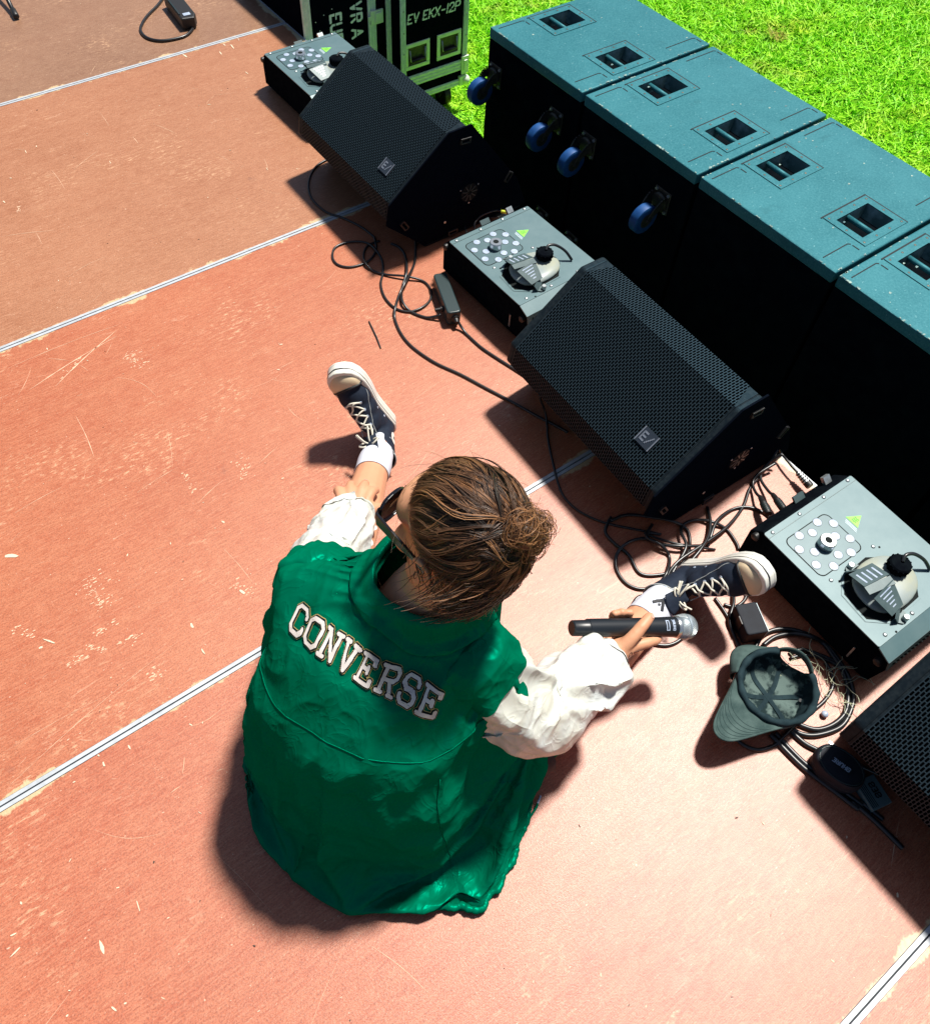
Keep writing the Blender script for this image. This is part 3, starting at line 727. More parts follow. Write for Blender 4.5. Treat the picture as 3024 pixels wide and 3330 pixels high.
# ------------------------------------------------------------------ fog machines
FH = .145
def rrect(x0, y0, x1, y1, r, n=5):
    out = []
    for (cx, cy, a0) in ((x1-r, y0+r, -90), (x1-r, y1-r, 0), (x0+r, y1-r, 90), (x0+r, y0+r, 180)):
        for k in range(n+1):
            a = R(a0 + 90*k/n); out.append((cx + r*math.cos(a), cy + r*math.sin(a)))
    return out
def ring(mb, po, pi_, fn, z, m=0):
    n = len(po)
    for i in range(n):
        j = (i+1) % n; mb.add([fn(*po[i], z), fn(*po[j], z), fn(*pi_[j], z), fn(*pi_[i], z)], [(0,1,2,3)], m)
def make_fogger(ax, ay, rz, label, cage_bent):
    """local: +x across, local -y = towards the front (away from rear panel); origin at plate's rear-left corner on floor"""
    t = empty('fog_machine', (ax, ay, 0), R(rz), label, 'fog machine', 'fog machines between the wedges')
    W_, D_ = .305, .333
    F = lambda u, v, z: (u, -v, z)
    # body with bevelled rear and vented front
    pr = [(-.034, .012), (-.034, .112), (-.006, FH-.003), (D_, FH-.003), (D_+.034, FH-.018), (D_+.040, .100), (D_+.028, .012)]
    MB().prism(pr, lambda u, v, q: (q, -u, v), .004, W_-.004).build('body', M['fog_black'], t, bevel=.003)
    for (u, v) in ((.03,.02),(W_-.03,.02),(.03,D_-.01),(W_-.03,D_-.01)): MB().cyl((u,-v,0),(u,-v,.014), .014, n=14).build('foot', M['rubber'], t)
    MB().prism(rrect(0, 0, W_, D_, .003, 1), F, FH-.0028, FH).build('top_plate', M['fog_plate'], t)
    # seam line near rear
    MB().box((W_/2, -.016, FH+.0004), (W_-.004, .0012, .0012)).build('fold_line', M['cage'], t)
    # front bevel lip & vent strip
    lp = MB(); lp.prism([(D_+.0005, FH-.001), (D_+.0345, FH-.0165), (D_+.0345, FH-.020), (D_+.0005, FH-.005)], lambda u, v, q: (q, -u, v), 0, W_)
    lp.build('front_lip', M['fog_plate'], t)
    MB().prism([(D_+.0352, FH-.0165), (D_+.0415, .100), (D_+.039, .100), (D_+.0325, FH-.0175)], lambda u, v, q: (q, -u, v), .001, W_-.001).build('vent_strip', M['cage'], t)
    vt = MB()
    for k in range(22): vt.box((.020 + k*.0125, -(D_+.0395), .113), (.0042, .003, .020), rot=Matrix.Rotation(R(12), 3, 'X'))
    tag(vt.build('vent_slots', M['hole'], t), kind='stuff')
    # led panel recess
    po = rrect(.024, .038, .168, .154, .016); pi_ = rrect(.0262, .0402, .1658, .1518, .0145)
    rg = MB(); ring(rg, po, pi_, F, FH+.0007); rg.build('panel_groove', M['hole'], t)
    pn = MB(); pn.add([F(u, v, FH+.0005) for u, v in pi_], [tuple(range(len(pi_)))]); pn.build('led_panel', M['fog_panel'], t)
    for (u, v) in ((.130,.047),(.160,.070),(.066,.049),(.098,.060),(.137,.096),(.160,.119),(.038,.074),(.063,.098),(.103,.133),(.133,.145),(.040,.123),(.071,.147)):
        l = MB().lathe(F(u, v, FH+.0005), (0,0,1), [(0,.0106),(.0008,.0102),(.0010,.0092)], 20); lo = l.build('led_lens', M['lens'], t)
        rn = MB(); c20 = [(u+.0118*math.cos(a), v+.0118*math.sin(a)) for a in np.linspace(0, 2*math.pi, 20, endpoint=False)]; ci = [(u+.0106*math.cos(a), v+.0106*math.sin(a)) for a in np.linspace(0, 2*math.pi, 20, endpoint=False)]
        ring(rn, c20, ci, F, FH+.0012); rn.build('bezel', M['cage'], lo)
    nz = MB().lathe(F(.098,.099,FH), (0,0,1), [(0,.0165),(.002,.0165),(.003,.0195),(.020,.0195),(.0225,.0175),(.0225,.0085),(.012,.008)], 32); nz.build('nozzle', M['chrome'], t, smooth=35)
    MB().lathe(F(.098,.099,FH+.0222), (0,0,1), [(0,.0082),(.0006,.0082)], 24).build('nozzle_bore', M['hole'], t)
    for (u, v) in ((.020,.009),(.112,.008),(.198,.007),(.286,.006),(.189,.163),(.038,.168),(.034,.321),(.126,.321),(.230,.318),(.290,.325)):
        s_ = MB().lathe(F(u, v, FH), (0,0,1), [(0,.0052),(.001,.0050),(.0024,.0035),(.0028,.0012)], 12); s_.build('screw', M['steel'], t, smooth=40)
    dh = MB()
    for (u, v) in ((.200,.172),(.052,.180),(.205,.268),(.060,.330)): dh.lathe(F(u, v, FH+.0004), (0,0,1), [(0,.0026),(.0004,.0026)], 10)
    tag(dh.build('drill_holes', M['hole'], t), kind='stuff')
    # sticker triangle + heat marks + small text bar
    tri = [(.199,.074),(.233,.092),(.199,.110)]
    sk = MB().add([F(u, v, FH+.0006) for u, v in tri], [(0,1,2)]); so = sk.build('warning_sticker', M['sticker'], t)
    wk = MB()
    for k in range(3):
        u0 = .206 + k*.0052; pts = [F(u0 + .0012*math.sin(i*1.6), .086 + .012*i/6, FH+.0009) for i in range(7)]; wk.tube(pts, .0007, 4)
    tag(wk.build('heat_waves', M['sticker_ink'], so), kind='stuff')
    tb = MB()
    for k in range(3): tb.add([F(.1945-.0035*k, .078+.002*k, FH+.0006), F(.1945-.0035*k, .112+.002*k, FH+.0006), F(.1925-.0035*k, .112+.002*k, FH+.0006), F(.1925-.0035*k, .078+.002*k, FH+.0006)], [(0,1,2,3)])
    tag(tb.build('sticker_text', M['sticker_white'], so), kind='stuff')
    # bottle well, bottle, cap, cage
    well = [(.034,.208),(.072,.176),(.150,.172),(.205,.206),(.212,.262),(.170,.304),(.070,.308),(.028,.275)]
    wl = MB(); wl.add([F(u, v, FH+.0006) for u, v in well], [tuple(range(8))]); wl.build('bottle_well', M['hole'], t)
    rg = MB(); cx = sum(p[0] for p in well)/8; cy = sum(p[1] for p in well)/8
    ring(rg, [(cx+(u-cx)*1.07, cy+(v-cy)*1.07) for u, v in well], well, F, FH+.0012); rg.build('well_rim', M['fog_plate'], t)
    bt = MB(); lv = [(.93, .001), (.98, .006), (.94, .012), (.76, .017), (.48, .019)]; vv = []
    n8 = 8
    for s_, z in lv:
        for (u, v) in well: vv.append(F(cx+.012+(u-cx)*s_*.95, cy+(v-cy)*s_*.98, FH+z))
    fs = [(k*n8+i, k*n8+(i+1)%n8, (k+1)*n8+(i+1)%n8, (k+1)*n8+i) for k in range(len(lv)-1) for i in range(n8)] + [tuple(range((len(lv)-1)*n8, len(lv)*n8))]
    bt.add(vv, fs); bo = bt.build('fluid_bottle', M['bottle'], t, smooth=True)
    sb = bo.modifiers.new('s', 'SUBSURF'); sb.levels = 2; sb.render_levels = 2
    # threaded cap and hose
    cp = MB(); ccx, ccy = .172, .232
    cp.lathe(F(ccx, ccy, FH+.024), (0,0,1), [(0,.024),(.018,.024),(.021,.021)], 28)
    for k in range(14):
        a = 2*math.pi*k/14; cp.box((ccx+.0245*math.cos(a), -(ccy+.0245*math.sin(a)), FH+.033), (.003,.003,.017), rot=Matrix.Rotation(-a,3,'Z'))
    co = cp.build('bottle_cap', M['fog_black'], t, smooth=30)
    MB().tube(catmull([F(ccx+.004,ccy,FH+.045), F(ccx+.018,ccy-.006,FH+.052), F(ccx+.040,ccy+.002,FH+.048), F(ccx+.062,ccy+.022,FH+.030), F(ccx+.075,ccy+.042,FH+.004)], 5), .0042, 10).build('hose', M['cable'], t, smooth=True)
    # cage: folded strap over bottle with slots
    def strap(path, hw_):
        cg = MB()
        for i in range(len(path)-1):
            (a, za, wa), (b, zb, wb) = path[i], path[i+1]
            a = Vector(a); b = Vector(b); d = (b-a).normalized() if (b-a).length > 1e-6 else Vector((1,0)); p = Vector((-d.y, d.x))
            q = [a-p*wa, b-p*wb, b+p*wb, a+p*wa]; zz = [za, zb, zb, za]
            cg.add([F(*q[k], FH+zz[k]) for k in range(4)], [(0,1,2,3)])
        return cg
    path = [((.098,.166),.004,.012),((.098,.178),.004,.020),((.093,.190),.030,.034),((.087,.232),.047,.036),((.083,.252),.046,.036),((.088,.300),.020,.022),((.094,.310),.004,.020),((.098,.324),.004,.012)]
    cg = strap(path, .03); co2 = cg.build('bottle_cage', M['cage'], t)
    sd = co2.modifiers.new('s', 'SOLIDIFY'); sd.thickness = .0016
    sl = MB()
    def on(path, i, tt, s_):
        (a, za, wa), (b, zb, wb) = path[i], path[i+1]; a = Vector(a); b = Vector(b); d = (b-a).normalized(); p = Vector((-d.y, d.x))
        q = a.lerp(b, tt) + p*s_; return F(q.x, q.y, FH + za + (zb-za)*tt + .0020)
    for i, rng_, nsl in ((2, (.15, .9), 4), (4, (.10, .9), 5)):
        for k in range(nsl):
            s0 = -.022 + .044*k/(nsl-1) if i == 2 else None
            if i == 4:
                tt = .12 + .16*k; ww = .020 - .0035*k
                sl.add([on(path,i,tt,-ww), on(path,i,tt+.05,-ww), on(path,i,tt+.05,ww), on(path,i,tt,ww)], [(0,1,2,3)])
            else:
                sl.add([on(path,i,.2,s0-.0022), on(path,i,.85,s0-.0022), on(path,i,.85,s0+.0022), on(path,i,.2,s0+.0022)], [(0,1,2,3)])
    tag(sl.build('cage_slots', M['lens'], co2), kind='stuff')
    for (u, v) in ((.098,.169),(.098,.321)):
        k_ = MB().lathe(F(u, v, FH+.004), (0,0,1), [(0,.0068),(.010,.0068),(.0115,.0055)], 16); k_.build('thumb_screw', M['steel'], t, smooth=40)
    MB().box((-.0008, -.30, .060), (.003, .004, .045)).build('side_mark', M['steel'], t)
    # rear sockets
    rs = MB(); rs.box((.16, .030, FH-.018), (.034, .006, .018), rot=Matrix.Rotation(R(-50), 3, 'X')); rs.build('display', M['cage'], t)
    rs = MB(); rs.box((.255, .0275, FH-.014), (.022, .010, .022), rot=Matrix.Rotation(R(-50), 3, 'X')); rs.build('power_switch', M['steel'], t)
    for (v, z) in ((-.012,.118),(D_+.018,.108)): MB().lathe((.003, -v, z), (-1,0,0), [(0,.010),(.010,.010),(.013,.006)], 16).build('side_knob', M['rubber'], t, smooth=40)
    return t
make_fogger(-.302, -.606, .6, 'fog machine half hidden behind the far speaker wedge, near the flight cases', 0)
make_fogger(-.343, -1.850, 1.2, 'fog machine between the far and middle wedges with a bottle in its cage', 0)
make_fogger(-.332, -3.090, -1.6, 'nearest fog machine, right of the shoe, its whole LED panel in view', 1)

# xlr plugs at near fogger rear, iec plug, small items
for (p0, p1, lb) in (((-.300,-2.985,.035),(-.245,-3.050,.055),'black audio plug, upper one, in the near fog machine'), ((-.345,-3.005,.035),(-.290,-3.050,.055),'black audio plug, lower one, in the near fog machine')):
    pass
CABLES = [
 ('thin black cable looping out from under the far speaker wedge',0.0038,[(-0.311,-1.122,0.004),(-0.341,-1.115,0.004),(-0.394,-1.128,0.004),(-0.442,-1.165,0.004),(-0.481,-1.221,0.004),(-0.502,-1.286,0.004),(-0.497,-1.366,0.004),(-0.467,-1.423,0.004),(-0.441,-1.495,0.004),(-0.433,-1.555,0.004),(-0.435,-1.568,0.004),(-0.457,-1.613,0.004),(-0.488,-1.641,0.004),(-0.526,-1.653,0.004),(-0.575,-1.642,0.004),(-0.599,-1.611,0.004),(-0.594,-1.572,0.004),(-0.562,-1.537,0.004),(-0.512,-1.539,0.004),(-0.469,-1.571,0.004),(-0.467,-1.628,0.012),(-0.472,-1.671,0.004),(-0.499,-1.719,0.004),(-0.534,-1.761,0.004),(-0.556,-1.817,0.004),(-0.556,-1.873,0.004),(-0.532,-1.909,0.004),(-0.493,-1.919,0.006),(-0.450,-1.905,0.004),(-0.422,-1.870,0.004),(-0.418,-1.823,0.004),(-0.454,-1.783,0.012),(-0.498,-1.736,0.006),(-0.522,-1.696,0.004),(-0.526,-1.656,0.012),(-0.500,-1.609,0.004),(-0.469,-1.586,0.004),(-0.428,-1.587,0.004)]),
 ('black power lead running from the far wedge shadow into the adapter plug',0.0042,[(-0.404,-1.619,0.004),(-0.392,-1.651,0.004),(-0.401,-1.698,0.004),(-0.445,-1.771,0.016),(-0.487,-1.810,0.004),(-0.525,-1.867,0.013),(-0.525,-1.913,0.004),(-0.503,-1.957,0.004),(-0.481,-1.977,0.012),(-0.467,-1.987,0.020)]),
 ('long black cable sweeping from the far wedge across the boards to the middle wedge',0.0042,[(-0.329,-1.648,0.004),(-0.390,-1.734,0.004),(-0.471,-1.808,0.022),(-0.515,-1.838,0.013),(-0.559,-1.882,0.015),(-0.582,-1.914,0.004),(-0.600,-1.976,0.004),(-0.602,-2.040,0.004),(-0.583,-2.124,0.004),(-0.549,-2.201,0.004),(-0.520,-2.281,0.004),(-0.491,-2.359,0.004),(-0.465,-2.439,0.004),(-0.444,-2.492,0.004),(-0.430,-2.533,0.004)]),
 ('short black lead leaving the adapter towards the middle wedge',0.0042,[(-0.444,-2.036,0.030),(-0.441,-2.058,0.012),(-0.440,-2.091,0.004),(-0.437,-2.146,0.004),(-0.427,-2.197,0.004),(-0.406,-2.281,0.004),(-0.394,-2.335,0.004)]),
 ('thin wire dropping from the middle wedge grille and running over the floor seam',0.0032,[(-0.456,-2.421,0.100),(-0.453,-2.435,0.060),(-0.446,-2.458,0.012),(-0.490,-2.523,0.003),(-0.528,-2.589,0.003),(-0.566,-2.664,0.003),(-0.574,-2.711,0.003),(-0.565,-2.756,0.003),(-0.538,-2.806,0.003),(-0.491,-2.860,0.003),(-0.444,-2.911,0.003),(-0.476,-2.885,0.003),(-0.444,-2.946,0.012),(-0.401,-2.990,0.012),(-0.364,-3.019,0.003)]),
 ('black signal cable looped widest to the left behind the right shoe',0.0042,[(-0.515,-2.802,0.004),(-0.555,-2.826,0.004),(-0.559,-2.863,0.004),(-0.552,-2.908,0.004),(-0.564,-2.960,0.004),(-0.532,-2.989,0.004),(-0.485,-3.003,0.004),(-0.443,-2.995,0.012),(-0.402,-2.969,0.004),(-0.381,-2.935,0.004),(-0.400,-2.901,0.012),(-0.432,-2.859,0.004),(-0.477,-2.820,0.004),(-0.523,-2.810,0.004)]),
 ('black cable coiled in a round loop beside the right ankle',0.0042,[(-0.392,-2.993,0.012),(-0.437,-2.968,0.020),(-0.471,-2.935,0.014),(-0.487,-2.897,0.004),(-0.533,-2.885,0.014),(-0.571,-2.889,0.004),(-0.601,-2.917,0.004),(-0.610,-2.958,0.004),(-0.594,-2.991,0.004),(-0.556,-3.008,0.004),(-0.515,-3.000,0.014),(-0.473,-2.969,0.004),(-0.476,-2.938,0.020),(-0.489,-2.901,0.020),(-0.443,-2.877,0.004)]),
 ('black cable arching over the loops in front of the middle wedge',0.0042,[(-0.535,-3.020,0.012),(-0.478,-2.998,0.016),(-0.428,-2.976,0.022),(-0.405,-2.937,0.015),(-0.375,-2.923,0.004),(-0.340,-2.933,0.004),(-0.318,-2.959,0.012),(-0.298,-2.993,0.004),(-0.306,-3.034,0.004),(-0.316,-3.052,0.004)]),
 ('black signal cable from the middle wedge crossing down to the coil',0.0042,[(-0.036,-2.912,0.050),(-0.071,-2.922,0.020),(-0.109,-2.931,0.004),(-0.157,-2.943,0.004),(-0.217,-2.973,0.004),(-0.303,-2.993,0.014),(-0.398,-2.996,0.022),(-0.478,-2.996,0.022),(-0.525,-3.011,0.014),(-0.537,-3.043,0.004)]),
 ('black cable curving from the fog box rear around to the right shoe',0.0042,[(-0.180,-3.031,0.004),(-0.183,-3.010,0.004),(-0.203,-2.979,0.004),(-0.244,-2.961,0.004),(-0.306,-2.966,0.014),(-0.354,-2.990,0.014),(-0.372,-3.002,0.004)]),
 ('black cable rising from the wedge base towards the shoe sole',0.0042,[(-0.290,-2.920,0.004),(-0.320,-2.956,0.014),(-0.358,-2.985,0.020),(-0.408,-3.004,0.026),(-0.469,-3.018,0.020),(-0.510,-3.038,0.012)]),
 ('signal cable with a black plug, the upper of two at the near fog box',0.004,[(-0.037,-2.929,0.050),(-0.060,-2.920,0.030),(-0.087,-2.923,0.014),(-0.115,-2.941,0.012),(-0.133,-2.980,0.020),(-0.140,-2.997,0.030)]),
 ('signal cable with a black plug, the lower of two at the near fog box',0.004,[(-0.057,-2.933,0.030),(-0.113,-2.928,0.020),(-0.141,-2.937,0.012),(-0.160,-2.961,0.016),(-0.173,-2.984,0.030)]),
 ('black cable loop passing under the right shin and the microphone head',0.0042,[(-0.640,-3.015,0.004),(-0.611,-3.006,0.004),(-0.570,-3.022,0.004),(-0.547,-3.053,0.004),(-0.539,-3.087,0.004),(-0.550,-3.118,0.004),(-0.574,-3.135,0.004),(-0.609,-3.140,0.004),(-0.637,-3.134,0.004),(-0.657,-3.119,0.004),(-0.672,-3.099,0.004)]),
 ('black lead running from the right shoe down to the black strap box',0.0042,[(-0.462,-3.112,0.004),(-0.471,-3.157,0.004),(-0.486,-3.190,0.004),(-0.506,-3.225,0.004),(-0.510,-3.249,0.004)]),
 ('black lead next to the shoe curling to the black strap box',0.0042,[(-0.407,-3.116,0.004),(-0.437,-3.146,0.012),(-0.479,-3.172,0.012),(-0.496,-3.205,0.004),(-0.507,-3.241,0.004)]),
 ('short black loop below the right toe cap',0.0042,[(-0.376,-3.125,0.004),(-0.390,-3.147,0.004),(-0.414,-3.157,0.004),(-0.441,-3.154,0.004),(-0.456,-3.136,0.004)]),
 ('thick black cable forming the outer ring around the cap',0.0055,[(-0.479,-3.254,0.006),(-0.447,-3.243,0.006),(-0.410,-3.248,0.006),(-0.376,-3.270,0.006),(-0.353,-3.301,0.006),(-0.338,-3.342,0.006),(-0.345,-3.389,0.006),(-0.361,-3.430,0.006),(-0.388,-3.461,0.006),(-0.433,-3.481,0.006),(-0.470,-3.484,0.006),(-0.517,-3.468,0.006),(-0.543,-3.448,0.006),(-0.554,-3.423,0.006),(-0.549,-3.405,0.006)]),
 ('thick black cable forming the second ring inside the outer ring',0.0055,[(-0.458,-3.260,0.006),(-0.419,-3.262,0.006),(-0.378,-3.281,0.006),(-0.357,-3.309,0.015),(-0.340,-3.336,0.006),(-0.347,-3.373,0.006),(-0.357,-3.407,0.006),(-0.385,-3.443,0.006),(-0.424,-3.469,0.006),(-0.467,-3.473,0.006),(-0.508,-3.460,0.006),(-0.530,-3.434,0.006),(-0.536,-3.414,0.006)]),
 ('black cable arc seen through the strap opening of the cap',0.0045,[(-0.423,-3.308,0.004),(-0.391,-3.319,0.004),(-0.367,-3.352,0.004),(-0.356,-3.372,0.004),(-0.348,-3.386,0.004)]),
 ('second black cable arc seen through the strap opening of the cap',0.0045,[(-0.430,-3.317,0.004),(-0.400,-3.329,0.004),(-0.377,-3.351,0.004),(-0.359,-3.378,0.004),(-0.354,-3.396,0.004)]),
 ('black cable curving down the right side of the cap',0.0045,[(-0.373,-3.369,0.004),(-0.379,-3.391,0.004),(-0.393,-3.409,0.004),(-0.416,-3.421,0.004),(-0.450,-3.427,0.004),(-0.497,-3.426,0.004),(-0.551,-3.426,0.014),(-0.588,-3.428,0.010),(-0.613,-3.428,0.004),(-0.643,-3.417,0.004),(-0.661,-3.397,0.004),(-0.668,-3.374,0.004)]),
 ('thick black cable running from under the cap down to the wedge corner',0.0058,[(-0.600,-3.407,0.006),(-0.600,-3.449,0.006),(-0.597,-3.493,0.006),(-0.588,-3.534,0.006),(-0.578,-3.576,0.006),(-0.569,-3.615,0.006),(-0.567,-3.600,0.006),(-0.559,-3.654,0.006),(-0.556,-3.715,0.006)]),
 ('black cable running beside the thick one from the cap to the wedge corner',0.0055,[(-0.589,-3.411,0.006),(-0.590,-3.452,0.006),(-0.587,-3.493,0.006),(-0.576,-3.530,0.006),(-0.566,-3.572,0.006),(-0.556,-3.613,0.006),(-0.553,-3.610,0.006),(-0.543,-3.658,0.005)]),
 ('black cable from the cap tucked under the zip case',0.0055,[(-0.556,-3.414,0.006),(-0.558,-3.438,0.006),(-0.554,-3.465,0.006),(-0.543,-3.489,0.006),(-0.535,-3.509,0.006)]),
 ('black cable end lying behind the zip case by the near wedge',0.005,[(-0.472,-3.496,0.005),(-0.450,-3.506,0.005),(-0.432,-3.508,0.005),(-0.407,-3.505,0.005),(-0.385,-3.499,0.005)]),
 ('black lead looping from the power connector at the far end of the stage',0.0058,[(-0.329,0.056,0.030),(-0.315,0.044,0.006),(-0.341,-0.022,0.006),(-0.377,-0.062,0.006),(-0.421,-0.079,0.006),(-0.495,-0.065,0.006),(-0.536,-0.016,0.006),(-0.537,0.053,0.006),(-0.508,0.106,0.006),(-0.461,0.159,0.006),(-0.396,0.214,0.006),(-0.343,0.268,0.006)]),
 ('thin black lead behind the middle fog box, the lower loop',0.003,[(-0.180,-1.724,0.020),(-0.170,-1.700,0.020),(-0.158,-1.687,0.020),(-0.138,-1.678,0.015),(-0.101,-1.685,0.010),(-0.064,-1.693,0.010),(-0.043,-1.716,0.020)]),
 ('thin black lead with a yellow sleeve behind the middle fog box',0.003,[(-0.146,-1.722,0.020),(-0.141,-1.712,0.030),(-0.127,-1.704,0.035),(-0.099,-1.694,0.035),(-0.062,-1.694,0.035),(-0.036,-1.694,0.030),(-0.026,-1.706,0.030)]),
 ('black power lead along the stage lip behind the middle wedge',0.0035,[(-0.033,-2.906,0.060),(-0.019,-2.918,0.030),(-0.024,-2.942,0.030),(-0.029,-2.964,0.030),(-0.032,-2.985,0.030)]),
]
CHIPS = [(-1.895, -2.965, 0.0341, 0.013, -1.63), (-2.023, -2.8815, 0.0269, 0.005, 0.263), (-1.8155, -2.9385, 0.0292, 0.003, -1.674), (-1.889, -2.7915, 0.0094, 0.003, 0.559), (-1.7695, -2.657, 0.016, 0.006, -1.633), (-1.7145, -2.6535, 0.013, 0.006, -1.494), (-1.831, -2.6565, 0.0081, 0.004, -0.124), (-1.913, -3.0645, 0.0162, 0.006, -1.19), (-1.8345, -2.8875, 0.0076, 0.004, -0.405), (-1.779, -2.9885, 0.0081, 0.004, -0.124), (-1.6525, -2.854, 0.0112, 0.002, -1.107), (-2.016, -2.852, 0.0141, 0.005, -0.142), (-1.9815, -3.027, 0.0054, 0.006, -0.381), (-1.894, -3.068, 0.0063, 0.005, -0.322), (-1.838, -3.099, 0.0117, 0.002, -1.03), (-1.7715, -2.6345, 0.0076, 0.006, -1.166), (-1.494, -2.479, 0.018, 0.01, -1.571), (-1.766, -2.334, 0.0444, 0.006, -0.945), (-1.786, -2.339, 0.0108, 0.01, -0.381), (-1.592, -2.6835, 0.0125, 0.005, -1.071), (-1.9875, -2.8095, 0.0071, 0.006, -1.429), (-0.4655, -0.2095, 0.0416, 0.012, -1.402), (-0.276, -0.2425, 0.0533, 0.009, -1.684), (-0.3375, -0.264, 0.0381, 0.01, -1.65), (-0.296, -0.213, 0.0243, 0.007, -1.406), (-0.228, -0.202, 0.0349, 0.004, -1.802), (-0.318, -0.451, 0.0303, 0.006, -1.438), (-0.538, -0.5765, 0.0166, 0.005, -0.571), (-0.98, -0.726, 0.0301, 0.004, -1.637), (-1.198, -0.5125, 0.0231, 0.004, -1.658), (-1.349, -0.749, 0.0184, 0.008, -1.352), (-0.5465, -1.047, 0.0202, 0.004, -1.72), (-1.763, -2.075, 0.0416, 0.02, -0.615), (-1.363, -2.466, 0.0253, 0.012, -1.249), (-1.5005, -2.548, 0.022, 0.006, -1.525)]
SCRATCHES = [(-1.099, -0.701, -0.986, -0.637, 0.001), (-0.856, -0.624, -0.856, -0.675, 0.0016), (-0.762, -0.585, -0.717, -0.691, 0.001), (-1.162, -0.664, -1.162, -0.785, 0.0012), (-0.545, -0.565, -0.494, -0.53, 0.001), (-0.494, -0.53, -0.409, -0.557, 0.001), (-0.896, -0.418, -0.9, -0.514, 0.0008), (-1.416, -0.916, -1.265, -0.976, 0.0012), (-1.319, -0.79, -1.329, -0.829, 0.002), (-1.317, -0.958, -1.32, -1.015, 0.001), (-0.659, -0.855, -0.629, -0.965, 0.0006), (-0.528, -0.991, -0.542, -1.045, 0.001), (-1.555, -1.592, -1.283, -1.528, 0.0022), (-1.578, -1.482, -1.248, -1.488, 0.001), (-1.473, -1.507, -1.43, -1.545, 0.001), (-1.409, -1.581, -1.4, -1.611, 0.001), (-1.821, -2.255, -1.788, -2.304, 0.003), (-1.678, -2.378, -1.629, -2.37, 0.002), (-1.645, -2.422, -1.593, -2.434, 0.0025), (-1.708, -2.395, -1.669, -2.425, 0.002), (-1.94, -2.591, -1.529, -2.494, 0.0008), (-1.932, -2.519, -1.713, -2.523, 0.0006), (-1.753, -2.406, -1.711, -2.416, 0.002), (-1.607, -2.52, -1.602, -2.551, 0.004), (-1.665, -2.928, -1.62, -3.096, 0.0004), (-1.631, -2.736, -1.648, -2.764, 0.001), (-1.684, -2.786, -1.662, -2.785, 0.0015), (-1.492, -1.617, -1.274, -1.506, 0.0026), (-1.471, -1.598, -1.394, -1.546, 0.002), (-1.628, -2.225, -1.627, -2.329, 0.01), (-1.645, -2.238, -1.639, -2.313, 0.006), (-1.486, -1.751, -1.497, -1.905, 0.0012), (-1.332, -2.076, -1.327, -2.155, 0.003), (-1.34, -2.183, -1.258, -2.155, 0.0012), (-1.208, -2.112, -1.198, -2.177, 0.006), (-1.295, -1.612, -1.254, -1.674, 0.007), (-1.276, -1.601, -1.281, -1.668, 0.004), (-1.179, -2.329, -1.13, -2.344, 0.0008), (-1.451, -2.07, -1.335, -2.054, 0.0008), (-1.347, -2.336, -1.332, -2.463, 0.0008), (-1.375, -2.433, -1.344, -2.486, 0.005), (-1.716, -1.961, -1.6, -1.95, 0.0008), (-1.309, -1.933, -1.346, -2.047, 0.0006)]

# ------------------------------------------------------------------ cables
for i, (lab, r, pts) in enumerate(CABLES):
    sm = catmull(pts, 7)
    # keep the lead on the boards
    sm = [Vector((p.x, p.y, max(p.z, r))) for p in sm]
    mb = MB().tube(sm, r, 8)
    o = mb.build('cable', M['cable'], None, smooth=True, merge=False)
    tag(o, lab, 'cable', 'black cables on the stage')
    if 'plug' in lab and 'fog box' in lab:
        a = Vector(pts[-2]); b = Vector(pts[-1]); d = (b - a); d.z = 0.004; d.normalize()
        pl = MB().lathe(b - d*.004, d, [(0,.0045),(.004,.0062),(.022,.0078),(.024,.0095),(.052,.0095),(.054,.0088),(.060,.0088)], 16)
        po = pl.build('plug', M['rubber'], o, smooth=35)
        rg = MB()
        for k in range(4): rg.lathe(b + d*(.028+.006*k), d, [(0,.0102),(.002,.0102)], 16)
        rg.build('ring', M['adapter'], po)
    if 'yellow' in lab:
        b = Vector(pts[-1]); d = (b - Vector(pts[-2])).normalized()
        MB().lathe(b, d, [(0,.0055),(.022,.006),(.024,.004)], 12).build('sleeve', M['yellow'], o, smooth=40)
        MB().lathe(b + d*.024, d, [(0,.008),(.03,.009),(.032,.006)], 14).build('plug', M['rubber'], o, smooth=40)
    if 'stage lip' in lab:
        b = Vector(pts[-1]); d = (b - Vector(pts[-2])).normalized()
        pm = MB().lathe(b, d, [(0,.005),(.02,.009),(.045,.011),(.05,.010)], 12); po = pm.build('plug', M['rubber'], o, smooth=40)
        for k in range(5): MB().lathe(b + d*(.004+.0075*k), d, [(0,.0088+.0006*k),(.003,.0088+.0006*k)], 10).build('ridge', M['steel'], po)

# adapter brick leaning against fogger
t = empty('power_adapter', (-.416, -1.945, 0), R(-20.5), 'black power adapter brick standing beside the middle fog machine', 'power adapter')
MB().prism(rrect(-.021, -.088, .021, .088, .010, 4), lambda u, v, z: (u, v, z), .002, .052).build('housing', M['adapter'], t, smooth=40, bevel=.004, seg=3)
MB().prism(rrect(-.0215, -.0885, .0215, .0885, .010, 4), lambda u, v, z: (u, v, z), .0255, .0270).build('seam', M['hole'], t)
MB().lathe((-.0265+.004, -.040, .026), (-1,0,0), [(0,.009),(.006,.009),(.008,.006),(.024,.0048)], 12).build('plug', M['rubber'], t, smooth=40)
MB().lathe((.004, -.088, .026), (0,-1,0), [(0,.013),(.004,.013),(.006,.008),(.018,.005)], 16).build('strain_relief', M['rubber'], t, smooth=40)

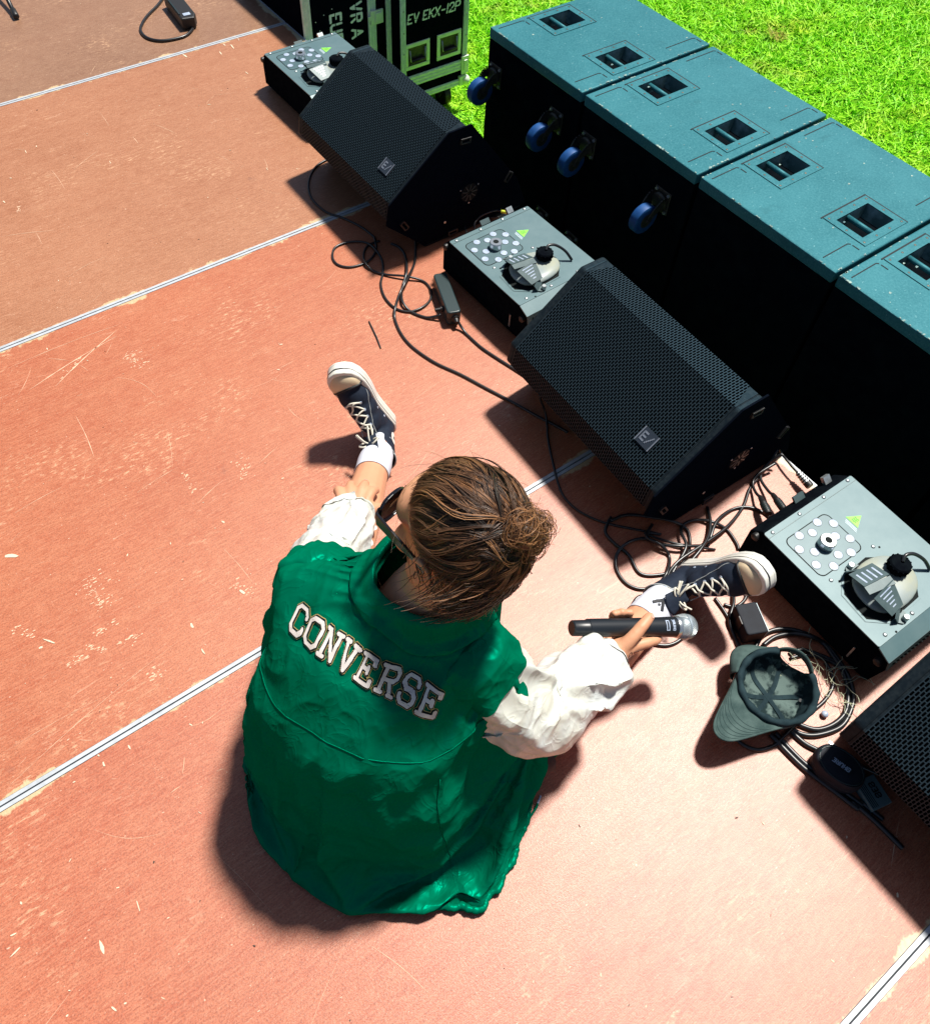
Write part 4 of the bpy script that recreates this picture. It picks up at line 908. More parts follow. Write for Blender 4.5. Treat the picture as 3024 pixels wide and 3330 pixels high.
# power connector block at far end and microphone stand foot
t = empty('power_connector', (-.345, .055, 0), R(-5), 'black power connector block with a looped lead at the top edge', 'connector')
MB().prism([(-.034,-.085),(.018,-.092),(.034,-.060),(.034,.14),(-.034,.14)], lambda u, v, z: (u, v, z), .004, .050).build('housing', M['rubber'], t, bevel=.006)
MB().box((-.002, -.058, .0515), (.030, .022, .003)).build('window', M['lens'], t, bevel=.001)
MB().box((-.028, .02, .052), (.004, .14, .003)).build('ridge', M['adapter'], t)
t = empty('stand_leg', (-.920, .405, 0), 0, 'black tubular stand leg with a rubber foot at the top left corner', 'stand')
MB().tube([(0,.01,.013),(.012,.14,.045),(.03,.34,.11)], .0085, 14).build('tube', M['mic_body'], t, smooth=True)
MB().tube([(0,-.004,.0132),(.0,.0,.0132),(.004,.045,.022)], [.010,.0125,.0115], 14).build('rubber_foot', M['rubber'], t, smooth=True)

# black strap box near the cap
t = empty('strap_box', (-.456, -3.205, 0), R(-25), 'small black box with fabric sides standing between shoe and cap', 'box')
MB().prism(rrect(-.026, -.038, .026, .038, .006, 3), lambda u, v, z: (u, v, z), .002, .050).build('body', M['pouch'], t, bevel=.003)
MB().box((.0268, .0, .030), (.0016, .070, .034)).build('label_edge', M['sticker_white'], t)
MB().box((-.0268, .0, .026), (.002, .02, .046)).build('strap', M['rubber'], t)

# zip case with lettering
t = empty('zip_case', (-.552, -3.538, 0), R(104), 'oval black zip case with white lettering leaning by the near wedge', 'case')
til = Matrix.Rotation(R(8), 3, 'X')
def oval(a, b, n=40, p=2.4):
    return [(a*math.copysign(abs(math.cos(x))**(2/p), math.cos(x)), b*math.copysign(abs(math.sin(x))**(2/p), math.sin(x))) for x in np.linspace(0, 2*math.pi, n, endpoint=False)]
def zc(levels):
    vs_ = []; n = 40
    for s_, z in levels:
        for (u, v) in oval(.052*s_, .037*s_, n): vs_.append((u, v, z))
    fs = [(k*n+i, k*n+(i+1)%n, (k+1)*n+(i+1)%n, (k+1)*n+i) for k in range(len(levels)-1) for i in range(n)]
    fs += [tuple(range(n-1,-1,-1)), tuple(range((len(levels)-1)*n, len(levels)*n))]
    return MB().add(vs_, fs)
zc([(.90,.004),(.97,.010),(1,.022),(1,.026)]).build('lower_shell', M['pouch'], t, smooth=40)
zc([(1,.030),(1,.036),(.97,.046),(.93,.050),(.915,.0505),(.90,.049),(.5,.0505)]).build('lid', M['pouch'], t, smooth=40)
zc([(.985,.026),(1.01,.027),(1.01,.029),(.985,.030)]).build('zip', M['rubber'], t, smooth=40)
MB().tube([(.046*math.cos(a), .0325*math.sin(a), .0502) for a in np.linspace(0, 2*math.pi, 41)], .0011, 6).build('piping', M['adapter'], t, smooth=True)
MB().prism(rrect(-.021, -.0065, .021, .0065, .003, 3), lambda u, v, z: (u, v, z), .0505, .0525).build('badge', M['rubber'], t)
tx = MB(); text_mesh(tx, 'SHURE', lambda u, v: (-.0178 + u + v*.15, -.004 + v, .0531), .0062, adv=1.22, bands=((.16, 0),), cell=.07)
[l_.build('letter', M['lens'], t) for l_ in tx.letters]
MB().box((.030,-.040,.028),(.016,.006,.004)).build('zip_pull', M['steel'], t)

t = empty('printed_carton', (-.523, -3.612, 0), R(-14), 'small grey printed carton lying under the near wedge corner', 'carton')
MB().box((0,0,.010),(.048,.060,.018)).build('carton', M['card'], t, bevel=.001)
tx = MB()
text_mesh(tx, 'SES', lambda u, v: (.000 + v, -.012 + u, .0196), .0085, adv=1.25, bands=((.16, 0),), cell=.08)
for k in range(4): tx.add([(-.021+.004*k,-.026,.0196),(-.021+.004*k,.022,.0196),(-.0195+.004*k,.022,.0196),(-.0195+.004*k,-.026,.0196)], [(0,1,2,3)])
[l_.build('letter', M['fog_black'], t) for l_ in tx.letters]; tag(tx.build('small_print', M['fog_black'], t), kind='stuff')
t = empty('black_folder', (-.505, -3.640, 0), R(28), 'flat black folder edge under the near wedge beside the carton', 'folder')
MB().box((.035,0,.030),(.004,.150,.058), rot=Matrix.Rotation(R(-28),3,'Y')).build('cover', M['pouch'], t, bevel=.001)
MB().tube([(.0185,-.076,.0575),(.0185,.074,.0575)], .0015, 6).build('edge_binding', M['adapter'], t)

# thin black stick
o = MB().tube([(-.650,-1.878,.0025),(-.6662,-1.945,.0025),(-.680,-1.990,.0022)], [.0022,.0026,.0020], 6).build('stick', M['rubber'])
tag(o, 'thin black stick lying on the boards left of the cable loops', 'stick')

# ------------------------------------------------------------------ cap, upside down
CX, CY = -.548, -3.350
cap = empty('baseball_cap', (CX, CY, .003), 0, 'washed grey baseball cap lying upside down by the coiled cable', 'cap')
cap.rotation_euler = (0, R(2), 0); RZ = .072
def cap_rim(a):   # rim height, dipping at the strap opening
    d = (a - R(12) + math.pi) % (2*math.pi) - math.pi
    cut = max(0, 1 - (d / R(26))**2)
    return RZ - .040*math.sqrt(cut)
def cap_pt(a, tt, sc=1.0, zoff=0.0, fold=.10):
    zr = cap_rim(a); rr = .084*(1-(1-tt)**2.6)**.5
    f = noise.noise(Vector((math.cos(a)*1.3, math.sin(a)*1.3, tt*1.6+3))) * fold * (1-tt)**.6 * min(1, tt*4)
    z = .005 + (zr-.005)*tt**1.5 + zoff + max(0, f)*.10 + .010*max(0, f*4)*(1-tt)
    r = rr*sc*(1+f)
    return Vector((r*1.04*math.cos(a), r*.97*math.sin(a), max(z, .002)))
def cap_shell(sc, zoff, fold):
    nA, nV = 84, 22; vs_ = [cap_pt(2*math.pi*i/nA, (j/nV)**.8 if j else .0, sc, zoff, fold) for j in range(nV+1) for i in range(nA)]
    fs = [(j*nA+i, j*nA+(i+1)%nA, (j+1)*nA+(i+1)%nA, (j+1)*nA+i) for j in range(nV) for i in range(nA)]
    return MB().add(vs_, fs)
cap_shell(1.0, 0, .10).build('crown', M['capcloth'], cap, smooth=True, merge=False)
cap_shell(.965, .004, .30).build('lining', M['capline'], cap, smooth=True, merge=False)
mb = MB(); vs_ = []; nB = 80
for j in range(7):
    for i in range(nB+1):
        a = R(46 + 290*i/nB); tt = .985 - .52*j/6; p = cap_pt(a, tt, .935, .0065, .30); p.z += .0022*math.sin(a*11+j)*(j > 2); p.x += .0015*math.sin(a*23); vs_.append(p)
mb.add(vs_, [(j*(nB+1)+i, j*(nB+1)+i+1, (j+1)*(nB+1)+i+1, (j+1)*(nB+1)+i) for j in range(6) for i in range(nB)])
bo = mb.build('sweatband', M['capdark'], cap, smooth=True)
MB().tube([cap_pt(R(42 + 300*i/80), 1.0, .955, .002, .30) for i in range(81)], [.0075 + .0012*math.sin(i*.9) for i in range(81)], 8).build('band_fold', M['capdark'], cap, smooth=True)
for k in range(3):   # seam tapes across the lining
    a0 = R(15 + 60*k); mb = MB(); vs_ = []
    for j in range(33):
        q = -1 + 2*j/32; a = a0 + (math.pi if q < 0 else 0) + .15*math.sin(q*3+k); tt = max(abs(q)*.66, .02)
        c0_ = cap_pt(a, tt, .950, .0062, .30); sdv = Vector((-math.sin(a0), math.cos(a0), 0)); vs_ += [c0_ - sdv*.0050, c0_ + sdv*.0050]
    mb.add(vs_, [(2*j, 2*j+1, 2*j+3, 2*j+2) for j in range(32)]); mb.build('seam_tape', M['capdark'], cap, smooth=True)
for (a, tt) in ((R(250), .45), (R(310), .42), (R(25), .86)):
    p = cap_pt(a, tt, .94, .008, .30); MB().lathe(p, (-p.x*4, -p.y*4, 1), [(0,.0042),(.001,.0042),(.0012,.002)], 12).build('eyelet', M['ink'], cap)
# brim: fan shaped sheet, gently curved
def brim_pt(s, tt):  # s -1..1 across, tt 0..1 out
    a = math.pi + s*R(68); base = Vector((.084*1.04*math.cos(a), .084*.97*math.sin(a), RZ-.002))
    ext = .100*(1-abs(s)**3.4)**.5
    p = base + Vector((-1, s*.42, 0)).normalized()*ext*tt
    p.z = RZ - .002 + .004*tt - .012*abs(s)**2.2*(.2+tt*.6) + .004*s*tt
    return p
bm_ = MB(); nS, nT = 48, 14; vs_ = [brim_pt(-1+2*i/nS, j/nT) for j in range(nT+1) for i in range(nS+1)]
bm_.add(vs_, [(j*(nS+1)+i, j*(nS+1)+i+1, (j+1)*(nS+1)+i+1, (j+1)*(nS+1)+i) for j in range(nT) for i in range(nS)])
br = bm_.build('brim', M['capcloth'], cap, smooth=True); sd = br.modifiers.new('s','SOLIDIFY'); sd.thickness = .003; sd.offset = 0
for k in range(6):
    tt = .36 + .55*k/5
    MB().tube([brim_pt(-.93+1.86*i/40, tt)+Vector((0,0,.0014)) for i in range(41)], .0007, 4).build('stitch_row', M['capstitch'], br)
MB().tube([brim_pt(-1+2*i/60, 1) for i in range(61)], .0027, 8).build('brim_edge', M['capcloth'], br, smooth=True)
# strap over the opening
st_ = []
for i in range(25):
    a = R(-18 + 62*i/24); bul = .012*math.sin(math.pi*i/24); st_.append(Vector(((.0880+bul)*math.cos(a), (.0820+bul)*math.sin(a), RZ+.001+.004*math.sin(math.pi*i/24))))
mb = MB(); vs_ = []
for p in st_: vs_ += [p + Vector((0,0,-.011)), p + Vector((0,0,.009))]
mb.add(vs_, [(2*i,2*i+2,2*i+3,2*i+1) for i in range(24)]); so = mb.build('strap', M['capcloth'], cap, smooth=True); so.modifiers.new('s','SOLIDIFY').thickness = .002
# floppy outer back panel
mb = MB(); vs_ = []
for j in range(9):
    for i in range(25):
        a = R(40 + 84*i/24); tt = j/8; rr = .086 + .020*math.sin(math.pi*tt)*(1+.5*math.sin(a*5)); vs_.append((rr*1.03*math.cos(a), rr*math.sin(a), RZ + .003 - .045*tt + .004*math.sin(a*7)*tt))
mb.add(vs_, [(j*25+i, j*25+i+1, (j+1)*25+i+1, (j+1)*25+i) for j in range(8) for i in range(24)]); mb.build('back_panel', M['capcloth'], cap, smooth=True).modifiers.new('s','SOLIDIFY').thickness = .002

# tangle of pale string by the cap
sg = MB(); rnd = random.Random(5)
for k in range(26):
    c = Vector((-.418 + rnd.uniform(-.012,.02), -3.395 + rnd.uniform(-.05,.03), .010)); pts = []; a = rnd.uniform(0, 6.28); b = rnd.uniform(.015,.05)
    p = c.copy()
    for i in range(8):
        a += rnd.uniform(-.9,.9); p = p + Vector((math.cos(a)*b*.35, math.sin(a)*b*.35, rnd.uniform(-.004,.006))); p.z = min(max(p.z,.003),.04); pts.append(p.copy())
    sg.tube(catmull(pts,3), .0007, 4)
tag(sg.build('string_tangle', M['straw']), 'tangle of pale thin string beside the cap', 'string')
o = MB().sphere((-.470,-3.447,.008), (.008,.008,.007), 14, 10).build('plastic_cap', M['lens'], smooth=True); tag(o, 'small clear plastic cap in the string tangle', 'cap')

# ------------------------------------------------------------------ debris and scratches on the boards
rnd = random.Random(11)
def flake(mb, x, y, l, w, a, z, k=6):
    ca, sa = math.cos(a), math.sin(a); vs_ = []
    for i in range(k):
        th = 2*math.pi*i/k; r = rnd.uniform(.65, 1.15); u = l/2*math.cos(th)*r; v = w/2*math.sin(th)*r
        vs_.append((x+u*ca-v*sa, y+u*sa+v*ca))
    n = k; h = rnd.uniform(.0006,.0016)
    mb.add([(p[0],p[1],z) for p in vs_] + [(p[0],p[1],z+h) for p in vs_], [tuple(range(n,2*n))] + [(i,(i+1)%n,n+(i+1)%n,n+i) for i in range(n)])
ch = MB(); cd = MB()
for _ in range(240):
    x = rnd.uniform(-2.3, -.45); y = rnd.uniform(-4.1, .6)
    s_ = rnd.random()**3
    flake(ch, x, y, .0025+.009*s_, .0012+.003*s_, rnd.uniform(0,3.14), .0003)
for _ in range(110):
    x = rnd.uniform(-2.2, -.35); y = rnd.uniform(-4.0, .6); flake(cd, x, y, .002+.006*rnd.random()**2, .0012+.002*rnd.random(), rnd.uniform(0,3.14), .0003, 5)
# larger chips seen singly in the picture
for (x,y,l,w,a) in CHIPS: flake(ch, x, y, l*.85, w*.6, a, .0003, 8)
tag(ch.build('wood_chips', M['chip'], merge=False), 'pale paint and wood chips scattered over the boards', 'chips', kind='stuff')
tag(cd.build('dark_crumbs', M['chip_dark'], merge=False), 'dark crumbs scattered over the boards', 'crumbs', kind='stuff')
scm = MB()
def scratch(x0, y0, x1, y1, w, bend=.03):
    a = Vector((x0,y0)); b = Vector((x1,y1)); d = b-a; L = d.length; p = Vector((-d.y,d.x))/max(L,1e-6); n = max(4,int(L/.012)); pts = []
    ph = rnd.uniform(0,9)
    for i in range(n+1):
        t_ = i/n; off = bend*L*math.sin(math.pi*t_); ww = w*(.25+.75*math.sin(math.pi*min(max(t_,.04),.96)))*(.5+abs(noise.noise(Vector((t_*7+ph,ph,0))))*1.6)
        c = a + d*t_ + p*off; pts += [(c.x-p.x*ww, c.y-p.y*ww, .0006), (c.x+p.x*ww, c.y+p.y*ww, .0006)]
    scm.add(pts, [(2*i,2*i+1,2*i+3,2*i+2) for i in range(n)])
for _ in range(120):
    x = rnd.uniform(-2.2,-.5); y = rnd.uniform(-4.0,.5); a = rnd.choice((.4,.55,-.5,1.9,2.4,.1))+rnd.gauss(0,.25); L = .015+.16*rnd.random()**2.5
    if x > -.9 and y < -2.9 and rnd.random() < .6: continue
    scratch(x, y, x+L*math.cos(a), y+L*math.sin(a), .0002+.0004*rnd.random(), rnd.uniform(-.12,.12))
def scuff(x0, y0, x1, y1, w):     # a worn patch: many small bare spots strung along the ply ridges
    L = math.hypot(x1-x0, y1-y0); n = int(18 + L*w*26000)
    for _ in range(n):
        t_ = rnd.random(); u = rnd.gauss(0, 1)*w*2.2; dx, dy = (x1-x0)/L, (y1-y0)/L; cx_, cy_ = x0+(x1-x0)*t_-dy*u, y0+(y1-y0)*t_+dx*u
        l = .003+.011*rnd.random()**2; h = .0010+.0024*rnd.random(); k = 6
        scm.add([(cx_+l/2*math.cos(6.283*i/k)*rnd.uniform(.6,1.2), cy_+h/2*math.sin(6.283*i/k)*rnd.uniform(.6,1.3), .0005+.00012*rnd.random()) for i in range(k)], [tuple(range(k))])
for (x0,y0,x1,y1,w) in SCRATCHES:
    if w > .0016 and math.hypot(x1-x0, y1-y0) < .16: scuff(x0, y0, x1, y1, w)
    else: scratch(x0, y0, x1, y1, w*.6, .02)
tag(scm.build('floor_scratches', M['scratch'], merge=False), 'pale scratches scored into the red boards', 'scratches', kind='stuff')

# ------------------------------------------------------------------ lawn
def lawn():
    n = 230000
    x = rng.uniform(-.3, 5.2, n); y = rng.uniform(-3.2, 3.4, n)
    keep = ~((x > SX0) & (x < SX1) & (y > -3.2) & (y < -1.06)) & (x > .05)
    den = np.array([0.0])
    x = x[keep]; y = y[keep]; n = len(x)
    clump = np.sin(x*23+np.sin(y*17)*2)*np.sin(y*27+np.sin(x*13)*2)
    h = (.012 + .016*rng.random(n))*(1+.35*clump); w = .0035+.0035*rng.random(n); a = rng.uniform(0, 2*math.pi, n); ln = rng.normal(0, .026, (n,2))
    dx, dy = np.cos(a)*w, np.sin(a)*w
    V_ = np.empty((n,3,3)); V_[:,0] = np.stack([x-dx,y-dy,np.full(n,GZ)],1); V_[:,1] = np.stack([x+dx,y+dy,np.full(n,GZ)],1); V_[:,2] = np.stack([x+ln[:,0],y+ln[:,1],GZ+h],1)
    me = bpy.data.meshes.new('grass'); me.vertices.add(n*3); me.vertices.foreach_set('co', V_.ravel())
    me.loops.add(n*3); me.loops.foreach_set('vertex_index', np.arange(n*3, dtype=np.int32)); me.polygons.add(n); me.polygons.foreach_set('loop_start', np.arange(0,n*3,3,dtype=np.int32)); me.polygons.foreach_set('loop_total', np.full(n,3,dtype=np.int32))
    att = me.attributes.new('tint','FLOAT','FACE'); att.data.foreach_set('value', rng.random(n).astype(np.float32))
    me.update(); me.validate()
    m, nt, bs = nmat('grass_blades'); at = N(nt,'ShaderNodeAttribute'); at.attribute_name = 'tint'
    gp = N(nt,'ShaderNodeNewGeometry').outputs['Position']
    c = mixc(nt, at.outputs['Fac'], (.16,.58,.004), (.40,.86,.02)); c = mixc(nt, ramp(nt, noise_(nt, gp, 3.2, 4, .6), .52, .72), c, (.50,.72,.03))
    c = mixc(nt, ramp(nt, noise_(nt, gp, 1.7, 5, .65), .58, .70), c, (.36,.38,.05)); c = mixc(nt, ramp(nt, noise_(nt, gp, 7, 4, .65), .58, .72), c, (.10,.36,.01))
    nt.links.new(c, bs.inputs['Base Color']); bs.inputs['Roughness'].default_value = .6; bs.inputs['Specular IOR Level'].default_value = .3
    bs.inputs['Transmission Weight'].default_value = 0; bs.inputs['Subsurface Weight'].default_value = 0
    me.materials.append(m); o = bpy.data.objects.new('grass', me); link(o); return tag(o, 'bright green short lawn behind the subwoofers', 'grass', kind='stuff')
lawn()
CLOTH_JK = (86, 57, [-1.5869, -3.3178, 0.006], [600,16,15,19,20,22,21,14,19,22,17,13,11,-4,-68,-51,-32,-44,-24,-72,-93,-21,-22,-21,-22,-22,-22,-21,-21,-21,-20,-18,-17,-17,-18,-19,-11,-11,-10,-10,-8,-7,-4,-3,-1,1,1,1,2,4,5,8,9,9,10,9,10,10,10,13,13,13,13,14,14,15,17,17,18,18,19,18,19,18,18,19,19,18,18,18,17,16,16,15,14,13,3,3,3,-4,-5,-6,0,9,-2,-9,2,-4,5,1,10,5,-7,5,-16,4,-3,0,0,0,1,0,1,0,0,0,1,3,1,1,
2,3,0,6,-3,-6,-2,4,8,-3,0,0,-3,-3,5,-4,-3,-7,1,-13,7,0,3,-7,9,5,1,-2,-7,6,-10,12,5,4,-16,6,5,-2,3,-9,-2,2,-4,3,2,0,-2,4,5,1,-1,-1,2,-4,2,6,3,-3,-10,-2,6,6,-7,-8,-2,5,5,6,-1,0,-13,6,-2,-1,2,0,1,1,0,0,0,3,6,-1,-2,-2,-2,8,8,-8,-7,-2,8,10,-12,-11,1,-7,-4,13,-9,-6,6,-1,-7,11,-7,1,-4,12,-7,-2,3,-3,7,-5,7,-3,0,1,
19,-15,3,7,1,-2,-4,-5,2,-4,3,4,5,-7,0,4,6,2,12,-2,-8,-4,3,7,4,-13,-5,1,10,0,-9,6,-10,-2,18,-19,8,-1,2,1,-1,2,0,0,0,2,6,3,-5,-2,-1,-1,9,4,-9,-7,0,13,-3,-16,-6,3,-2,-2,8,-8,-4,5,-4,-1,0,1,1,2,2,-4,2,0,-1,0,2,4,2,-4,-1,-1,2,9,-1,4,3,6,-4,-5,4,0,-7,0,3,7,-7,-2,1,4,4,6,5,-7,-9,0,7,10,-13,-10,2,18,5,-9,-4,6,
-16,11,-1,-4,-1,0,1,0,-2,0,5,8,-3,-2,-3,-1,-1,11,5,-9,-9,1,4,-5,-2,-10,13,-1,-10,17,-11,-12,-1,3,-4,1,-1,5,5,-3,-3,0,0,-2,1,7,2,-4,2,-6,2,-1,0,10,2,-1,-6,5,-3,9,-1,5,3,-9,-2,2,8,-4,-6,2,1,0,3,8,3,-8,-9,3,16,-2,0,-9,0,6,3,1,-3,-5,1,-10,2,1,-2,-1,3,8,3,-6,1,-5,0,1,11,3,-10,-7,1,4,6,3,-5,6,-11,-4,6,-21,-1,0,3,-5,
1,2,2,2,-7,0,4,0,-3,3,-3,1,-1,0,6,4,-7,9,4,1,0,0,3,-16,17,-5,2,1,1,7,-7,-3,-1,8,1,-7,6,-5,0,1,5,6,1,-11,1,18,-5,0,-4,1,-1,0,-9,-9,8,-18,16,-2,1,4,9,-6,2,-3,-5,2,3,10,3,-11,-7,0,7,7,1,-1,-1,4,-4,-1,-10,1,-6,5,-5,-3,-3,-1,1,-10,1,8,-4,-4,2,-1,1,-1,6,4,-2,-3,12,1,3,-3,-1,1,1,7,-3,4,-8,1,-5,1,7,-2,-5,0,
5,6,9,2,-7,-3,-1,2,6,8,-16,-3,12,1,-8,-1,11,-10,-7,2,-14,4,12,2,8,3,-9,7,-9,1,3,2,10,0,-11,-5,2,8,6,0,-1,-5,-3,-5,-2,11,4,-2,0,-2,3,2,-1,-3,-8,-4,-6,-6,-4,4,-1,-4,2,2,-3,1,2,13,4,-1,0,3,-3,-1,0,7,0,1,-3,-6,7,-8,-3,5,4,-6,-1,2,-1,4,7,1,-4,-5,-3,6,15,-9,-19,-7,-4,-5,30,-12,-5,3,1,35,-27,7,-4,2,0,-6,4,0,3,10,-1,-12,
-4,4,10,5,-2,-7,-7,-6,0,-2,6,4,-10,-1,19,1,3,2,-1,-2,1,-4,-1,-11,-9,3,-4,2,-2,-1,-2,3,10,3,0,1,0,-1,1,0,-1,5,1,1,2,-8,-2,7,-7,-5,1,6,0,-6,1,-3,-1,2,5,3,0,-2,0,3,-9,-21,15,4,-1,-1,7,3,13,-26,26,-13,2,-6,3,1,-1,6,7,-5,-11,0,6,9,-1,-7,-8,-4,-1,0,1,4,6,-16,9,12,2,2,0,0,3,1,0,0,-10,-7,-2,1,8,4,0,-1,-14,4,0,1,
-1,2,0,1,1,0,-1,3,2,-1,3,-1,-8,2,6,-9,-4,0,3,6,5,0,-2,-2,-4,0,-1,-3,10,12,-1,-10,-3,2,-5,0,-4,-6,27,-25,17,0,-1,0,-2,1,8,1,-6,-7,1,8,3,-8,-8,-3,-2,2,0,2,10,2,-15,5,5,5,-7,2,3,3,-1,-3,2,-2,9,0,-7,4,1,-1,-1,-2,-5,2,-4,-1,1,-1,1,1,3,0,2,-2,0,2,1,5,-5,-7,5,5,-9,-3,0,-1,-1,3,-4,2,1,-3,7,-8,-3,3,6,-1,-9,8,
-7,-7,-1,2,11,8,5,-2,-7,-3,6,7,-7,-1,-4,3,5,-5,-8,-2,0,-1,3,1,4,9,-9,-8,14,2,-11,6,5,0,-2,-9,-8,5,0,9,4,0,-1,3,0,1,-4,-12,13,0,1,-6,-3,0,-1,0,1,2,2,2,0,-1,1,3,1,-6,-2,7,-1,-8,-1,0,-1,1,4,-2,-3,-2,-1,-7,-5,-4,8,2,10,-5,-3,4,4,5,0,-3,-6,2,1,1,2,0,-1,-2,2,-1,-5,-3,2,1,3,5,5,5,-1,-8,-7,3,-11,3,16,-8,-10,-5,
8,6,11,2,3,0,-6,-3,1,1,1,-2,-15,5,10,-1,0,3,-4,-5,0,-1,-1,0,1,2,2,0,2,0,7,-2,-9,2,8,-6,-5,1,0,-2,4,1,3,0,-13,2,-12,-6,6,34,-15,13,-30,1,1,2,6,4,-15,3,12,2,5,-10,1,-3,-1,0,2,5,4,4,4,1,-1,-8,-5,-4,0,-3,9,10,-3,-13,-5,3,-6,4,5,13,3,-4,-4,1,3,0,0,-5,-6,3,6,0,0,0,2,-1,-7,0,-1,-1,0,1,1,3,0,-2,4,7,-4,-8,
6,4,-9,-1,1,0,-3,1,1,3,-7,-3,2,-10,0,24,10,-2,-13,-1,-2,-4,-6,7,-8,5,6,6,-14,2,0,4,3,5,4,1,0,-1,-3,-3,-4,1,0,-1,-1,1,10,-15,-8,7,14,0,-1,2,0,-10,6,-8,0,4,5,1,0,-6,-3,4,2,0,0,0,0,1,3,-6,-4,0,0,-1,0,-1,2,4,-6,5,9,-7,-4,9,-3,-7,0,1,-2,1,1,1,-12,9,-10,-2,-9,1,24,-6,0,0,0,-5,-7,19,-2,-2,6,-9,0,13,1,-1,2,-2,
-2,-2,-3,-3,-3,-3,-1,0,1,3,7,10,-15,-1,13,4,-12,2,6,-11,-3,1,4,6,-2,3,-1,-1,-1,-4,-3,5,0,0,0,0,-3,-1,-2,6,2,-7,-1,-1,1,-1,1,2,5,-9,4,9,-8,2,7,-8,0,1,-1,-2,1,0,-3,6,-7,1,1,-4,-16,-14,49,-10,-4,7,-44,42,3,0,-7,3,7,-13,1,0,-3,0,0,-1,-1,-1,-1,2,2,4,8,6,5,-5,-5,9,-9,0,4,-5,-13,9,4,-2,-8,-4,14,6,-5,0,-1,-6,1,4,0,-1,
0,-4,0,-3,3,-5,2,7,-2,-3,-1,0,-1,-1,4,8,-11,0,8,-7,8,0,1,-2,3,-4,0,1,-3,2,-2,-6,7,-15,5,4,13,10,-1,-4,-30,24,2,1,-12,3,-6,-1,-1,-1,1,4,-3,1,0,2,4,4,6,6,2,1,-3,-10,0,-9,-4,9,-6,1,16,4,-6,-12,-5,3,3,11,0,-1,-1,-6,1,3,0,0,-1,0,0,2,-7,4,-4,0,2,0,-2,2,-2,1,-4,4,9,-9,-5,6,-1,10,6,-7,1,-2,0,0,-1,0,-6,2,-1,0,
-3,23,-23,6,8,4,13,-27,-2,7,1,-1,-2,4,0,2,-2,-8,3,-1,6,6,5,5,1,-2,-1,-8,-3,6,1,-5,-6,-7,12,8,-4,-6,-1,6,-10,0,4,4,3,-1,-3,-7,5,3,-1,-1,-3,-3,0,1,6,-5,3,-2,-1,3,1,-4,0,-1,2,-4,3,10,-5,-9,1,5,4,-4,0,-1,-1,-1,1,-3,-2,-1,-1,-1,4,2,-11,0,2,1,44,-20,-14,-1,-3,7,-1,1,1,-5,-1,3,0,5,6,5,2,-3,-2,-4,-10,4,-6,0,-3,9,1,-4,
2,7,-13,-2,7,-3,6,-4,5,0,3,-2,-2,-2,3,-1,0,-2,-1,-1,-1,-1,0,5,-4,2,1,0,-2,4,-2,-3,0,2,-3,3,9,-5,-8,0,-1,1,0,-2,-1,1,-1,0,-2,-2,-2,0,2,0,-4,-1,-3,2,0,-5,16,10,0,-11,2,-3,2,0,0,4,2,4,4,-3,-2,-2,-6,-4,3,-5,2,0,2,4,14,-3,-3,-16,6,-3,2,1,-2,4,1,-2,11,-12,4,-1,1,1,-2,0,-3,1,0,-1,-1,-2,3,-1,0,1,3,-2,2,1,-3,-2,
1,-1,3,10,-7,-7,-2,9,-8,0,-2,3,-2,-4,3,-2,0,-1,-7,6,0,-2,4,6,-21,18,2,-7,4,4,-2,5,-6,0,4,4,0,4,-2,-1,-3,-5,-3,2,-3,0,6,-1,8,-8,0,-5,-4,2,0,5,-5,12,-6,3,2,-11,8,-7,6,2,2,-1,-1,-2,0,0,-1,1,-1,-1,0,0,0,0,0,0,2,-1,3,0,-2,-3,1,3,12,-12,-2,1,1,3,-8,2,-3,-3,4,-2,-4,-1,5,-1,5,0,0,3,-9,5,-1,-2,4,3,1,-1,-1,1,
3,-1,5,2,-3,-2,-5,-2,2,-3,2,3,-3,4,-4,6,-8,3,1,-2,5,0,-3,1,0,1,0,-3,-6,6,2,2,0,0,-1,-1,-1,0,0,-1,0,0,-1,0,0,0,0,1,1,2,-3,0,3,3,-5,-2,3,13,15,-15,5,-9,1,-15,6,-5,1,9,3,-6,0,4,0,3,3,0,1,-7,1,6,-3,2,1,-4,1,4,1,0,6,-2,-3,-7,-1,3,-3,2,0,4,2,-3,-1,0,1,-2,-2,3,-3,2,2,1,0,0,0,2,-5,0,1,3,1,-1,
-2,-1,0,0,0,-1,0,0,0,-1,0,-1,0,1,-1,3,3,0,-5,0,5,2,-8,4,6,4,-9,1,-2,6,5,-21,1,-3,2,-1,4,0,3,1,-3,5,0,-3,-5,12,-4,0,1,-2,1,3,1,4,0,-5,-7,2,3,-3,1,3,6,-4,-3,2,1,-1,0,6,-4,-4,-1,0,6,-3,1,-1,0,2,-1,-2,0,3,0,-1,-3,1,2,-2,0,-2,0,0,0,0,-1,-1,0,-1,1,0,1,3,4,-4,-5,1,8,0,-2,5,-13,8,7,3,-1,0,1,6,
-9,-18,-7,12,4,1,-1,-3,7,-6,-3,9,0,-3,1,0,1,3,3,3,-6,-8,2,5,-4,1,8,1,-7,2,1,-1,1,-1,1,0,6,-5,-4,0,1,0,2,-1,0,0,1,-3,1,7,-5,1,-3,-1,1,0,0,-1,-1,0,0,0,-1,0,-2,0,0,1,0,-1,2,5,2,-7,-3,1,-2,-10,18,-6,13,14,3,-20,7,14,-6,6,-14,-24,5,2,-1,-6,7,-5,-1,4,1,-3,2,6,-2,1,4,-6,-8,4,6,-6,2,7,-6,-2,9,0,2,-2,-1,4,
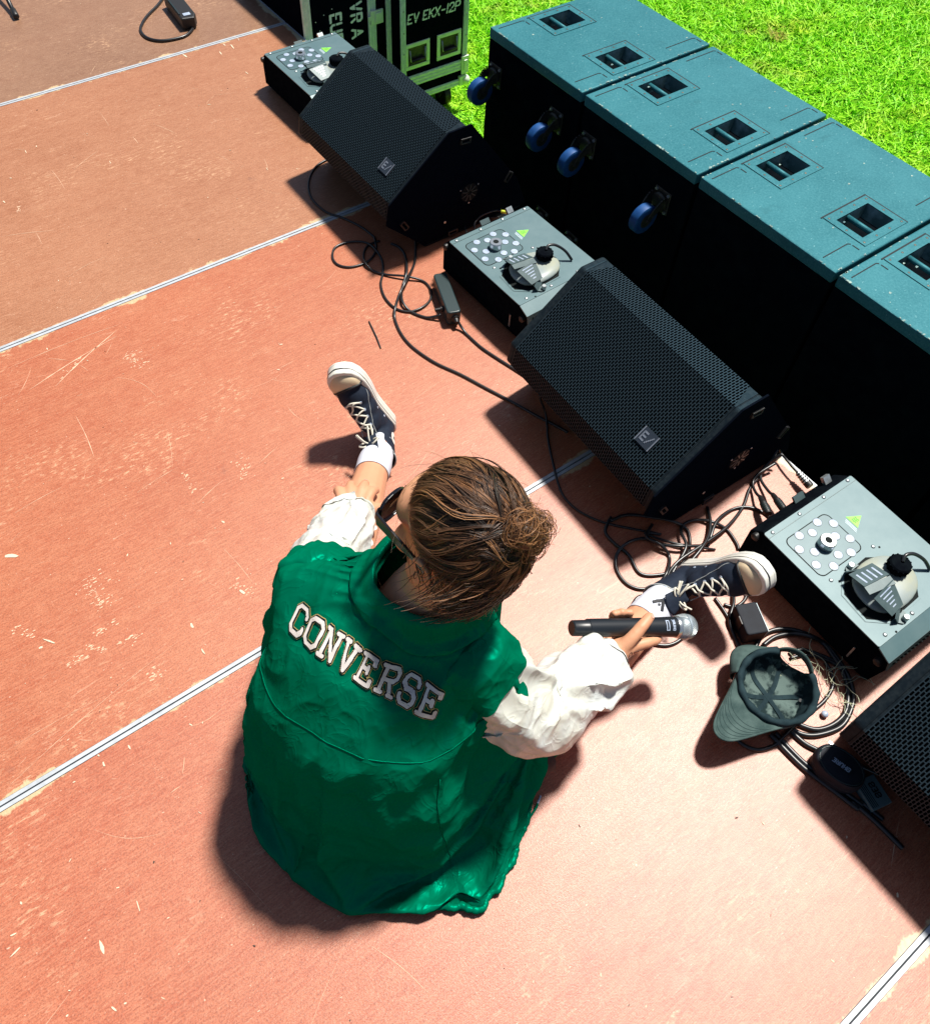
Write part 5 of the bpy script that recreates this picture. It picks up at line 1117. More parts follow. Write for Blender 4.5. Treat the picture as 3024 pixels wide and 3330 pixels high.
-1,-5,0,5,-7,-2,0,2,2,-2,-1,2,1,-2,-1,4,-1,-1,-1,0,0,0,-1,-2,0,0,1,-1,1,-1,0,-2,-1,0,0,1,-1,-1,3,6,-2,-4,-3,-5,1,1,-11,-3,37,14,-16,-12,8,26,5,-53,5,7,1,-5,3,-5,9,-1,-2,-4,-1,6,1,4,-7,-8,6,5,-6,2,2,-7,8,4,-2,2,0,0,-2,-6,-2,11,0,1,-2,-6,-3,3,5,-2,0,-1,1,-2,0,4,-2,1,-3,0,1,1,-3,0,0,0,0,0,-1,-2,0,-1,0,0,
0,0,-2,1,-1,1,5,0,-6,-1,-2,-2,6,-4,-6,33,2,-19,24,-7,-4,-32,2,7,11,0,-2,-4,-6,8,1,9,3,-11,3,-4,-5,7,3,-7,-2,0,0,9,-3,2,-1,0,2,1,1,-3,-3,-4,7,3,2,-5,-5,0,5,-1,0,-1,2,-2,-1,4,0,-1,-1,0,0,-1,-1,-1,1,1,-1,0,-4,2,0,1,-1,-2,0,0,0,-2,0,-1,0,0,-8,3,-3,2,0,4,-6,10,21,-10,-2,-3,-9,-9,-8,-1,8,13,-10,0,0,-7,10,13,-6,3,
-1,-8,6,3,-8,-3,1,4,3,1,2,-9,-1,0,0,6,2,0,-2,-2,-3,6,6,-3,-5,2,-3,4,-1,-1,2,-1,-1,3,0,0,-2,0,0,-4,1,1,0,0,0,-3,2,0,-2,0,-1,0,0,-1,1,1,-3,0,-1,0,-5,-2,1,4,-5,-1,7,-8,11,19,-16,-11,4,11,-16,-8,-3,7,12,-20,16,-12,10,1,3,1,0,7,-1,-10,-2,1,2,2,8,-2,-5,3,-1,-4,-1,2,0,3,0,-2,-1,-3,10,2,-5,2,-4,2,-2,0,2,-1,-2,4,
0,-1,-1,1,-2,-1,-1,1,1,0,-4,2,1,-1,-1,0,2,-3,-1,-1,1,-1,2,-1,-2,0,-4,0,3,1,-4,-8,2,2,-3,5,-3,0,-1,8,5,-6,-9,-5,13,-6,-1,-1,8,-15,12,9,6,-5,-7,-1,1,1,6,4,-3,-1,1,3,-3,1,-4,-6,5,2,1,-2,3,-4,-2,10,-5,1,2,-3,-1,0,0,1,-3,3,1,-1,0,1,-4,4,-4,1,1,-3,1,-1,0,0,2,0,-2,1,-4,0,-1,1,0,0,1,0,-9,9,2,-2,0,2,-6,5,
-8,8,-17,12,-2,3,7,-1,-4,-9,-3,15,-4,-2,-4,9,2,-8,-2,1,1,0,1,5,3,0,0,2,0,-4,4,-3,1,-3,-2,6,0,-3,1,1,-3,4,-1,0,2,-2,-2,2,0,-1,0,0,1,0,0,0,-2,1,-2,1,-1,0,1,-1,-1,0,0,0,1,-3,0,-2,0,-1,1,1,-2,-3,-8,9,0,3,1,-2,-8,-3,8,-13,11,-5,-5,9,4,1,0,-2,-12,48,-32,-19,6,7,-13,19,-4,0,-2,1,2,-1,0,0,2,2,3,1,-3,2,-3,0,
2,-5,7,-4,-4,7,-3,1,0,-1,1,0,-4,4,-1,0,1,-1,0,0,0,0,1,-2,-1,1,-1,1,-1,0,-1,0,-1,0,-2,4,-3,-1,-1,0,-1,0,-3,1,-1,0,0,1,0,-4,1,0,-11,6,2,-1,4,1,2,2,1,-2,4,14,-20,-3,3,-4,-1,2,0,1,2,4,0,-2,-2,0,0,3,4,-3,3,1,1,-3,2,2,-5,2,-3,2,1,-1,-1,0,2,0,-4,2,-1,2,0,-1,1,-2,2,0,2,-6,3,0,1,0,-3,2,-2,-1,-2,0,
0,0,5,-5,0,-1,0,0,2,-2,0,-1,0,0,0,-2,0,-1,1,-5,3,1,-1,5,0,1,1,-1,-8,12,3,1,-9,-8,19,-20,18,-4,3,1,0,-2,-2,1,1,-2,-1,3,-4,0,5,0,-8,7,4,-3,-5,0,5,-3,0,-2,2,2,-3,-1,1,0,0,0,1,-1,2,0,-2,-1,1,2,-1,-1,0,-1,-1,-1,-1,0,-1,0,1,3,-4,1,-1,-1,2,2,1,-1,-1,0,1,-3,0,0,-1,-3,0,3,1,5,-2,2,0,1,-1,1,29,-10,-22,-2,
-5,13,-13,18,-2,-2,-1,0,1,1,0,-5,-1,5,0,-3,-3,8,-3,-8,12,1,-5,-6,6,-1,1,-4,3,2,-3,-1,1,1,0,-1,2,-2,2,0,-1,-1,1,0,0,-2,2,0,-1,1,-5,-1,2,0,-1,5,-2,-3,0,0,-2,3,3,-3,0,0,-1,-1,1,-2,-2,-2,0,2,2,5,-2,1,1,1,2,-8,23,1,-5,-5,-6,-6,-2,7,1,-1,1,1,-1,1,0,0,-3,2,2,1,-3,-3,6,-5,0,8,-2,-6,-1,3,1,-4,0,6,-3,-1,0,2,
-2,0,2,-2,2,-1,-2,2,2,0,-1,-2,1,-1,1,-1,0,-3,0,0,2,-2,5,-5,0,0,-2,2,2,4,-5,0,-4,1,0,-2,-1,-2,0,2,2,5,-2,2,-1,-1,3,-3,6,0,1,-7,6,-4,2,-1,2,2,0,-1,-4,-2,4,4,-2,0,2,-1,2,-4,-2,3,-6,7,6,-8,-4,5,1,1,-7,6,0,-3,1,1,0,-2,4,-3,3,-1,-3,2,1,0,-2,0,1,0,1,-1,-1,-2,1,0,-2,2,0,-1,-3,0,-1,-2,1,0,1,-2,1,-2,
-1,0,-4,-1,1,0,4,4,-2,1,1,-3,8,-12,-7,4,3,16,-12,10,-4,-5,2,4,1,1,-2,-6,0,6,3,-6,4,0,2,0,1,1,-6,-3,5,1,-4,0,2,1,-3,-1,4,-2,-1,2,-1,-2,6,-2,0,-3,1,2,1,-1,-2,1,0,0,0,-1,5,-5,-1,-2,0,-2,-2,7,-1,-3,4,-4,3,-6,2,1,1,1,-5,-2,-3,3,-1,1,1,6,-2,2,-1,-2,6,-8,-4,7,3,3,0,-7,13,-17,7,-1,6,1,0,-4,-5,3,7,-2,1,1,
-1,4,-4,1,3,-9,3,3,-4,-1,4,-1,1,-4,3,-1,0,2,-1,-3,6,-1,-1,-4,5,0,-1,-1,-1,2,-1,-2,0,1,2,0,-2,-3,2,1,-4,-1,1,1,0,1,2,-1,1,0,-4,0,2,-7,0,2,0,0,2,3,0,1,2,-1,2,-7,16,-2,1,-4,1,-9,-4,12,-8,2,1,5,1,-1,-7,-2,5,8,-6,3,2,-1,2,-2,0,3,-7,6,0,-8,7,-4,3,-2,1,2,-2,3,-3,2,0,1,-3,1,0,0,0,-3,2,-1,-1,0,1,0,
0,2,-1,1,-3,-5,6,-2,0,-3,-1,2,0,2,0,-7,5,0,-6,-1,0,3,0,0,1,3,1,1,1,0,0,1,5,0,0,-7,6,0,-8,-4,11,-1,-5,4,4,1,-3,-8,2,6,4,0,-2,4,-1,2,-3,1,2,-2,2,1,-2,0,-1,1,-1,1,-1,2,-1,0,-1,1,-1,0,0,1,-1,0,-1,-1,-1,1,-1,0,0,5,-5,2,-4,-1,-2,3,0,2,-4,0,4,0,-4,6,-12,0,4,-5,3,0,0,-1,1,4,0,1,4,0,-2,-2,5,2,
-2,1,-4,6,1,-8,-6,9,2,-5,4,4,0,-5,-6,5,5,3,3,-4,4,0,-1,1,1,0,1,-1,0,0,-1,0,1,-1,1,0,-1,1,-1,0,-1,1,-1,0,0,-1,0,-2,-1,0,1,-2,-2,-1,4,-1,-2,5,-6,-3,0,-2,3,-1,3,0,4,-5,1,-14,-1,11,6,-10,-1,2,0,3,1,1,3,3,-4,-2,3,3,1,-1,1,-4,6,1,-7,-8,9,2,-4,3,4,-1,-6,-3,6,3,2,3,-1,-3,8,-4,-2,5,-3,4,-1,-1,1,0,-1,1,
-1,0,1,-1,0,0,0,-1,0,0,-1,1,-2,0,-1,-1,-1,-1,1,0,1,-7,4,-3,5,-5,0,0,-3,-1,3,-2,-2,3,-5,6,-10,-2,7,0,0,-2,2,0,1,1,4,4,-3,-4,0,6,0,2,-2,3,-4,4,2,-5,-9,6,3,-3,4,3,-3,-6,2,5,0,0,1,4,-7,7,2,-5,6,-4,4,0,-1,1,0,-1,1,0,-1,0,0,0,0,-1,0,0,0,-1,0,-1,-1,-1,0,2,-2,-1,-1,2,-4,-1,0,5,-5,-1,4,-4,3,2,-10,-1,
13,-5,-4,0,-2,2,-3,1,2,1,1,0,3,6,-4,-2,-1,4,3,0,2,-2,0,0,0,4,-4,-9,4,4,-4,6,2,-5,-5,5,1,4,-1,0,2,-3,1,4,-3,4,-1,2,1,-1,1,0,-1,0,0,0,0,0,-1,1,-1,-1,1,-2,-1,-1,1,-1,-1,0,0,1,-3,0,1,-4,0,-1,3,-1,-1,1,3,-4,4,-2,-13,10,12,-2,-10,9,-10,-5,3,3,2,1,1,5,-2,-1,-1,0,6,1,0,1,0,-2,2,-2,4,0,-9,1,5,-6,5,2,
-5,0,1,4,2,0,4,0,1,0,1,-1,1,0,0,1,0,-1,1,-1,0,0,-1,0,0,-1,0,-1,-2,0,-1,0,-1,1,-1,0,0,-6,-1,2,1,-1,-2,0,0,2,-6,-2,0,0,4,-4,0,-7,-2,3,8,-4,2,-1,-4,3,2,2,0,5,-3,2,0,-8,8,4,1,0,3,-1,-2,1,0,1,2,-6,-3,5,-4,2,2,-7,6,-3,5,5,0,2,1,0,2,1,0,0,1,0,-1,0,-1,0,-1,0,0,-2,0,0,0,0,-1,-2,-2,-1,-1,-1,
1,-1,-2,-1,1,-3,0,3,0,0,-5,-1,-3,1,-5,-1,-2,7,2,8,-9,-8,1,-2,2,4,-5,5,3,2,1,2,0,1,1,-2,-6,11,2,0,0,2,0,1,-2,1,0,1,-1,-4,2,-1,0,1,1,1,1,0,2,2,2,2,1,1,1,0,0,-1,0,0,-1,-1,0,0,-1,-1,0,-1,-1,0,0,0,-1,-4,-2,-1,-1,-2,-3,2,1,1,-3,1,1,-4,2,-5,6,-9,7,-1,0,-15,5,-1,10,2,-5,5,-11,-5,5,1,3,3,1,1,1,1,
2,2,-8,1,5,1,-1,6,1,-2,3,0,1,0,-1,1,-1,1,0,-1,-1,3,1,2,1,2,1,0,0,0,-1,1,-1,0,0,0,0,-2,0,0,-1,-1,-1,0,0,-1,-1,-1,-1,-2,-3,0,-3,-1,3,0,-4,0,1,-1,-1,0,-2,-2,-2,8,-3,0,1,10,-13,-6,2,6,4,0,9,-10,2,-8,6,4,1,1,0,1,4,-1,1,-10,8,3,-1,-5,9,2,-2,1,1,2,2,-1,0,1,0,1,0,0,1,1,1,0,0,0,0,0,1,-1,1,0,
-1,0,-1,0,-1,0,-1,-1,-1,0,-1,-1,-2,-1,0,0,-1,-4,-1,0,-2,2,1,-2,-2,-1,-6,2,0,6,-9,-3,-10,2,-1,1,15,-1,-3,-10,-2,1,3,12,-13,-2,8,4,2,0,3,2,-1,5,1,-5,-8,8,1,-1,-4,9,1,0,0,1,1,2,2,-1,2,0,0,0,-1,-1,1,0,1,1,1,0,0,-1,-1,0,1,0,-1,-1,0,-1,-1,-1,0,-1,-1,-2,0,-2,-1,0,1,-2,0,-1,-1,-2,-1,0,-2,-1,1,-7,0,-3,9,-4,5,-11,
3,2,-9,4,5,8,-11,-4,1,-1,10,-8,7,2,4,1,1,5,0,0,0,3,-7,-1,6,0,-4,-8,11,2,1,0,1,1,-2,5,-1,4,0,-1,0,0,1,0,-2,-1,2,2,0,1,-3,-1,1,-1,0,0,-1,0,-2,0,-1,-1,-3,1,-4,-1,-1,-1,-1,1,0,-1,0,-1,-2,-2,2,-4,0,4,-9,-1,-1,6,-3,6,-6,-1,7,-7,-2,3,11,-4,-8,-2,2,3,5,-1,5,0,0,6,3,0,1,2,0,-9,0,5,-1,1,-8,7,1,1,1,4,
2,-1,0,-3,2,5,0,-1,-3,0,4,-1,-4,-2,0,0,6,-1,-4,2,1,-2,-1,-1,0,-1,-2,-1,-1,-4,0,-1,-1,1,-1,0,-2,-1,-1,-1,-3,-1,-2,1,-1,-4,8,-4,-4,0,-3,6,-9,0,4,7,-9,-1,3,7,5,-9,-6,7,5,-3,2,3,1,6,2,2,0,1,1,1,-5,-3,4,0,0,-4,0,5,-1,3,-1,-2,6,0,-1,-5,7,2,-1,-2,-5,7,1,-4,-2,1,-5,5,1,-7,4,3,-5,-6,5,1,-1,-8,-1,0,0,1,0,-1,
0,-2,-1,-1,-1,-1,-3,0,-1,-1,-3,4,-5,1,4,-2,-2,0,1,-1,-1,4,4,-8,-3,4,3,8,-5,-10,3,11,-4,5,6,2,5,0,1,-1,1,0,-1,2,-1,0,3,-2,1,-3,4,-3,3,0,-5,3,2,0,-7,3,5,2,-1,-8,2,6,-2,-4,0,-5,1,1,-7,3,5,-3,-7,1,-1,4,0,-1,0,-2,-2,-2,-2,0,-3,-2,-1,-2,2,-1,0,-1,0,-1,5,-2,-4,2,-4,-1,9,-1,-3,-3,3,5,-1,-5,-3,-1,5,2,-1,2,3,4,
8,1,2,-2,1,-1,2,1,2,0,1,1,-2,2,0,0,-2,-2,0,2,2,-2,-2,1,1,-3,-2,1,3,2,-2,-3,2,1,0,0,-2,2,1,-5,-2,3,0,-4,-1,-1,-1,-2,-3,-1,-2,-1,-2,-2,0,-1,-1,0,0,-1,-2,1,2,-1,-2,4,2,-2,86,15,13,12,10,7,12,17,12,5,15,20,22,108,77,106,102,91,85,39,1,-5,-3,-5,-4,-6,-6,-6,-6,-7,-7,-7,-6,-8,-8,-10,-11,-13,-14,-15,-16,-17,-17,-18,-19,-19,-21,-22,-22,-22,-21,-21,
-20,-20,-20,-20,-19,-19,-19,-22,-23,-24,-25,-25,-26,-26,-24,-24,-21,-20,-18,-16,-12,-10,-6,-4,0,2,5,6,8,9,10,9,10,8,4,-9,-3,3,6,8,-5,-11,1,12,-4,2,-2,-4,5,0,2,4,-3,2,4,0,-1,2,-1,-1,0,0,0,1,-2,-4,-4,-2,2,3,-4,-4,3,7,-1,-1,-3,1,2,-2,1,3,0,-2,-1,-4,2,-4,4,-3,1,-4,7,2,-2,-4,-5,4,-5,11,1,1,-9,9,5,-3,5,-8,-9,-3,14,3,-11,3,7,-5,-7,1,3,5,
3,9,-5,-12,-4,4,12,4,-12,-7,10,0,-1,-7,5,2,3,2,-1,5,-8,7,4,-2,-3,-1,4,2,-1,-7,-7,0,2,10,-1,-11,-2,3,10,-1,-4,-2,0,4,-3,3,-2,2,-4,0,-2,3,-5,5,-7,0,-1,4,-10,4,1,0,2,-3,1,-6,9,-1,7,-14,21,6,-4,-1,-5,-9,1,9,5,-12,-7,15,3,-9,-7,-1,-5,0,11,8,-8,-11,-4,12,10,-6,-13,-5,0,7,-3,5,7,-8,7,5,6,-2,-5,-4,4,7,-2,-6,-9,-1,3,7,8,-8,
-10,-1,3,13,0,-9,4,1,4,-4,-2,-1,-2,-4,2,-2,2,1,-2,-4,0,2,-4,-1,3,-4,2,0,2,-2,0,-5,2,-1,2,1,1,10,10,-2,1,-4,-15,-1,16,5,-10,-11,11,9,-5,-7,3,-7,-4,6,12,2,-11,-9,6,10,1,-12,4,1,-4,5,-3,7,-2,8,0,-6,-4,9,4,-3,-10,-7,4,-1,13,4,-8,-11,-1,4,13,2,-10,1,-3,4,-3,0,1,-4,2,2,-1,2,-5,-2,-1,1,5,-3,-2,-2,1,-4,1,1,-1,1,0,-4,-2,0,
2,12,-14,0,3,9,-4,7,10,-18,-4,16,7,-10,-13,7,15,-3,16,-5,-8,-9,-1,7,13,-6,-12,-1,4,25,5,-21,0,-2,1,1,0,3,-5,1,11,-1,-7,-12,0,5,0,14,0,-8,-12,1,3,15,0,-13,-6,-1,3,-1,-1,7,1,4,1,-3,-1,-3,1,-3,1,2,-7,1,4,-1,-4,1,-5,1,1,-3,7,6,-10,13,4,5,-3,1,-4,-12,12,-4,-11,13,-9,-7,12,12,-4,-15,-2,14,2,12,2,-7,-11,-5,-1,6,1,-6,13,0,3,-21,13,4,
-4,-3,15,4,-5,4,-2,-11,-9,8,-3,7,10,2,-12,-11,1,5,15,-2,-14,-5,2,2,-1,-5,1,0,5,-1,3,-3,1,1,0,0,-1,-5,1,4,-4,-1,0,-1,0,-2,5,2,-3,3,16,-1,5,-4,-4,5,-11,13,-4,3,-10,-12,16,-3,-13,5,15,1,-14,-8,-4,-2,9,11,3,-7,-8,-8,14,-6,-18,13,-2,4,3,-2,-2,3,-5,15,-1,2,-16,0,9,-5,12,3,2,-14,-7,1,7,13,-6,-14,-2,2,-1,-1,2,6,8,-13,-3,1,2,0,1,2,
-1,-1,1,-1,-2,-4,2,1,-2,-2,2,2,-5,1,7,17,0,1,-1,0,1,-14,13,1,-1,0,1,-7,-14,10,7,-12,-6,11,9,-6,14,-11,-9,-1,8,8,6,-12,-13,-3,-2,-15,2,40,-11,-5,-1,2,-4,0,23,-19,11,-5,3,5,5,-1,-14,-5,0,10,11,-11,-11,0,0,1,5,6,5,-1,-11,0,9,1,-10,4,-1,-3,1,0,0,-1,2,-3,-2,2,-1,0,-2,-1,-1,4,16,-3,3,0,5,0,0,0,-9,4,1,1,-1,2,-13,-9,9,11,-5,-13,
1,13,1,11,1,-6,-9,-5,-2,-3,4,-19,17,-9,5,26,-15,-1,5,4,8,-28,22,8,-11,9,-6,10,-6,-12,-3,0,13,5,-14,-7,1,3,8,7,4,-1,-7,-4,0,11,-9,-3,3,-5,-1,0,0,0,-1,2,-2,1,0,0,5,4,0,0,-4,5,4,2,-4,5,-3,5,0,-1,-3,-3,4,1,-1,0,-1,-13,-7,7,9,3,-12,-9,-8,0,5,6,6,3,-17,12,-6,4,-1,-4,9,1,-10,-1,-1,-3,18,-24,21,0,-1,1,6,-12,-8,0,1,15,-4,-14,
-2,6,9,7,2,-3,-5,-3,-3,-1,9,-6,-3,-1,-1,0,1,0,0,1,0,-1,0,-1,4,6,0,-1,-1,-1,1,7,-16,-2,8,-2,7,2,4,3,0,-3,1,1,0,-2,2,-6,-11,-4,7,7,3,-11,2,-5,3,-2,-4,-3,5,9,-8,9,-5,23,-17,-8,-1,-4,-2,0,-9,22,4,-4,0,6,-11,-6,4,2,12,-11,-7,5,10,6,0,-3,-5,-3,-3,-5,4,5,-9,-2,6,0,0,1,-2,2,1,-1,-1,0,1,1,0,4,1,0,-1,-2,2,7,0,-13,
-11,10,-5,0,6,7,7,3,0,0,0,0,-1,0,-10,-8,0,7,6,-2,7,-8,-4,2,8,-2,7,-17,11,8,-9,-25,20,-1,-3,4,3,1,-22,23,0,5,-4,1,-4,0,3,2,-8,4,9,4,-3,-5,-6,-5,-2,-4,1,4,7,2,4,-1,-8,-2,3,1,1,0,-1,1,0,0,-1,1,-1,3,1,-1,-1,1,5,2,1,3,-7,-18,2,5,-4,-1,5,9,10,0,1,0,-2,2,-2,-13,-5,3,7,6,12,-8,-9,-1,-3,4,9,-9,5,8,-11,8,-7,-4,
-3,3,0,-1,-4,10,-4,15,-1,-12,1,11,-4,2,4,0,-5,-6,-5,-4,-1,-1,-1,10,6,6,0,-3,-5,-3,0,2,0,-1,-1,-1,0,3,1,0,0,0,0,2,1,-3,2,0,7,0,0,1,2,-2,-14,-11,9,-1,-3,1,4,17,2,-1,2,-2,1,-6,-11,-2,5,8,13,0,-9,-3,-3,1,2,3,-3,6,7,-15,-13,-21,44,-5,-1,-1,-8,6,-6,4,-1,-7,16,-1,-1,-3,-6,-5,-1,-2,0,1,1,3,4,-3,-1,4,1,-1,-1,6,3,-2,-3,0,
1,1,0,-2,3,2,0,-1,-2,2,0,-2,2,2,8,-3,-1,2,1,2,1,-8,-17,3,6,-3,1,0,15,3,-2,3,0,0,-11,-8,1,9,9,3,-4,-8,-1,-3,0,17,2,-22,16,1,-20,-4,16,-1,-2,-5,2,4,-3,-1,-3,14,-2,-16,0,-2,0,1,1,2,3,4,4,4,3,3,-1,-8,-8,1,5,0,-4,2,1,-1,2,0,0,-1,2,-2,2,0,0,1,-1,0,1,4,8,-8,2,-1,-3,-2,0,8,0,-13,-7,10,-4,2,-1,15,2,-5,4,2,
-2,-15,-3,4,5,5,0,-6,-4,2,-2,-6,6,13,-6,-5,14,-5,1,-7,-3,7,-4,-11,4,-8,4,2,-11,14,-2,1,3,3,0,3,5,2,1,-2,-4,-8,-7,-1,0,-3,5,-3,9,-1,-2,4,-1,-1,2,1,-3,0,0,1,4,-3,-1,1,1,3,1,0,0,-5,0,-2,4,-7,5,7,-1,-15,5,-1,2,3,11,4,-7,1,5,-7,-11,0,1,8,2,-6,-2,0,-3,5,0,15,-20,16,-8,8,-9,4,-3,-3,13,-35,8,-7,15,-7,13,0,2,1,0,-4,
8,-2,2,-4,-6,-7,-4,-1,1,3,-2,12,-2,4,-5,0,3,-3,1,1,-2,1,-2,0,1,4,0,-3,-1,2,-1,6,-1,-1,-1,1,1,2,-8,8,-7,0,12,-2,-13,-6,3,-3,10,10,3,-4,-6,9,-13,-6,-3,8,3,-1,-4,-1,-1,5,-3,-1,8,1,5,-14,-4,2,2,-2,-14,3,0,-4,6,6,0,-6,0,-1,5,14,-6,4,-11,-5,-2,1,1,2,-1,2,6,-9,0,7,5,-2,-2,2,0,-1,0,-2,2,1,3,2,-1,-3,-2,4,-2,6,-2,-2,
-4,-3,1,2,10,-9,8,4,-15,17,4,-8,-14,-2,-4,9,14,2,-1,-7,3,-11,-1,2,7,-1,-3,0,-1,2,-2,0,6,0,-2,-8,-4,-2,-1,0,0,7,3,-4,-2,-9,4,0,-1,6,9,-8,1,-7,-1,1,-1,1,0,0,11,-5,9,-1,5,-9,-1,1,-1,0,0,0,1,1,-2,1,4,1,-2,-3,-1,3,-1,9,-8,-2,-1,0,-2,0,-2,10,-9,3,14,-16,16,5,-2,-10,-12,-4,7,17,2,-1,-6,-5,0,1,5,0,-3,1,-1,0,-1,1,7,-1,
-2,-9,-1,-1,-4,0,12,7,-23,-5,-1,20,-9,4,-2,9,-7,-4,-3,0,0,-1,1,0,6,8,-1,10,-6,4,-3,-2,-7,2,0,-1,-1,1,1,0,1,-1,3,-1,1,-7,4,1,0,1,-1,-1,-2,1,1,-1,0,-5,8,-6,-4,12,-11,10,12,3,-1,-12,-11,1,16,3,1,-6,6,-10,12,-1,-4,2,-9,2,3,6,-5,4,5,-13,2,-3,1,1,2,17,-29,4,-5,5,5,-6,7,0,-7,-2,1,-1,0,0,0,5,5,9,3,-3,-7,0,-7,7,-1,1,
0,0,0,-1,-1,0,2,0,3,-6,1,-2,5,-1,0,1,-1,-2,0,1,-1,1,-1,0,-2,1,-4,-2,1,1,1,15,8,-1,-6,-13,-3,17,0,2,12,-11,-7,19,-8,-10,9,0,5,2,9,-6,-6,-10,3,-1,0,0,1,-9,0,2,-5,2,3,1,7,-8,-2,0,-3,1,0,1,7,10,8,-6,-6,-6,4,-4,4,-6,5,-1,1,0,0,0,0,1,-1,0,1,-1,-2,0,4,-1,0,1,-2,-1,0,0,1,0,0,0,0,-1,-1,-1,-1,-4,-2,-2,8,14,
7,0,-8,-11,12,-1,9,3,-18,13,4,-7,11,8,-10,-3,-2,2,2,-12,-1,1,1,-1,0,-14,4,-3,3,1,2,4,0,-5,-1,0,0,-1,1,7,13,5,-6,-8,-1,-3,-2,3,2,0,0,0,0,0,0,0,0,0,1,0,-1,1,-1,0,3,-2,0,1,-3,0,0,1,-1,0,0,1,0,0,-1,-2,1,-1,-1,-5,-5,3,10,11,5,-1,-6,3,16,-1,-9,-22,3,11,4,7,18,-10,-4,-8,0,-4,0,0,-3,2,0,-9,-4,0,4,-1,2,6,-5,-2,
-1,0,0,2,8,14,2,-6,-7,-3,-6,4,2,0,-2,2,-1,-1,2,0,0,1,1,0,-1,1,0,0,0,0,1,-2,0,1,-3,1,3,-2,2,-2,0,0,1,0,-1,-1,-1,2,1,-1,-2,-8,-5,4,9,8,5,2,4,0,-8,0,-3,-16,-6,8,-2,5,13,6,6,-6,0,0,-1,-2,3,-10,-5,3,1,-1,2,2,-1,-2,0,0,1,9,13,3,-4,-9,-8,-3,8,-2,0,0,1,-1,1,0,-2,3,1,0,1,0,0,-1,0,1,0,0,1,-2,2,-2,
-1,0,2,1,0,-2,0,1,1,0,2,-3,5,-5,-1,0,1,4,-8,-10,-2,5,6,1,4,-17,19,-15,10,-1,-7,-20,1,5,-4,28,-8,6,2,0,-2,-3,3,-9,2,9,-7,-8,3,-6,5,0,0,2,11,11,3,-4,-12,-6,4,3,-10,1,-2,3,1,-1,0,4,1,-2,3,1,0,0,0,1,-1,1,0,0,-1,0,1,0,-2,1,1,1,-1,-1,1,1,1,2,2,2,-6,8,-1,-1,-6,-5,6,0,-11,-7,0,10,-11,-3,10,1,-3,16,-15,-4,-3,12,
-2,2,6,-5,1,1,0,-3,1,-9,-11,18,5,-5,-9,-3,3,0,3,13,9,3,-3,-15,-1,6,-5,-4,1,-3,0,0,3,4,1,-4,0,0,2,0,0,2,-1,1,0,-1,1,0,-1,1,1,-2,0,0,2,0,-1,0,-1,3,2,4,-3,-6,5,1,4,1,2,-3,-10,0,4,-5,-8,-5,-5,1,4,2,7,-13,9,2,9,-10,6,-17,2,1,-1,2,4,-1,-1,-14,6,-13,8,14,-12,9,-9,5,14,7,1,-3,-11,0,1,-7,1,-1,1,1,-2,-2,-2,2,
5,0,0,0,-1,2,-1,0,2,0,-1,1,0,1,-2,1,0,-1,-1,2,0,0,-2,1,2,5,1,-5,-8,11,-5,-1,2,4,2,1,1,-7,-4,0,1,-4,2,-2,4,3,-5,3,2,-13,-13,-2,-13,7,7,22,-5,-2,2,5,-4,-3,11,-12,-8,3,15,-7,4,12,5,0,-4,-8,-2,-2,-4,-1,-1,7,2,0,0,-5,-2,1,1,1,0,-1,-2,2,1,1,0,0,0,-1,1,0,-1,1,1,-2,0,0,1,-2,1,1,3,1,-3,-8,8,-5,8,-1,1,-1,
1,1,3,2,-3,-4,-3,-1,0,1,-1,3,3,5,-12,14,-17,-7,-4,-14,5,34,-9,-4,-2,2,4,-14,22,-4,-10,-4,0,21,2,4,-2,-5,-5,-3,-3,-2,-4,1,4,-2,0,5,2,-1,0,-3,0,0,1,0,-1,0,1,2,0,0,-2,0,1,1,-3,3,0,-2,0,2,-2,-1,0,2,3,-2,-6,4,0,2,0,-2,-3,5,2,1,2,2,2,-1,-4,-4,0,2,-7,11,-5,-1,6,-3,6,-4,10,-3,-4,-5,3,-4,-5,-2,2,-7,34,-6,-3,-22,13,6,
5,-2,-5,-4,-3,-3,-4,-2,1,1,-1,-3,6,-1,3,4,-3,-2,0,2,-1,2,-1,-3,3,2,0,0,-1,0,0,1,-4,4,0,-2,0,3,-5,5,-2,1,3,-8,2,1,1,3,-8,0,2,-2,6,3,0,2,2,2,1,-2,0,4,-6,6,2,6,2,-7,7,-5,3,-1,-6,0,2,-3,-2,-5,-3,5,28,-7,-5,-11,-1,-12,4,7,-4,4,-2,-4,-1,0,0,-1,-1,5,-5,6,0,3,0,-3,1,1,1,-1,1,0,1,-1,1,0,-1,1,0,-1,1,0,
0,-2,1,0,0,0,0,1,-1,-2,4,-3,4,-3,-1,-1,-2,2,1,2,2,1,2,2,-3,-6,-2,14,-2,-12,10,-10,9,3,-4,11,-2,2,-6,-7,0,0,-1,-2,-3,16,-17,25,0,-13,-16,16,-7,-7,6,-3,-2,1,0,0,0,-1,-1,-1,2,-4,7,1,0,3,-6,4,0,0,1,0,1,0,0,1,-4,3,0,0,1,-1,0,-2,1,1,0,0,-1,1,-3,6,-4,4,-7,1,4,1,0,-7,2,3,2,0,1,1,-4,1,7,-1,-2,2,-7,10,-3,-1,
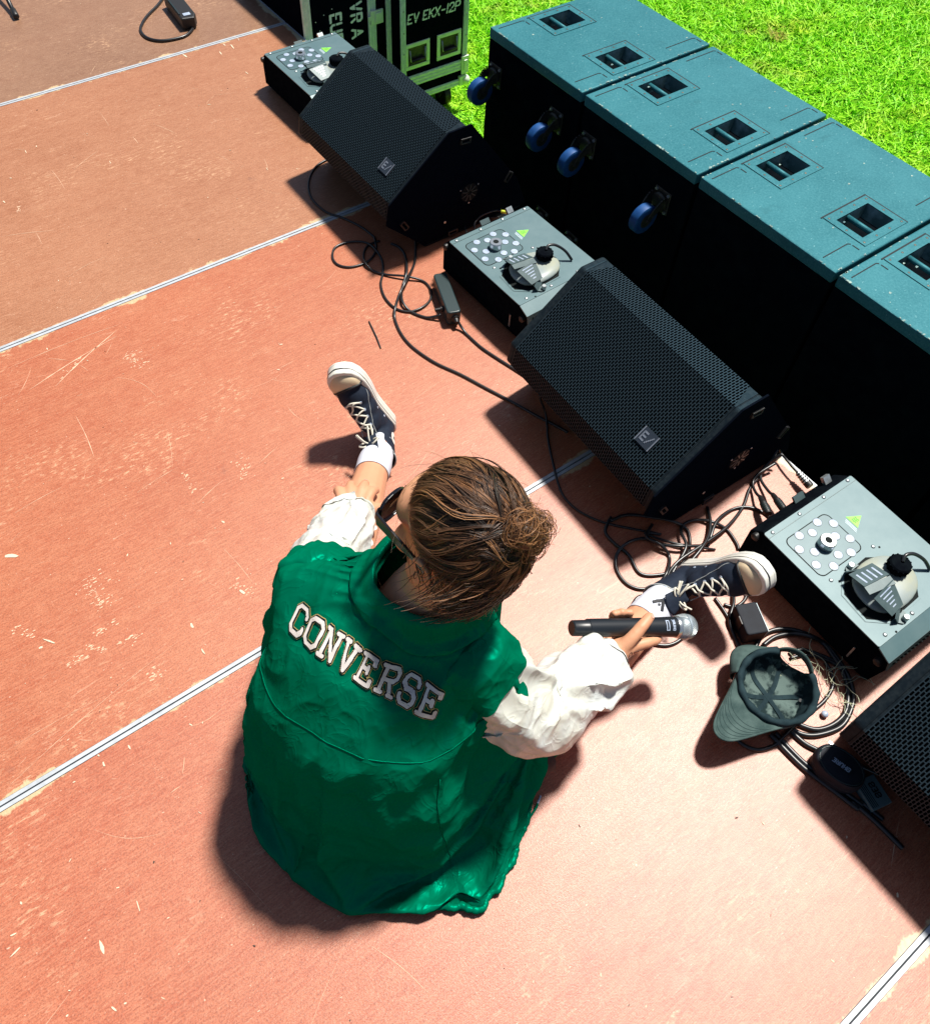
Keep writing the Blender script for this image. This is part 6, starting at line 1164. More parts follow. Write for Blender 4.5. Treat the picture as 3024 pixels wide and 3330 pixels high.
6,-3,-4,0,-1,1,0,0,-2,-2,-6,25,-23,9,-5,8,-5,-3,1,3,-1,-9,1,2,1,1,-1,-1,-1,4,-2,-2,-3,6,-1,0,4,-1,1,1,-1,1,-1,1,0,0,-1,1,0,1,0,0,-1,-1,0,1,2,-4,1,2,2,1,-4,5,-5,3,4,-3,3,-6,-7,5,1,2,0,1,2,-2,6,-3,1,0,1,3,2,0,-2,1,-3,-2,0,1,-2,0,-1,-2,-10,31,-3,-10,14,9,-19,-17,17,-13,-11,2,2,4,2,-1,1,0,0,-3,7,1,-7,1,
5,-2,-3,3,2,0,1,-1,2,-2,1,0,0,0,0,0,1,-1,1,-3,1,1,0,-1,2,2,2,-4,0,2,-1,3,2,-1,0,2,-11,-2,4,2,0,0,1,2,6,-2,-1,1,4,2,-1,0,0,-1,-2,0,-1,1,-2,-1,-1,-2,-5,35,-16,-12,3,13,1,-15,-9,-10,3,6,3,1,0,0,0,3,0,-4,-1,6,3,-12,7,3,-4,0,3,0,1,0,0,-1,1,1,-1,0,1,0,0,0,-1,-2,2,0,-1,0,1,3,0,-4,3,1,0,-5,5,5,
-3,2,-3,-11,3,5,0,0,-2,5,8,-4,0,2,3,2,-3,2,0,-1,-1,-3,1,1,-4,-1,-1,-1,-3,-2,2,4,4,-7,9,5,-20,3,0,2,0,1,0,1,0,0,2,-1,-2,-1,6,3,-8,6,0,-5,3,1,0,1,-1,-1,1,0,1,-1,1,0,-1,0,1,-3,3,-1,-2,1,2,3,-4,-1,4,0,0,-3,1,3,-2,1,4,-8,-6,3,3,0,-1,4,9,4,-4,-3,6,-2,0,1,-1,0,-2,-1,0,1,-5,0,-1,-5,2,-8,2,12,6,-6,
-6,-3,3,1,-4,-7,4,2,4,1,-1,-1,3,0,-2,1,-4,9,2,-3,1,-1,-5,5,-1,1,-1,0,-2,3,0,-1,1,0,1,-1,-1,0,2,-3,0,1,2,2,-4,0,4,-1,2,-4,0,2,-7,-2,10,3,-11,1,2,1,-1,-5,2,6,0,3,-3,1,1,0,0,-1,-1,-2,1,0,-3,-1,-2,-5,3,-8,-7,-5,5,2,19,-6,4,-4,1,-3,-6,1,6,2,1,0,-1,5,-4,2,-2,0,0,-1,5,0,-2,1,0,0,-1,1,0,0,0,0,0,0,
0,-1,2,-2,2,-3,0,2,1,-2,-2,4,1,-2,3,-2,-8,5,7,-10,-1,-3,11,-12,1,5,7,-5,11,-10,3,5,-1,-1,4,0,-2,0,0,-1,-1,-1,-3,-1,-1,-6,4,-3,-2,-5,8,-2,7,3,-11,10,-4,1,-6,-3,2,6,2,0,-3,4,1,-2,3,-7,6,-1,-2,5,0,-2,1,0,-1,0,1,-2,1,1,-1,2,-2,-1,3,0,-2,-4,4,1,1,-3,-1,6,-1,-7,-1,11,-7,-1,4,-4,-7,4,8,3,-12,-7,11,3,2,0,4,4,2,-1,
-4,4,-1,-1,0,-2,1,-2,-3,-1,-1,-4,1,-8,-2,6,-1,3,-7,14,2,-8,6,0,0,-8,-2,5,4,1,0,-6,8,-4,1,2,-2,3,0,-2,3,-3,1,1,-1,0,0,1,1,0,0,0,-1,1,0,1,-3,2,0,1,0,-5,5,-3,-2,1,3,-3,1,-1,1,2,7,-7,-10,3,12,-6,-11,19,1,2,6,5,-5,-1,3,-1,0,0,-2,1,-1,-3,-1,-2,-1,-3,-2,-2,0,-1,0,9,-10,0,13,1,-5,-1,4,-1,-7,-2,8,2,1,-2,-5,0,
6,-3,2,-1,3,-1,-1,2,0,0,0,0,1,-1,1,0,1,1,-1,1,-1,1,0,0,0,1,-1,1,0,-2,-2,4,4,-2,-5,-9,4,4,5,-2,-6,-4,-1,14,-2,-1,4,2,8,-8,8,-1,-2,-2,1,0,-1,-1,0,-3,-2,-1,-1,-2,-3,-8,1,8,-11,9,7,-9,-2,13,2,-3,-2,4,-2,-6,0,7,1,1,-2,-2,-9,8,-3,3,1,0,1,1,0,0,1,1,0,1,0,0,1,0,1,0,0,0,0,0,1,0,1,-1,0,1,3,2,0,-5,
7,0,-20,6,4,6,-7,3,1,-17,13,-4,8,4,-6,5,0,2,0,-4,-1,0,5,-3,-1,-3,-2,-3,0,-1,-5,-8,0,6,-1,-6,9,8,-8,-4,12,4,-3,-2,3,-2,-6,4,4,1,-1,-2,0,-6,1,4,-5,5,1,-1,2,1,1,-1,1,0,1,1,0,0,1,0,1,0,0,1,0,1,-1,2,0,2,-5,4,2,-1,-3,1,5,-8,-14,15,5,-15,-8,16,-12,-6,8,9,-3,-2,-3,1,0,3,-4,0,2,-1,0,-5,-1,-3,-1,-2,-2,-8,-2,4,
5,-2,-7,6,11,-5,-7,10,6,-2,-2,4,-4,-5,6,2,1,-1,0,2,-2,-7,7,-4,0,2,0,1,0,2,-1,1,0,1,0,1,-1,1,1,1,0,0,0,0,1,1,1,-2,0,1,-1,6,-9,-2,6,1,-10,-2,6,3,-8,3,5,-7,7,-1,9,0,-2,-1,-1,0,1,-1,1,0,-2,-4,-2,-3,-1,-1,-2,-8,-3,0,7,2,-2,-6,1,14,-1,-10,7,10,-2,-3,6,-4,-3,5,1,0,1,-4,2,1,-2,0,1,-2,1,0,0,0,1,1,0,0,
0,1,0,1,0,0,0,1,0,0,2,-3,-2,1,3,0,1,1,1,-7,-11,14,2,-17,-1,11,6,-13,5,3,7,5,-2,-1,0,-1,0,-2,2,-2,2,8,-9,0,-3,-3,-2,-1,-3,-4,-5,0,2,5,3,-1,-7,-3,12,6,-9,1,11,1,-4,6,-3,-1,3,1,0,-1,-1,0,-3,1,-1,2,0,0,1,1,0,0,0,0,1,-1,2,0,0,0,2,-1,1,0,-3,1,2,1,2,-9,2,2,4,-11,-2,-1,7,0,-7,-5,8,4,-7,14,11,-1,-2,3,
1,2,1,-2,-7,2,-2,-2,6,-4,-2,-4,-2,-1,-4,-4,-1,-5,1,4,4,2,-1,-3,-3,4,10,-4,-4,9,4,-3,3,-1,0,2,-3,3,-2,-2,0,0,1,0,0,1,1,0,1,0,1,0,0,2,-1,1,1,1,0,1,0,1,1,-1,-4,-2,4,3,-5,-1,-6,2,4,-14,0,14,3,-2,-10,1,15,-2,17,-1,1,-3,0,-4,-1,4,2,-2,1,-9,3,-1,-3,-4,-4,-1,-4,-3,3,-8,-1,3,2,2,2,-1,-2,2,-3,7,4,-5,4,3,0,0,
1,0,0,0,-1,1,1,-1,0,0,0,1,0,1,1,1,1,1,1,-1,1,2,0,0,1,2,1,1,1,0,0,-4,-5,5,-4,-4,-2,2,3,5,-8,-4,0,9,10,-3,-9,4,10,0,0,2,-1,-1,-2,-3,4,0,-4,8,-7,1,-4,-3,-5,-1,-6,-2,3,-2,-7,-2,3,1,3,5,0,-5,3,-1,1,3,0,0,2,1,1,0,2,-1,0,1,-1,2,0,0,2,0,1,1,0,1,0,2,0,1,1,1,1,1,1,1,2,0,0,1,1,0,-6,-4,
-2,-3,8,2,-5,1,7,0,0,-3,-3,9,1,-9,17,-1,-3,0,-2,4,1,-5,-3,-3,2,1,2,-4,-3,-4,-4,-2,-5,-4,0,4,-7,-2,0,3,-1,-3,7,1,-3,-1,2,1,0,2,0,1,0,2,1,0,2,0,1,1,0,2,0,1,1,0,2,0,1,0,1,1,1,2,0,1,1,1,1,2,0,0,0,1,1,-7,1,0,-3,7,2,2,-4,-1,8,-5,2,-5,5,4,19,-2,-3,-2,0,-2,0,6,1,-3,-7,-1,2,-1,-4,-5,-4,-3,-5,-2,
-6,7,1,-9,-2,3,4,-4,-4,5,1,-2,-2,2,0,1,4,0,0,1,2,2,1,1,1,0,2,0,1,1,2,1,0,2,0,2,0,2,0,1,2,0,2,1,1,-1,1,1,0,2,2,0,0,1,3,-5,0,1,6,0,-5,5,-2,-1,-4,1,16,2,0,-5,2,2,-6,-2,1,4,3,-8,-3,-4,0,-3,-6,-4,-4,3,-8,0,4,-3,-7,-1,4,4,-7,-4,5,4,-4,-2,3,-1,-2,6,2,0,-1,3,1,1,2,1,0,2,2,1,0,2,1,0,
3,0,2,0,1,2,1,1,2,1,-1,2,-1,1,1,0,1,2,2,1,0,4,2,-4,-3,5,-3,-2,4,3,-3,-3,15,-1,4,-2,-1,-1,4,-8,-2,-1,3,6,-4,-7,-3,-5,-5,-5,-6,1,-4,-1,1,0,1,-8,-3,4,3,-5,-4,3,5,-4,-1,6,-1,-5,2,4,2,-1,2,1,1,2,3,0,2,1,1,0,3,3,0,2,1,1,1,3,1,2,0,1,1,-1,2,0,2,3,1,1,2,2,1,-2,-1,4,1,-6,3,0,-3,0,5,-1,18,-3,
1,6,-10,-2,3,7,-8,-3,-2,1,3,-4,-4,-6,-8,-5,-5,2,-4,0,-1,-1,0,2,-4,-5,4,1,-6,-2,1,0,-1,1,2,3,-3,-2,4,3,1,1,1,1,0,5,0,3,2,2,-2,3,2,0,5,2,3,-6,7,4,-2,-2,1,1,3,3,3,1,2,2,-1,2,0,1,-3,-2,2,6,-6,-1,3,1,-4,3,15,0,0,-1,4,-5,-3,2,6,-4,-4,-2,0,-1,-6,-5,-8,-3,-1,-3,-1,-1,-1,0,-2,-1,-1,0,-2,2,-1,-5,2,2,-3,-3,
3,-2,3,0,-3,1,3,2,2,0,2,0,4,1,2,3,4,-2,0,2,-2,4,2,3,-5,2,7,4,1,3,1,2,0,0,2,0,0,-2,2,3,2,-1,-3,-1,8,-2,-7,0,3,-4,18,-1,-5,-1,3,2,-2,-4,0,3,1,-2,-2,-3,-5,-7,-6,-2,1,-3,-1,-7,-1,5,1,-2,0,-2,-3,-1,4,1,-6,1,2,-4,-3,1,1,1,1,-1,-2,2,1,3,2,1,0,1,2,1,2,3,4,3,2,-1,0,3,3,0,-2,1,2,1,2,1,1,2,
0,2,2,2,0,-2,3,1,1,-3,-2,2,2,-2,-3,2,4,7,6,4,6,7,3,7,1,5,-4,0,1,12,14,-1,2,-5,17,-8,-23,-4,-3,-4,-3,-3,-4,-4,-4,-4,-5,-4,-4,-3,-2,-4,0,0,0,0,0,0,0,0,0,0,0,0,0,0,0,0,0,0,0,0,0,0,0,0,0,0,0,0,0,0,0,0,0,0,0,0,0,0,0,0,0,0,0,0,0,0,0,0,0,0,11,-3,-1,1,1,-2,1,-2,3,-3,4,-5,3,-16,6,1,10,-10,
0,-8,11,3,0,1,1,1,2,0,-1,0,1,2,2,1,-3,2,-1,-4,-4,8,0,0,-2,-5,11,-5,-9,11,-5,-2,10,2,-7,-2,8,-1,-4,0,-4,2,5,-2,1,-7,3,-4,-2,4,6,-11,1,9,-11,11,-1,-2,-2,-1,3,-2,-4,3,2,0,-1,2,9,-1,-1,2,-6,3,3,-5,5,-1,4,-3,1,-2,1,0,-18,18,-3,0,8,-4,-6,4,4,1,-5,-1,3,3,-2,3,0,-6,5,0,-8,6,4,-2,-2,-6,5,2,-3,-8,3,6,5,-8,-11,10,
-4,16,-9,-2,-10,-3,0,14,-8,9,-8,-9,5,-3,21,-4,1,-2,4,-17,12,0,4,1,0,-3,-3,4,-1,-5,-4,8,-1,-3,6,2,1,-2,4,-6,-2,6,-4,4,-3,-5,-8,17,-7,3,-2,2,4,1,-10,1,12,2,-5,-6,4,4,-2,-3,7,-4,-6,8,-3,-6,10,-3,-1,-1,-7,10,-10,4,-15,9,12,-25,9,11,-12,3,4,-3,-3,-2,9,-6,10,-5,-10,4,0,16,-13,4,2,-2,2,9,0,1,-7,-7,8,-4,3,0,-1,-4,8,0,0,-8,7,3,
15,-4,-4,2,2,-2,2,-7,7,2,0,-7,2,-9,13,-8,12,-8,2,-10,8,7,2,-10,-1,5,3,-6,4,4,-7,-3,8,-4,-6,10,-3,-2,7,-6,6,-2,-5,-2,6,-2,-2,-6,-4,-11,10,-3,10,-16,-3,1,2,16,5,-17,0,-8,10,11,1,0,-1,-1,2,10,-2,1,-12,10,-9,4,-4,5,-4,6,-8,8,1,0,-5,1,8,5,3,-6,-4,7,-3,6,-13,4,-12,9,-11,12,-1,2,2,3,3,-6,9,-2,-9,4,4,-1,-5,7,-1,-5,-1,6,-5,-4,
9,-4,0,7,-6,-8,2,-10,16,2,-1,-2,-14,7,-8,8,4,-18,-2,0,8,7,11,-5,-16,-1,13,-5,5,-5,-3,15,-6,11,-7,-5,-2,7,7,-3,-2,2,3,-6,3,-5,6,-7,5,2,0,-2,15,-4,-2,6,2,-6,-3,4,1,-17,-3,-2,9,-2,11,2,3,4,-19,7,6,-3,4,3,-7,3,2,-1,-3,-3,8,-6,-5,10,-4,2,4,-8,-12,-1,-2,5,-5,-1,14,0,8,2,2,-2,-6,0,-8,1,-5,-1,-2,2,4,9,-2,-1,-14,-5,13,8,1,-10,
-3,-9,-5,6,6,10,-6,-3,17,4,-2,-2,2,-1,-4,-1,6,-1,13,1,1,-4,-1,5,3,-10,7,2,-10,3,6,-6,3,6,-1,-1,-21,11,5,2,2,-7,5,-3,3,-4,-4,9,-8,-2,10,-5,3,0,-11,-7,6,11,5,-4,-7,4,-16,7,7,6,-8,-5,6,5,6,-1,0,-7,-18,-2,2,2,-3,2,7,3,9,-3,-16,-1,-1,9,-7,-10,18,-4,1,3,2,13,-1,1,-5,5,-1,-1,-5,5,13,2,0,-1,-1,0,1,3,-11,12,2,-1,-8,12,-9,3,
-1,1,-20,12,-2,9,-9,7,-3,4,-9,2,9,-12,3,7,-4,4,-5,-11,4,9,7,-2,-13,2,9,-4,2,-3,-4,-12,2,8,1,4,-4,8,-5,0,7,-3,0,-4,5,2,-1,2,-6,-22,4,1,6,-2,1,0,-3,-3,6,3,-2,8,12,-3,2,-6,1,3,-1,-2,17,-4,0,3,-1,-4,-1,10,7,6,8,-18,6,-9,-2,1,-1,-1,-3,12,-14,-8,8,-4,7,-11,9,1,-10,9,2,-4,4,-9,-1,9,2,-3,-9,-3,12,3,-4,-4,6,-7,-9,7,4,-1,
-5,0,-1,2,7,4,5,-1,-4,-5,0,0,8,-1,-19,3,-6,1,-5,6,4,4,0,-11,4,6,-2,0,10,7,-4,4,-3,-2,4,-2,16,1,-1,-3,1,0,5,0,3,6,2,2,4,-6,-12,0,-5,-1,-8,22,-20,4,-2,3,-3,9,-8,-2,10,-5,0,1,-4,4,2,-4,-3,1,6,3,-6,0,1,5,-13,8,4,2,-6,2,1,-7,5,-7,-1,4,8,-5,-1,2,1,1,1,-12,14,-5,4,-2,-4,-8,4,-1,-4,5,3,-5,-2,-3,4,11,3,-3,3,-3,
-2,4,19,-1,0,0,-2,3,-4,3,6,-2,8,1,-12,17,-15,-10,-2,-3,17,-10,-4,-2,10,-5,4,-7,6,2,-8,6,-2,1,-2,-3,0,3,4,1,0,-7,6,-2,-3,-3,9,-2,-2,-4,7,0,-2,3,1,-1,0,1,-1,-2,0,-1,2,1,0,-7,-8,13,-5,7,1,0,1,-2,-8,-3,-1,4,-2,-3,-1,5,10,-1,1,1,-3,1,18,1,-1,-2,3,-9,-4,10,-5,-9,21,13,-19,14,-16,3,1,-1,16,-17,-11,5,5,2,-4,2,-2,-1,5,-4,-2,-2,
2,4,1,0,-6,-3,-1,10,-2,-7,3,3,-2,-1,-1,1,8,-5,-2,-4,0,3,6,1,0,-1,-1,1,0,2,-4,-1,0,-8,6,-1,2,6,-2,0,2,-5,-3,-1,-1,-2,-5,3,7,7,-4,4,-1,-3,15,4,-1,0,-4,6,-3,-6,7,-8,7,10,-6,6,-25,2,3,2,27,-18,3,-9,5,5,-11,4,2,-2,-4,1,3,1,-1,-3,-4,-3,3,7,1,-7,-4,8,2,-4,2,2,0,0,-8,2,3,1,0,4,1,0,-1,0,0,2,-1,0,-4,1,0,-1,
-4,-2,6,-4,8,1,-1,1,-2,-5,-1,1,-4,-6,4,10,3,-3,3,-4,14,0,5,0,1,-2,1,0,-14,10,-13,15,15,-14,0,-2,0,1,5,-6,17,2,-16,-9,7,-1,-3,1,1,-3,-3,-2,-1,2,4,4,2,-3,-2,1,5,0,-7,3,-3,1,0,1,2,-3,3,1,0,1,0,0,0,-1,0,2,0,-1,-4,1,1,-1,0,-3,-5,5,2,2,3,0,0,0,-5,-3,3,-4,-6,5,9,-1,2,0,17,-2,2,2,0,0,-5,-2,-8,12,-14,-3,31,-12,
-1,-1,0,1,8,-9,10,5,-17,5,-5,-6,0,-2,0,3,2,2,3,1,0,-2,-3,-3,4,6,-3,-13,13,0,-6,-6,11,3,-8,5,1,2,1,-6,3,-2,3,1,0,1,0,-1,-7,7,-2,1,1,0,-2,-3,-7,11,0,2,0,0,0,-7,-3,6,-4,-6,9,5,-3,3,19,-2,0,2,0,1,1,-7,2,-6,3,3,-15,-12,19,5,3,-3,11,-4,0,-6,2,-5,0,3,-1,2,0,-1,3,-1,-5,-2,-2,2,5,4,-3,-11,-9,12,-3,7,-7,14,-3,-4,
7,1,-5,1,4,-1,-4,2,1,1,0,1,1,-3,0,1,0,1,-1,1,0,0,0,-11,4,6,0,1,-1,2,-7,-6,7,0,-7,10,1,1,20,-2,-2,3,1,-1,1,-5,1,-17,12,-12,17,-8,8,-13,-5,6,14,15,-18,-13,16,-7,3,0,0,-1,-1,3,-4,3,-2,2,4,-1,-4,-7,-7,-6,17,7,2,-13,11,1,-7,6,-5,-2,5,4,-3,2,0,-2,1,1,1,0,0,-2,1,0,1,-1,-1,0,1,-2,2,1,-8,2,6,-1,1,-2,2,-6,-6,6,
3,-4,7,-2,18,1,-1,1,1,0,0,-2,-1,0,-2,1,-17,4,13,1,-1,0,-22,28,-12,10,-8,2,4,-1,0,-1,2,-3,3,-4,4,-3,-6,-7,-5,0,4,14,1,-6,-5,8,6,-6,4,-3,2,2,1,-2,1,1,0,-1,-1,1,1,0,0,-2,1,0,1,0,0,-1,-2,1,-5,1,6,-13,-1,8,4,2,-1,0,-4,-7,3,6,0,3,19,0,-1,0,1,1,0,-2,1,0,-3,-2,3,2,-7,-2,0,-6,-8,12,4,2,2,-3,5,-1,-1,2,0,1,
-2,-1,-4,-7,-2,2,3,6,2,2,-8,7,-5,5,2,-1,0,-2,3,-1,1,-1,0,1,-1,0,-1,1,1,0,0,-3,3,1,-1,0,0,-1,0,-1,2,-4,-2,5,-6,-8,4,8,3,-1,0,-6,-5,2,7,3,20,0,-1,0,1,0,-2,2,1,-3,-5,2,2,2,-3,-1,-8,-2,3,-3,6,-8,-3,18,-4,3,1,1,0,-2,-1,-2,-3,3,1,1,2,-1,-2,-4,4,-7,9,-4,-1,-5,5,4,2,1,0,0,0,1,-2,0,-3,3,1,0,-1,1,0,0,
1,0,0,0,0,-1,0,0,-1,-3,2,-1,-8,-4,4,8,2,1,-6,-6,3,6,18,0,0,1,1,-1,-5,1,2,-2,-1,4,-7,8,-1,-2,1,0,-17,-9,25,1,-3,3,2,-1,2,-1,-1,-2,0,-2,1,0,1,2,1,-7,2,2,-3,6,-5,1,-1,5,-3,1,1,1,-1,1,0,0,-1,0,-2,2,1,0,0,-1,1,0,0,0,0,1,-1,0,0,0,-1,0,-1,1,-1,-3,-7,-1,5,7,1,-6,-8,7,14,4,-1,-1,0,2,-5,1,0,1,-5,-2,
7,4,0,0,0,0,-7,4,1,-1,-1,3,0,0,1,0,-2,1,-3,-1,1,2,1,-2,-6,5,3,0,1,-2,2,-3,1,2,0,0,0,1,-1,0,0,0,0,0,-2,2,0,0,0,0,0,1,0,0,0,-1,1,0,0,0,-1,1,-1,-1,-1,-1,1,-4,-6,-3,8,6,-4,-9,4,10,-1,2,0,-21,12,-8,9,4,0,3,-2,7,-1,1,0,1,-1,-8,3,-2,5,0,1,1,0,-2,0,-1,-2,1,2,1,-3,-5,5,4,-1,-1,1,0,1,-1,0,1,
1,0,-1,-1,2,-1,0,0,0,-1,0,1,0,0,0,0,0,0,0,0,0,1,0,0,0,0,0,0,0,-1,1,-2,-3,0,3,-4,-7,-3,11,-2,6,2,-5,5,-8,16,-4,0,-14,10,-4,9,1,5,0,0,-1,0,2,-4,-3,1,3,0,1,1,-1,-1,-1,-1,0,2,1,-5,-3,6,3,-2,-1,3,0,0,-1,2,-1,-2,1,1,0,1,-2,1,1,-1,0,0,0,0,-1,1,0,0,1,0,-1,1,0,0,0,0,0,0,0,-1,0,1,-1,0,0,-3,
-3,3,2,-1,-10,-1,14,-9,10,-5,5,13,-10,-11,9,1,2,-12,-1,10,2,2,-1,-1,2,-3,-7,6,1,-1,1,1,-1,-1,0,-1,1,1,-4,-4,6,4,-4,0,4,-1,1,0,0,0,0,0,-2,2,0,0,0,0,0,0,0,0,0,0,1,-3,2,0,0,0,0,0,0,0,0,1,-1,0,0,1,-3,2,0,0,0,0,-2,-3,-2,5,2,-1,16,-8,-1,5,10,12,3,-13,-5,7,8,-23,5,3,0,0,1,-3,2,-2,-1,3,-2,-2,1,-5,5,1,
-2,1,1,-5,-4,7,3,-3,3,0,-3,1,-2,2,1,-3,-1,4,2,-3,4,-1,1,0,-2,1,0,0,0,1,-1,0,0,0,1,-1,1,-1,1,0,0,0,0,-1,0,-4,4,-5,1,1,3,1,-2,0,-1,-6,3,3,15,-5,1,-3,8,-13,22,19,-18,-13,2,13,-5,-18,13,1,0,0,0,-2,-7,8,-2,2,-2,-3,3,-2,2,0,-5,-4,5,6,-1,1,-1,0,1,-2,1,-1,1,1,0,-2,1,1,0,1,0,0,0,1,-1,0,0,0,0,0,0,0,
0,1,-1,0,0,1,0,-1,0,-1,-1,3,-3,1,-2,-1,-1,1,4,-1,0,1,-5,-1,17,-1,0,-1,-4,3,-1,9,4,-7,20,-9,-4,-29,9,9,4,0,0,-14,9,-1,4,2,-9,9,-3,0,-2,-5,-2,5,6,-1,0,0,1,1,0,1,-2,0,-2,2,2,-1,-1,0,0,2,-1,0,0,0,1,0,-1,1,0,-1,0,1,0,-1,0,1,0,0,0,-1,0,0,0,-1,2,-1,0,-1,-1,-1,0,2,1,-1,0,0,16,4,0,-2,-4,2,-2,3,13,-2,
-12,15,-10,-9,-11,2,10,5,-3,2,-2,0,-4,3,5,-1,-5,1,-5,-2,5,6,0,-1,1,-1,1,0,0,-1,1,0,1,0,0,0,0,0,-2,1,1,-1,1,0,0,0,1,-1,0,0,0,0,0,0,1,-1,1,-1,0,0,0,0,1,1,-2,0,0,0,0,-1,-2,-1,1,2,1,-1,20,1,-1,0,0,-7,2,-3,5,6,-7,-8,11,-5,2,-7,-5,9,4,-12,5,4,0,1,-4,-1,0,-6,2,8,4,0,0,1,-3,1,1,0,-1,2,0,0,-1,1,
0,0,0,0,-1,0,1,-1,1,0,0,1,-1,0,1,-2,1,0,0,1,-1,1,0,0,0,0,-1,2,-1,0,-1,1,0,0,-2,1,-1,-1,-2,0,2,1,18,3,-1,-1,-3,-1,-2,-1,0,-1,-9,7,-3,13,-1,1,-6,-8,8,-4,-19,7,13,-7,0,8,-5,3,6,2,1,1,-1,-2,2,0,-1,-1,3,-1,1,-1,0,0,1,1,-1,0,0,-2,2,0,0,0,1,-1,0,1,-1,0,0,0,1,-2,2,-1,0,1,-1,1,1,-1,1,-2,1,0,0,-1,
1,-2,0,-1,0,-2,-1,2,17,1,0,-1,-2,-4,-2,4,-4,4,-4,2,-2,10,-2,1,1,-5,-4,1,1,-5,6,-9,5,-7,5,11,0,0,1,-1,0,1,-1,-1,-1,3,-3,3,0,0,0,-1,1,0,0,0,1,-1,0,0,-1,2,-1,1,-1,0,0,0,0,0,0,0,0,0,1,-1,0,0,0,1,-2,1,1,0,-1,1,-1,0,-1,0,-1,0,0,-2,14,2,1,0,-2,1,-1,-3,6,-9,6,-2,-1,6,0,0,0,0,-12,9,3,-17,0,15,-8,6,
4,-2,3,0,0,0,1,-1,0,-1,-1,-1,2,-2,3,0,-1,1,-1,1,0,-1,1,-1,1,0,0,0,1,-1,1,-1,0,0,0,1,0,-1,0,0,0,1,0,-2,1,-1,2,0,-2,0,0,1,1,-1,0,0,-1,-1,1,-1,19,-1,1,-1,0,-1,-1,1,-6,3,2,0,3,0,0,-1,1,0,-6,23,-10,-3,-6,-2,5,-5,1,3,-1,0,0,1,0,0,1,0,-1,0,0,-1,-2,3,-1,-2,3,1,0,0,-1,0,0,0,0,0,1,-1,0,1,-1,1,
-1,0,0,0,-1,2,0,-1,-1,1,1,-2,1,0,-1,1,-1,2,-1,1,0,-1,0,0,-2,1,19,1,0,-1,-1,0,-1,1,-1,-1,2,1,1,-1,0,0,-1,1,-5,6,23,-6,-14,-13,10,-2,-6,1,0,0,1,4,1,0,-1,1,0,-1,0,1,-1,0,2,-1,-3,2,2,-1,-1,2,0,0,-1,0,1,0,0,0,-1,0,1,1,-1,0,0,1,-1,-1,-1,1,0,0,1,-4,1,1,-1,-1,4,0,0,0,0,-1,0,-1,18,1,1,0,-1,-3,2,-1,
1,-2,2,1,-1,0,0,0,1,-1,-1,-1,7,7,1,-15,-8,13,-3,-12,4,6,3,0,0,-1,0,1,1,-1,0,0,0,-2,3,0,-2,0,2,1,-1,-1,0,1,0,-2,2,1,-1,0,0,0,0,0,0,0,1,-1,0,-1,0,1,-1,0,0,1,-1,-3,3,-1,1,0,1,0,-1,1,-1,0,18,1,0,0,-2,0,0,0,0,-1,1,1,1,-2,1,0,0,0,-2,-6,-2,8,2,0,0,-5,5,1,-2,2,0,0,-1,1,0,0,1,0,-1,0,1,-1,
-2,3,1,-3,1,2,-1,0,0,1,-1,-1,1,1,0,-1,1,0,-1,1,-1,1,0,0,-1,-2,2,1,-1,-1,-1,2,0,-1,0,0,-2,4,-2,1,1,-1,0,-1,18,-2,4,0,-2,1,0,0,-1,0,0,2,0,-1,2,0,-1,0,-2,0,-2,-3,0,11,-4,-7,6,3,0,-5,2,1,2,0,0,-1,1,0,-1,0,-1,2,0,0,0,0,-2,2,1,-1,0,-1,2,-1,0,1,0,0,0,0,-1,1,-1,1,0,0,-2,1,0,0,-1,0,0,1,0,0,
1,-2,0,-2,3,1,-1,0,0,-1,18,0,-3,2,0,-1,0,0,-1,1,1,0,1,-1,0,0,1,-1,0,-6,0,-3,1,-1,9,0,1,1,-1,0,-2,0,3,1,0,-1,-1,1,1,-1,0,0,-1,0,3,-1,0,0,1,0,-1,0,1,0,0,0,0,1,-1,1,-2,2,-1,1,0,-2,1,-1,2,-2,-1,1,-1,0,-1,2,-3,3,1,-2,0,-1,1,1,-2,1,16,2,0,-3,3,1,-4,0,-1,1,0,1,1,0,1,-1,0,0,0,-1,0,-2,4,-1,
0,0,-4,5,2,-1,-3,0,1,3,0,1,-3,2,-1,1,0,-2,2,0,-2,3,-1,0,1,1,-1,0,0,1,-1,0,1,-1,1,1,-3,1,1,1,-1,0,-1,1,-1,-2,0,2,0,-3,2,0,0,1,-2,2,-3,-1,2,-1,1,0,19,1,-2,-1,-4,1,4,-5,1,1,0,1,0,1,0,0,0,-1,0,-5,-5,7,1,3,-3,4,-1,-1,1,3,0,-3,-1,2,2,0,1,-4,2,0,0,1,0,0,0,0,1,-1,0,2,-2,2,-1,1,-1,1,1,-2,
1,-1,1,-1,1,0,-1,0,0,1,-2,1,1,-1,-1,1,-1,0,0,-2,-4,6,0,-1,-3,2,1,-6,20,-1,-2,-6,4,1,-3,0,1,0,2,0,0,0,0,1,-1,0,1,-1,-1,-1,0,4,-4,1,4,-1,0,-1,2,0,-2,-1,4,1,0,0,-3,-1,3,-1,1,0,1,-1,0,-1,1,-1,1,0,0,0,1,-1,0,0,1,0,0,-1,1,0,1,-1,0,-1,0,0,0,-1,-4,2,4,-4,3,-2,0,0,2,0,-1,-4,3,1,18,0,-5,3,-6,1,
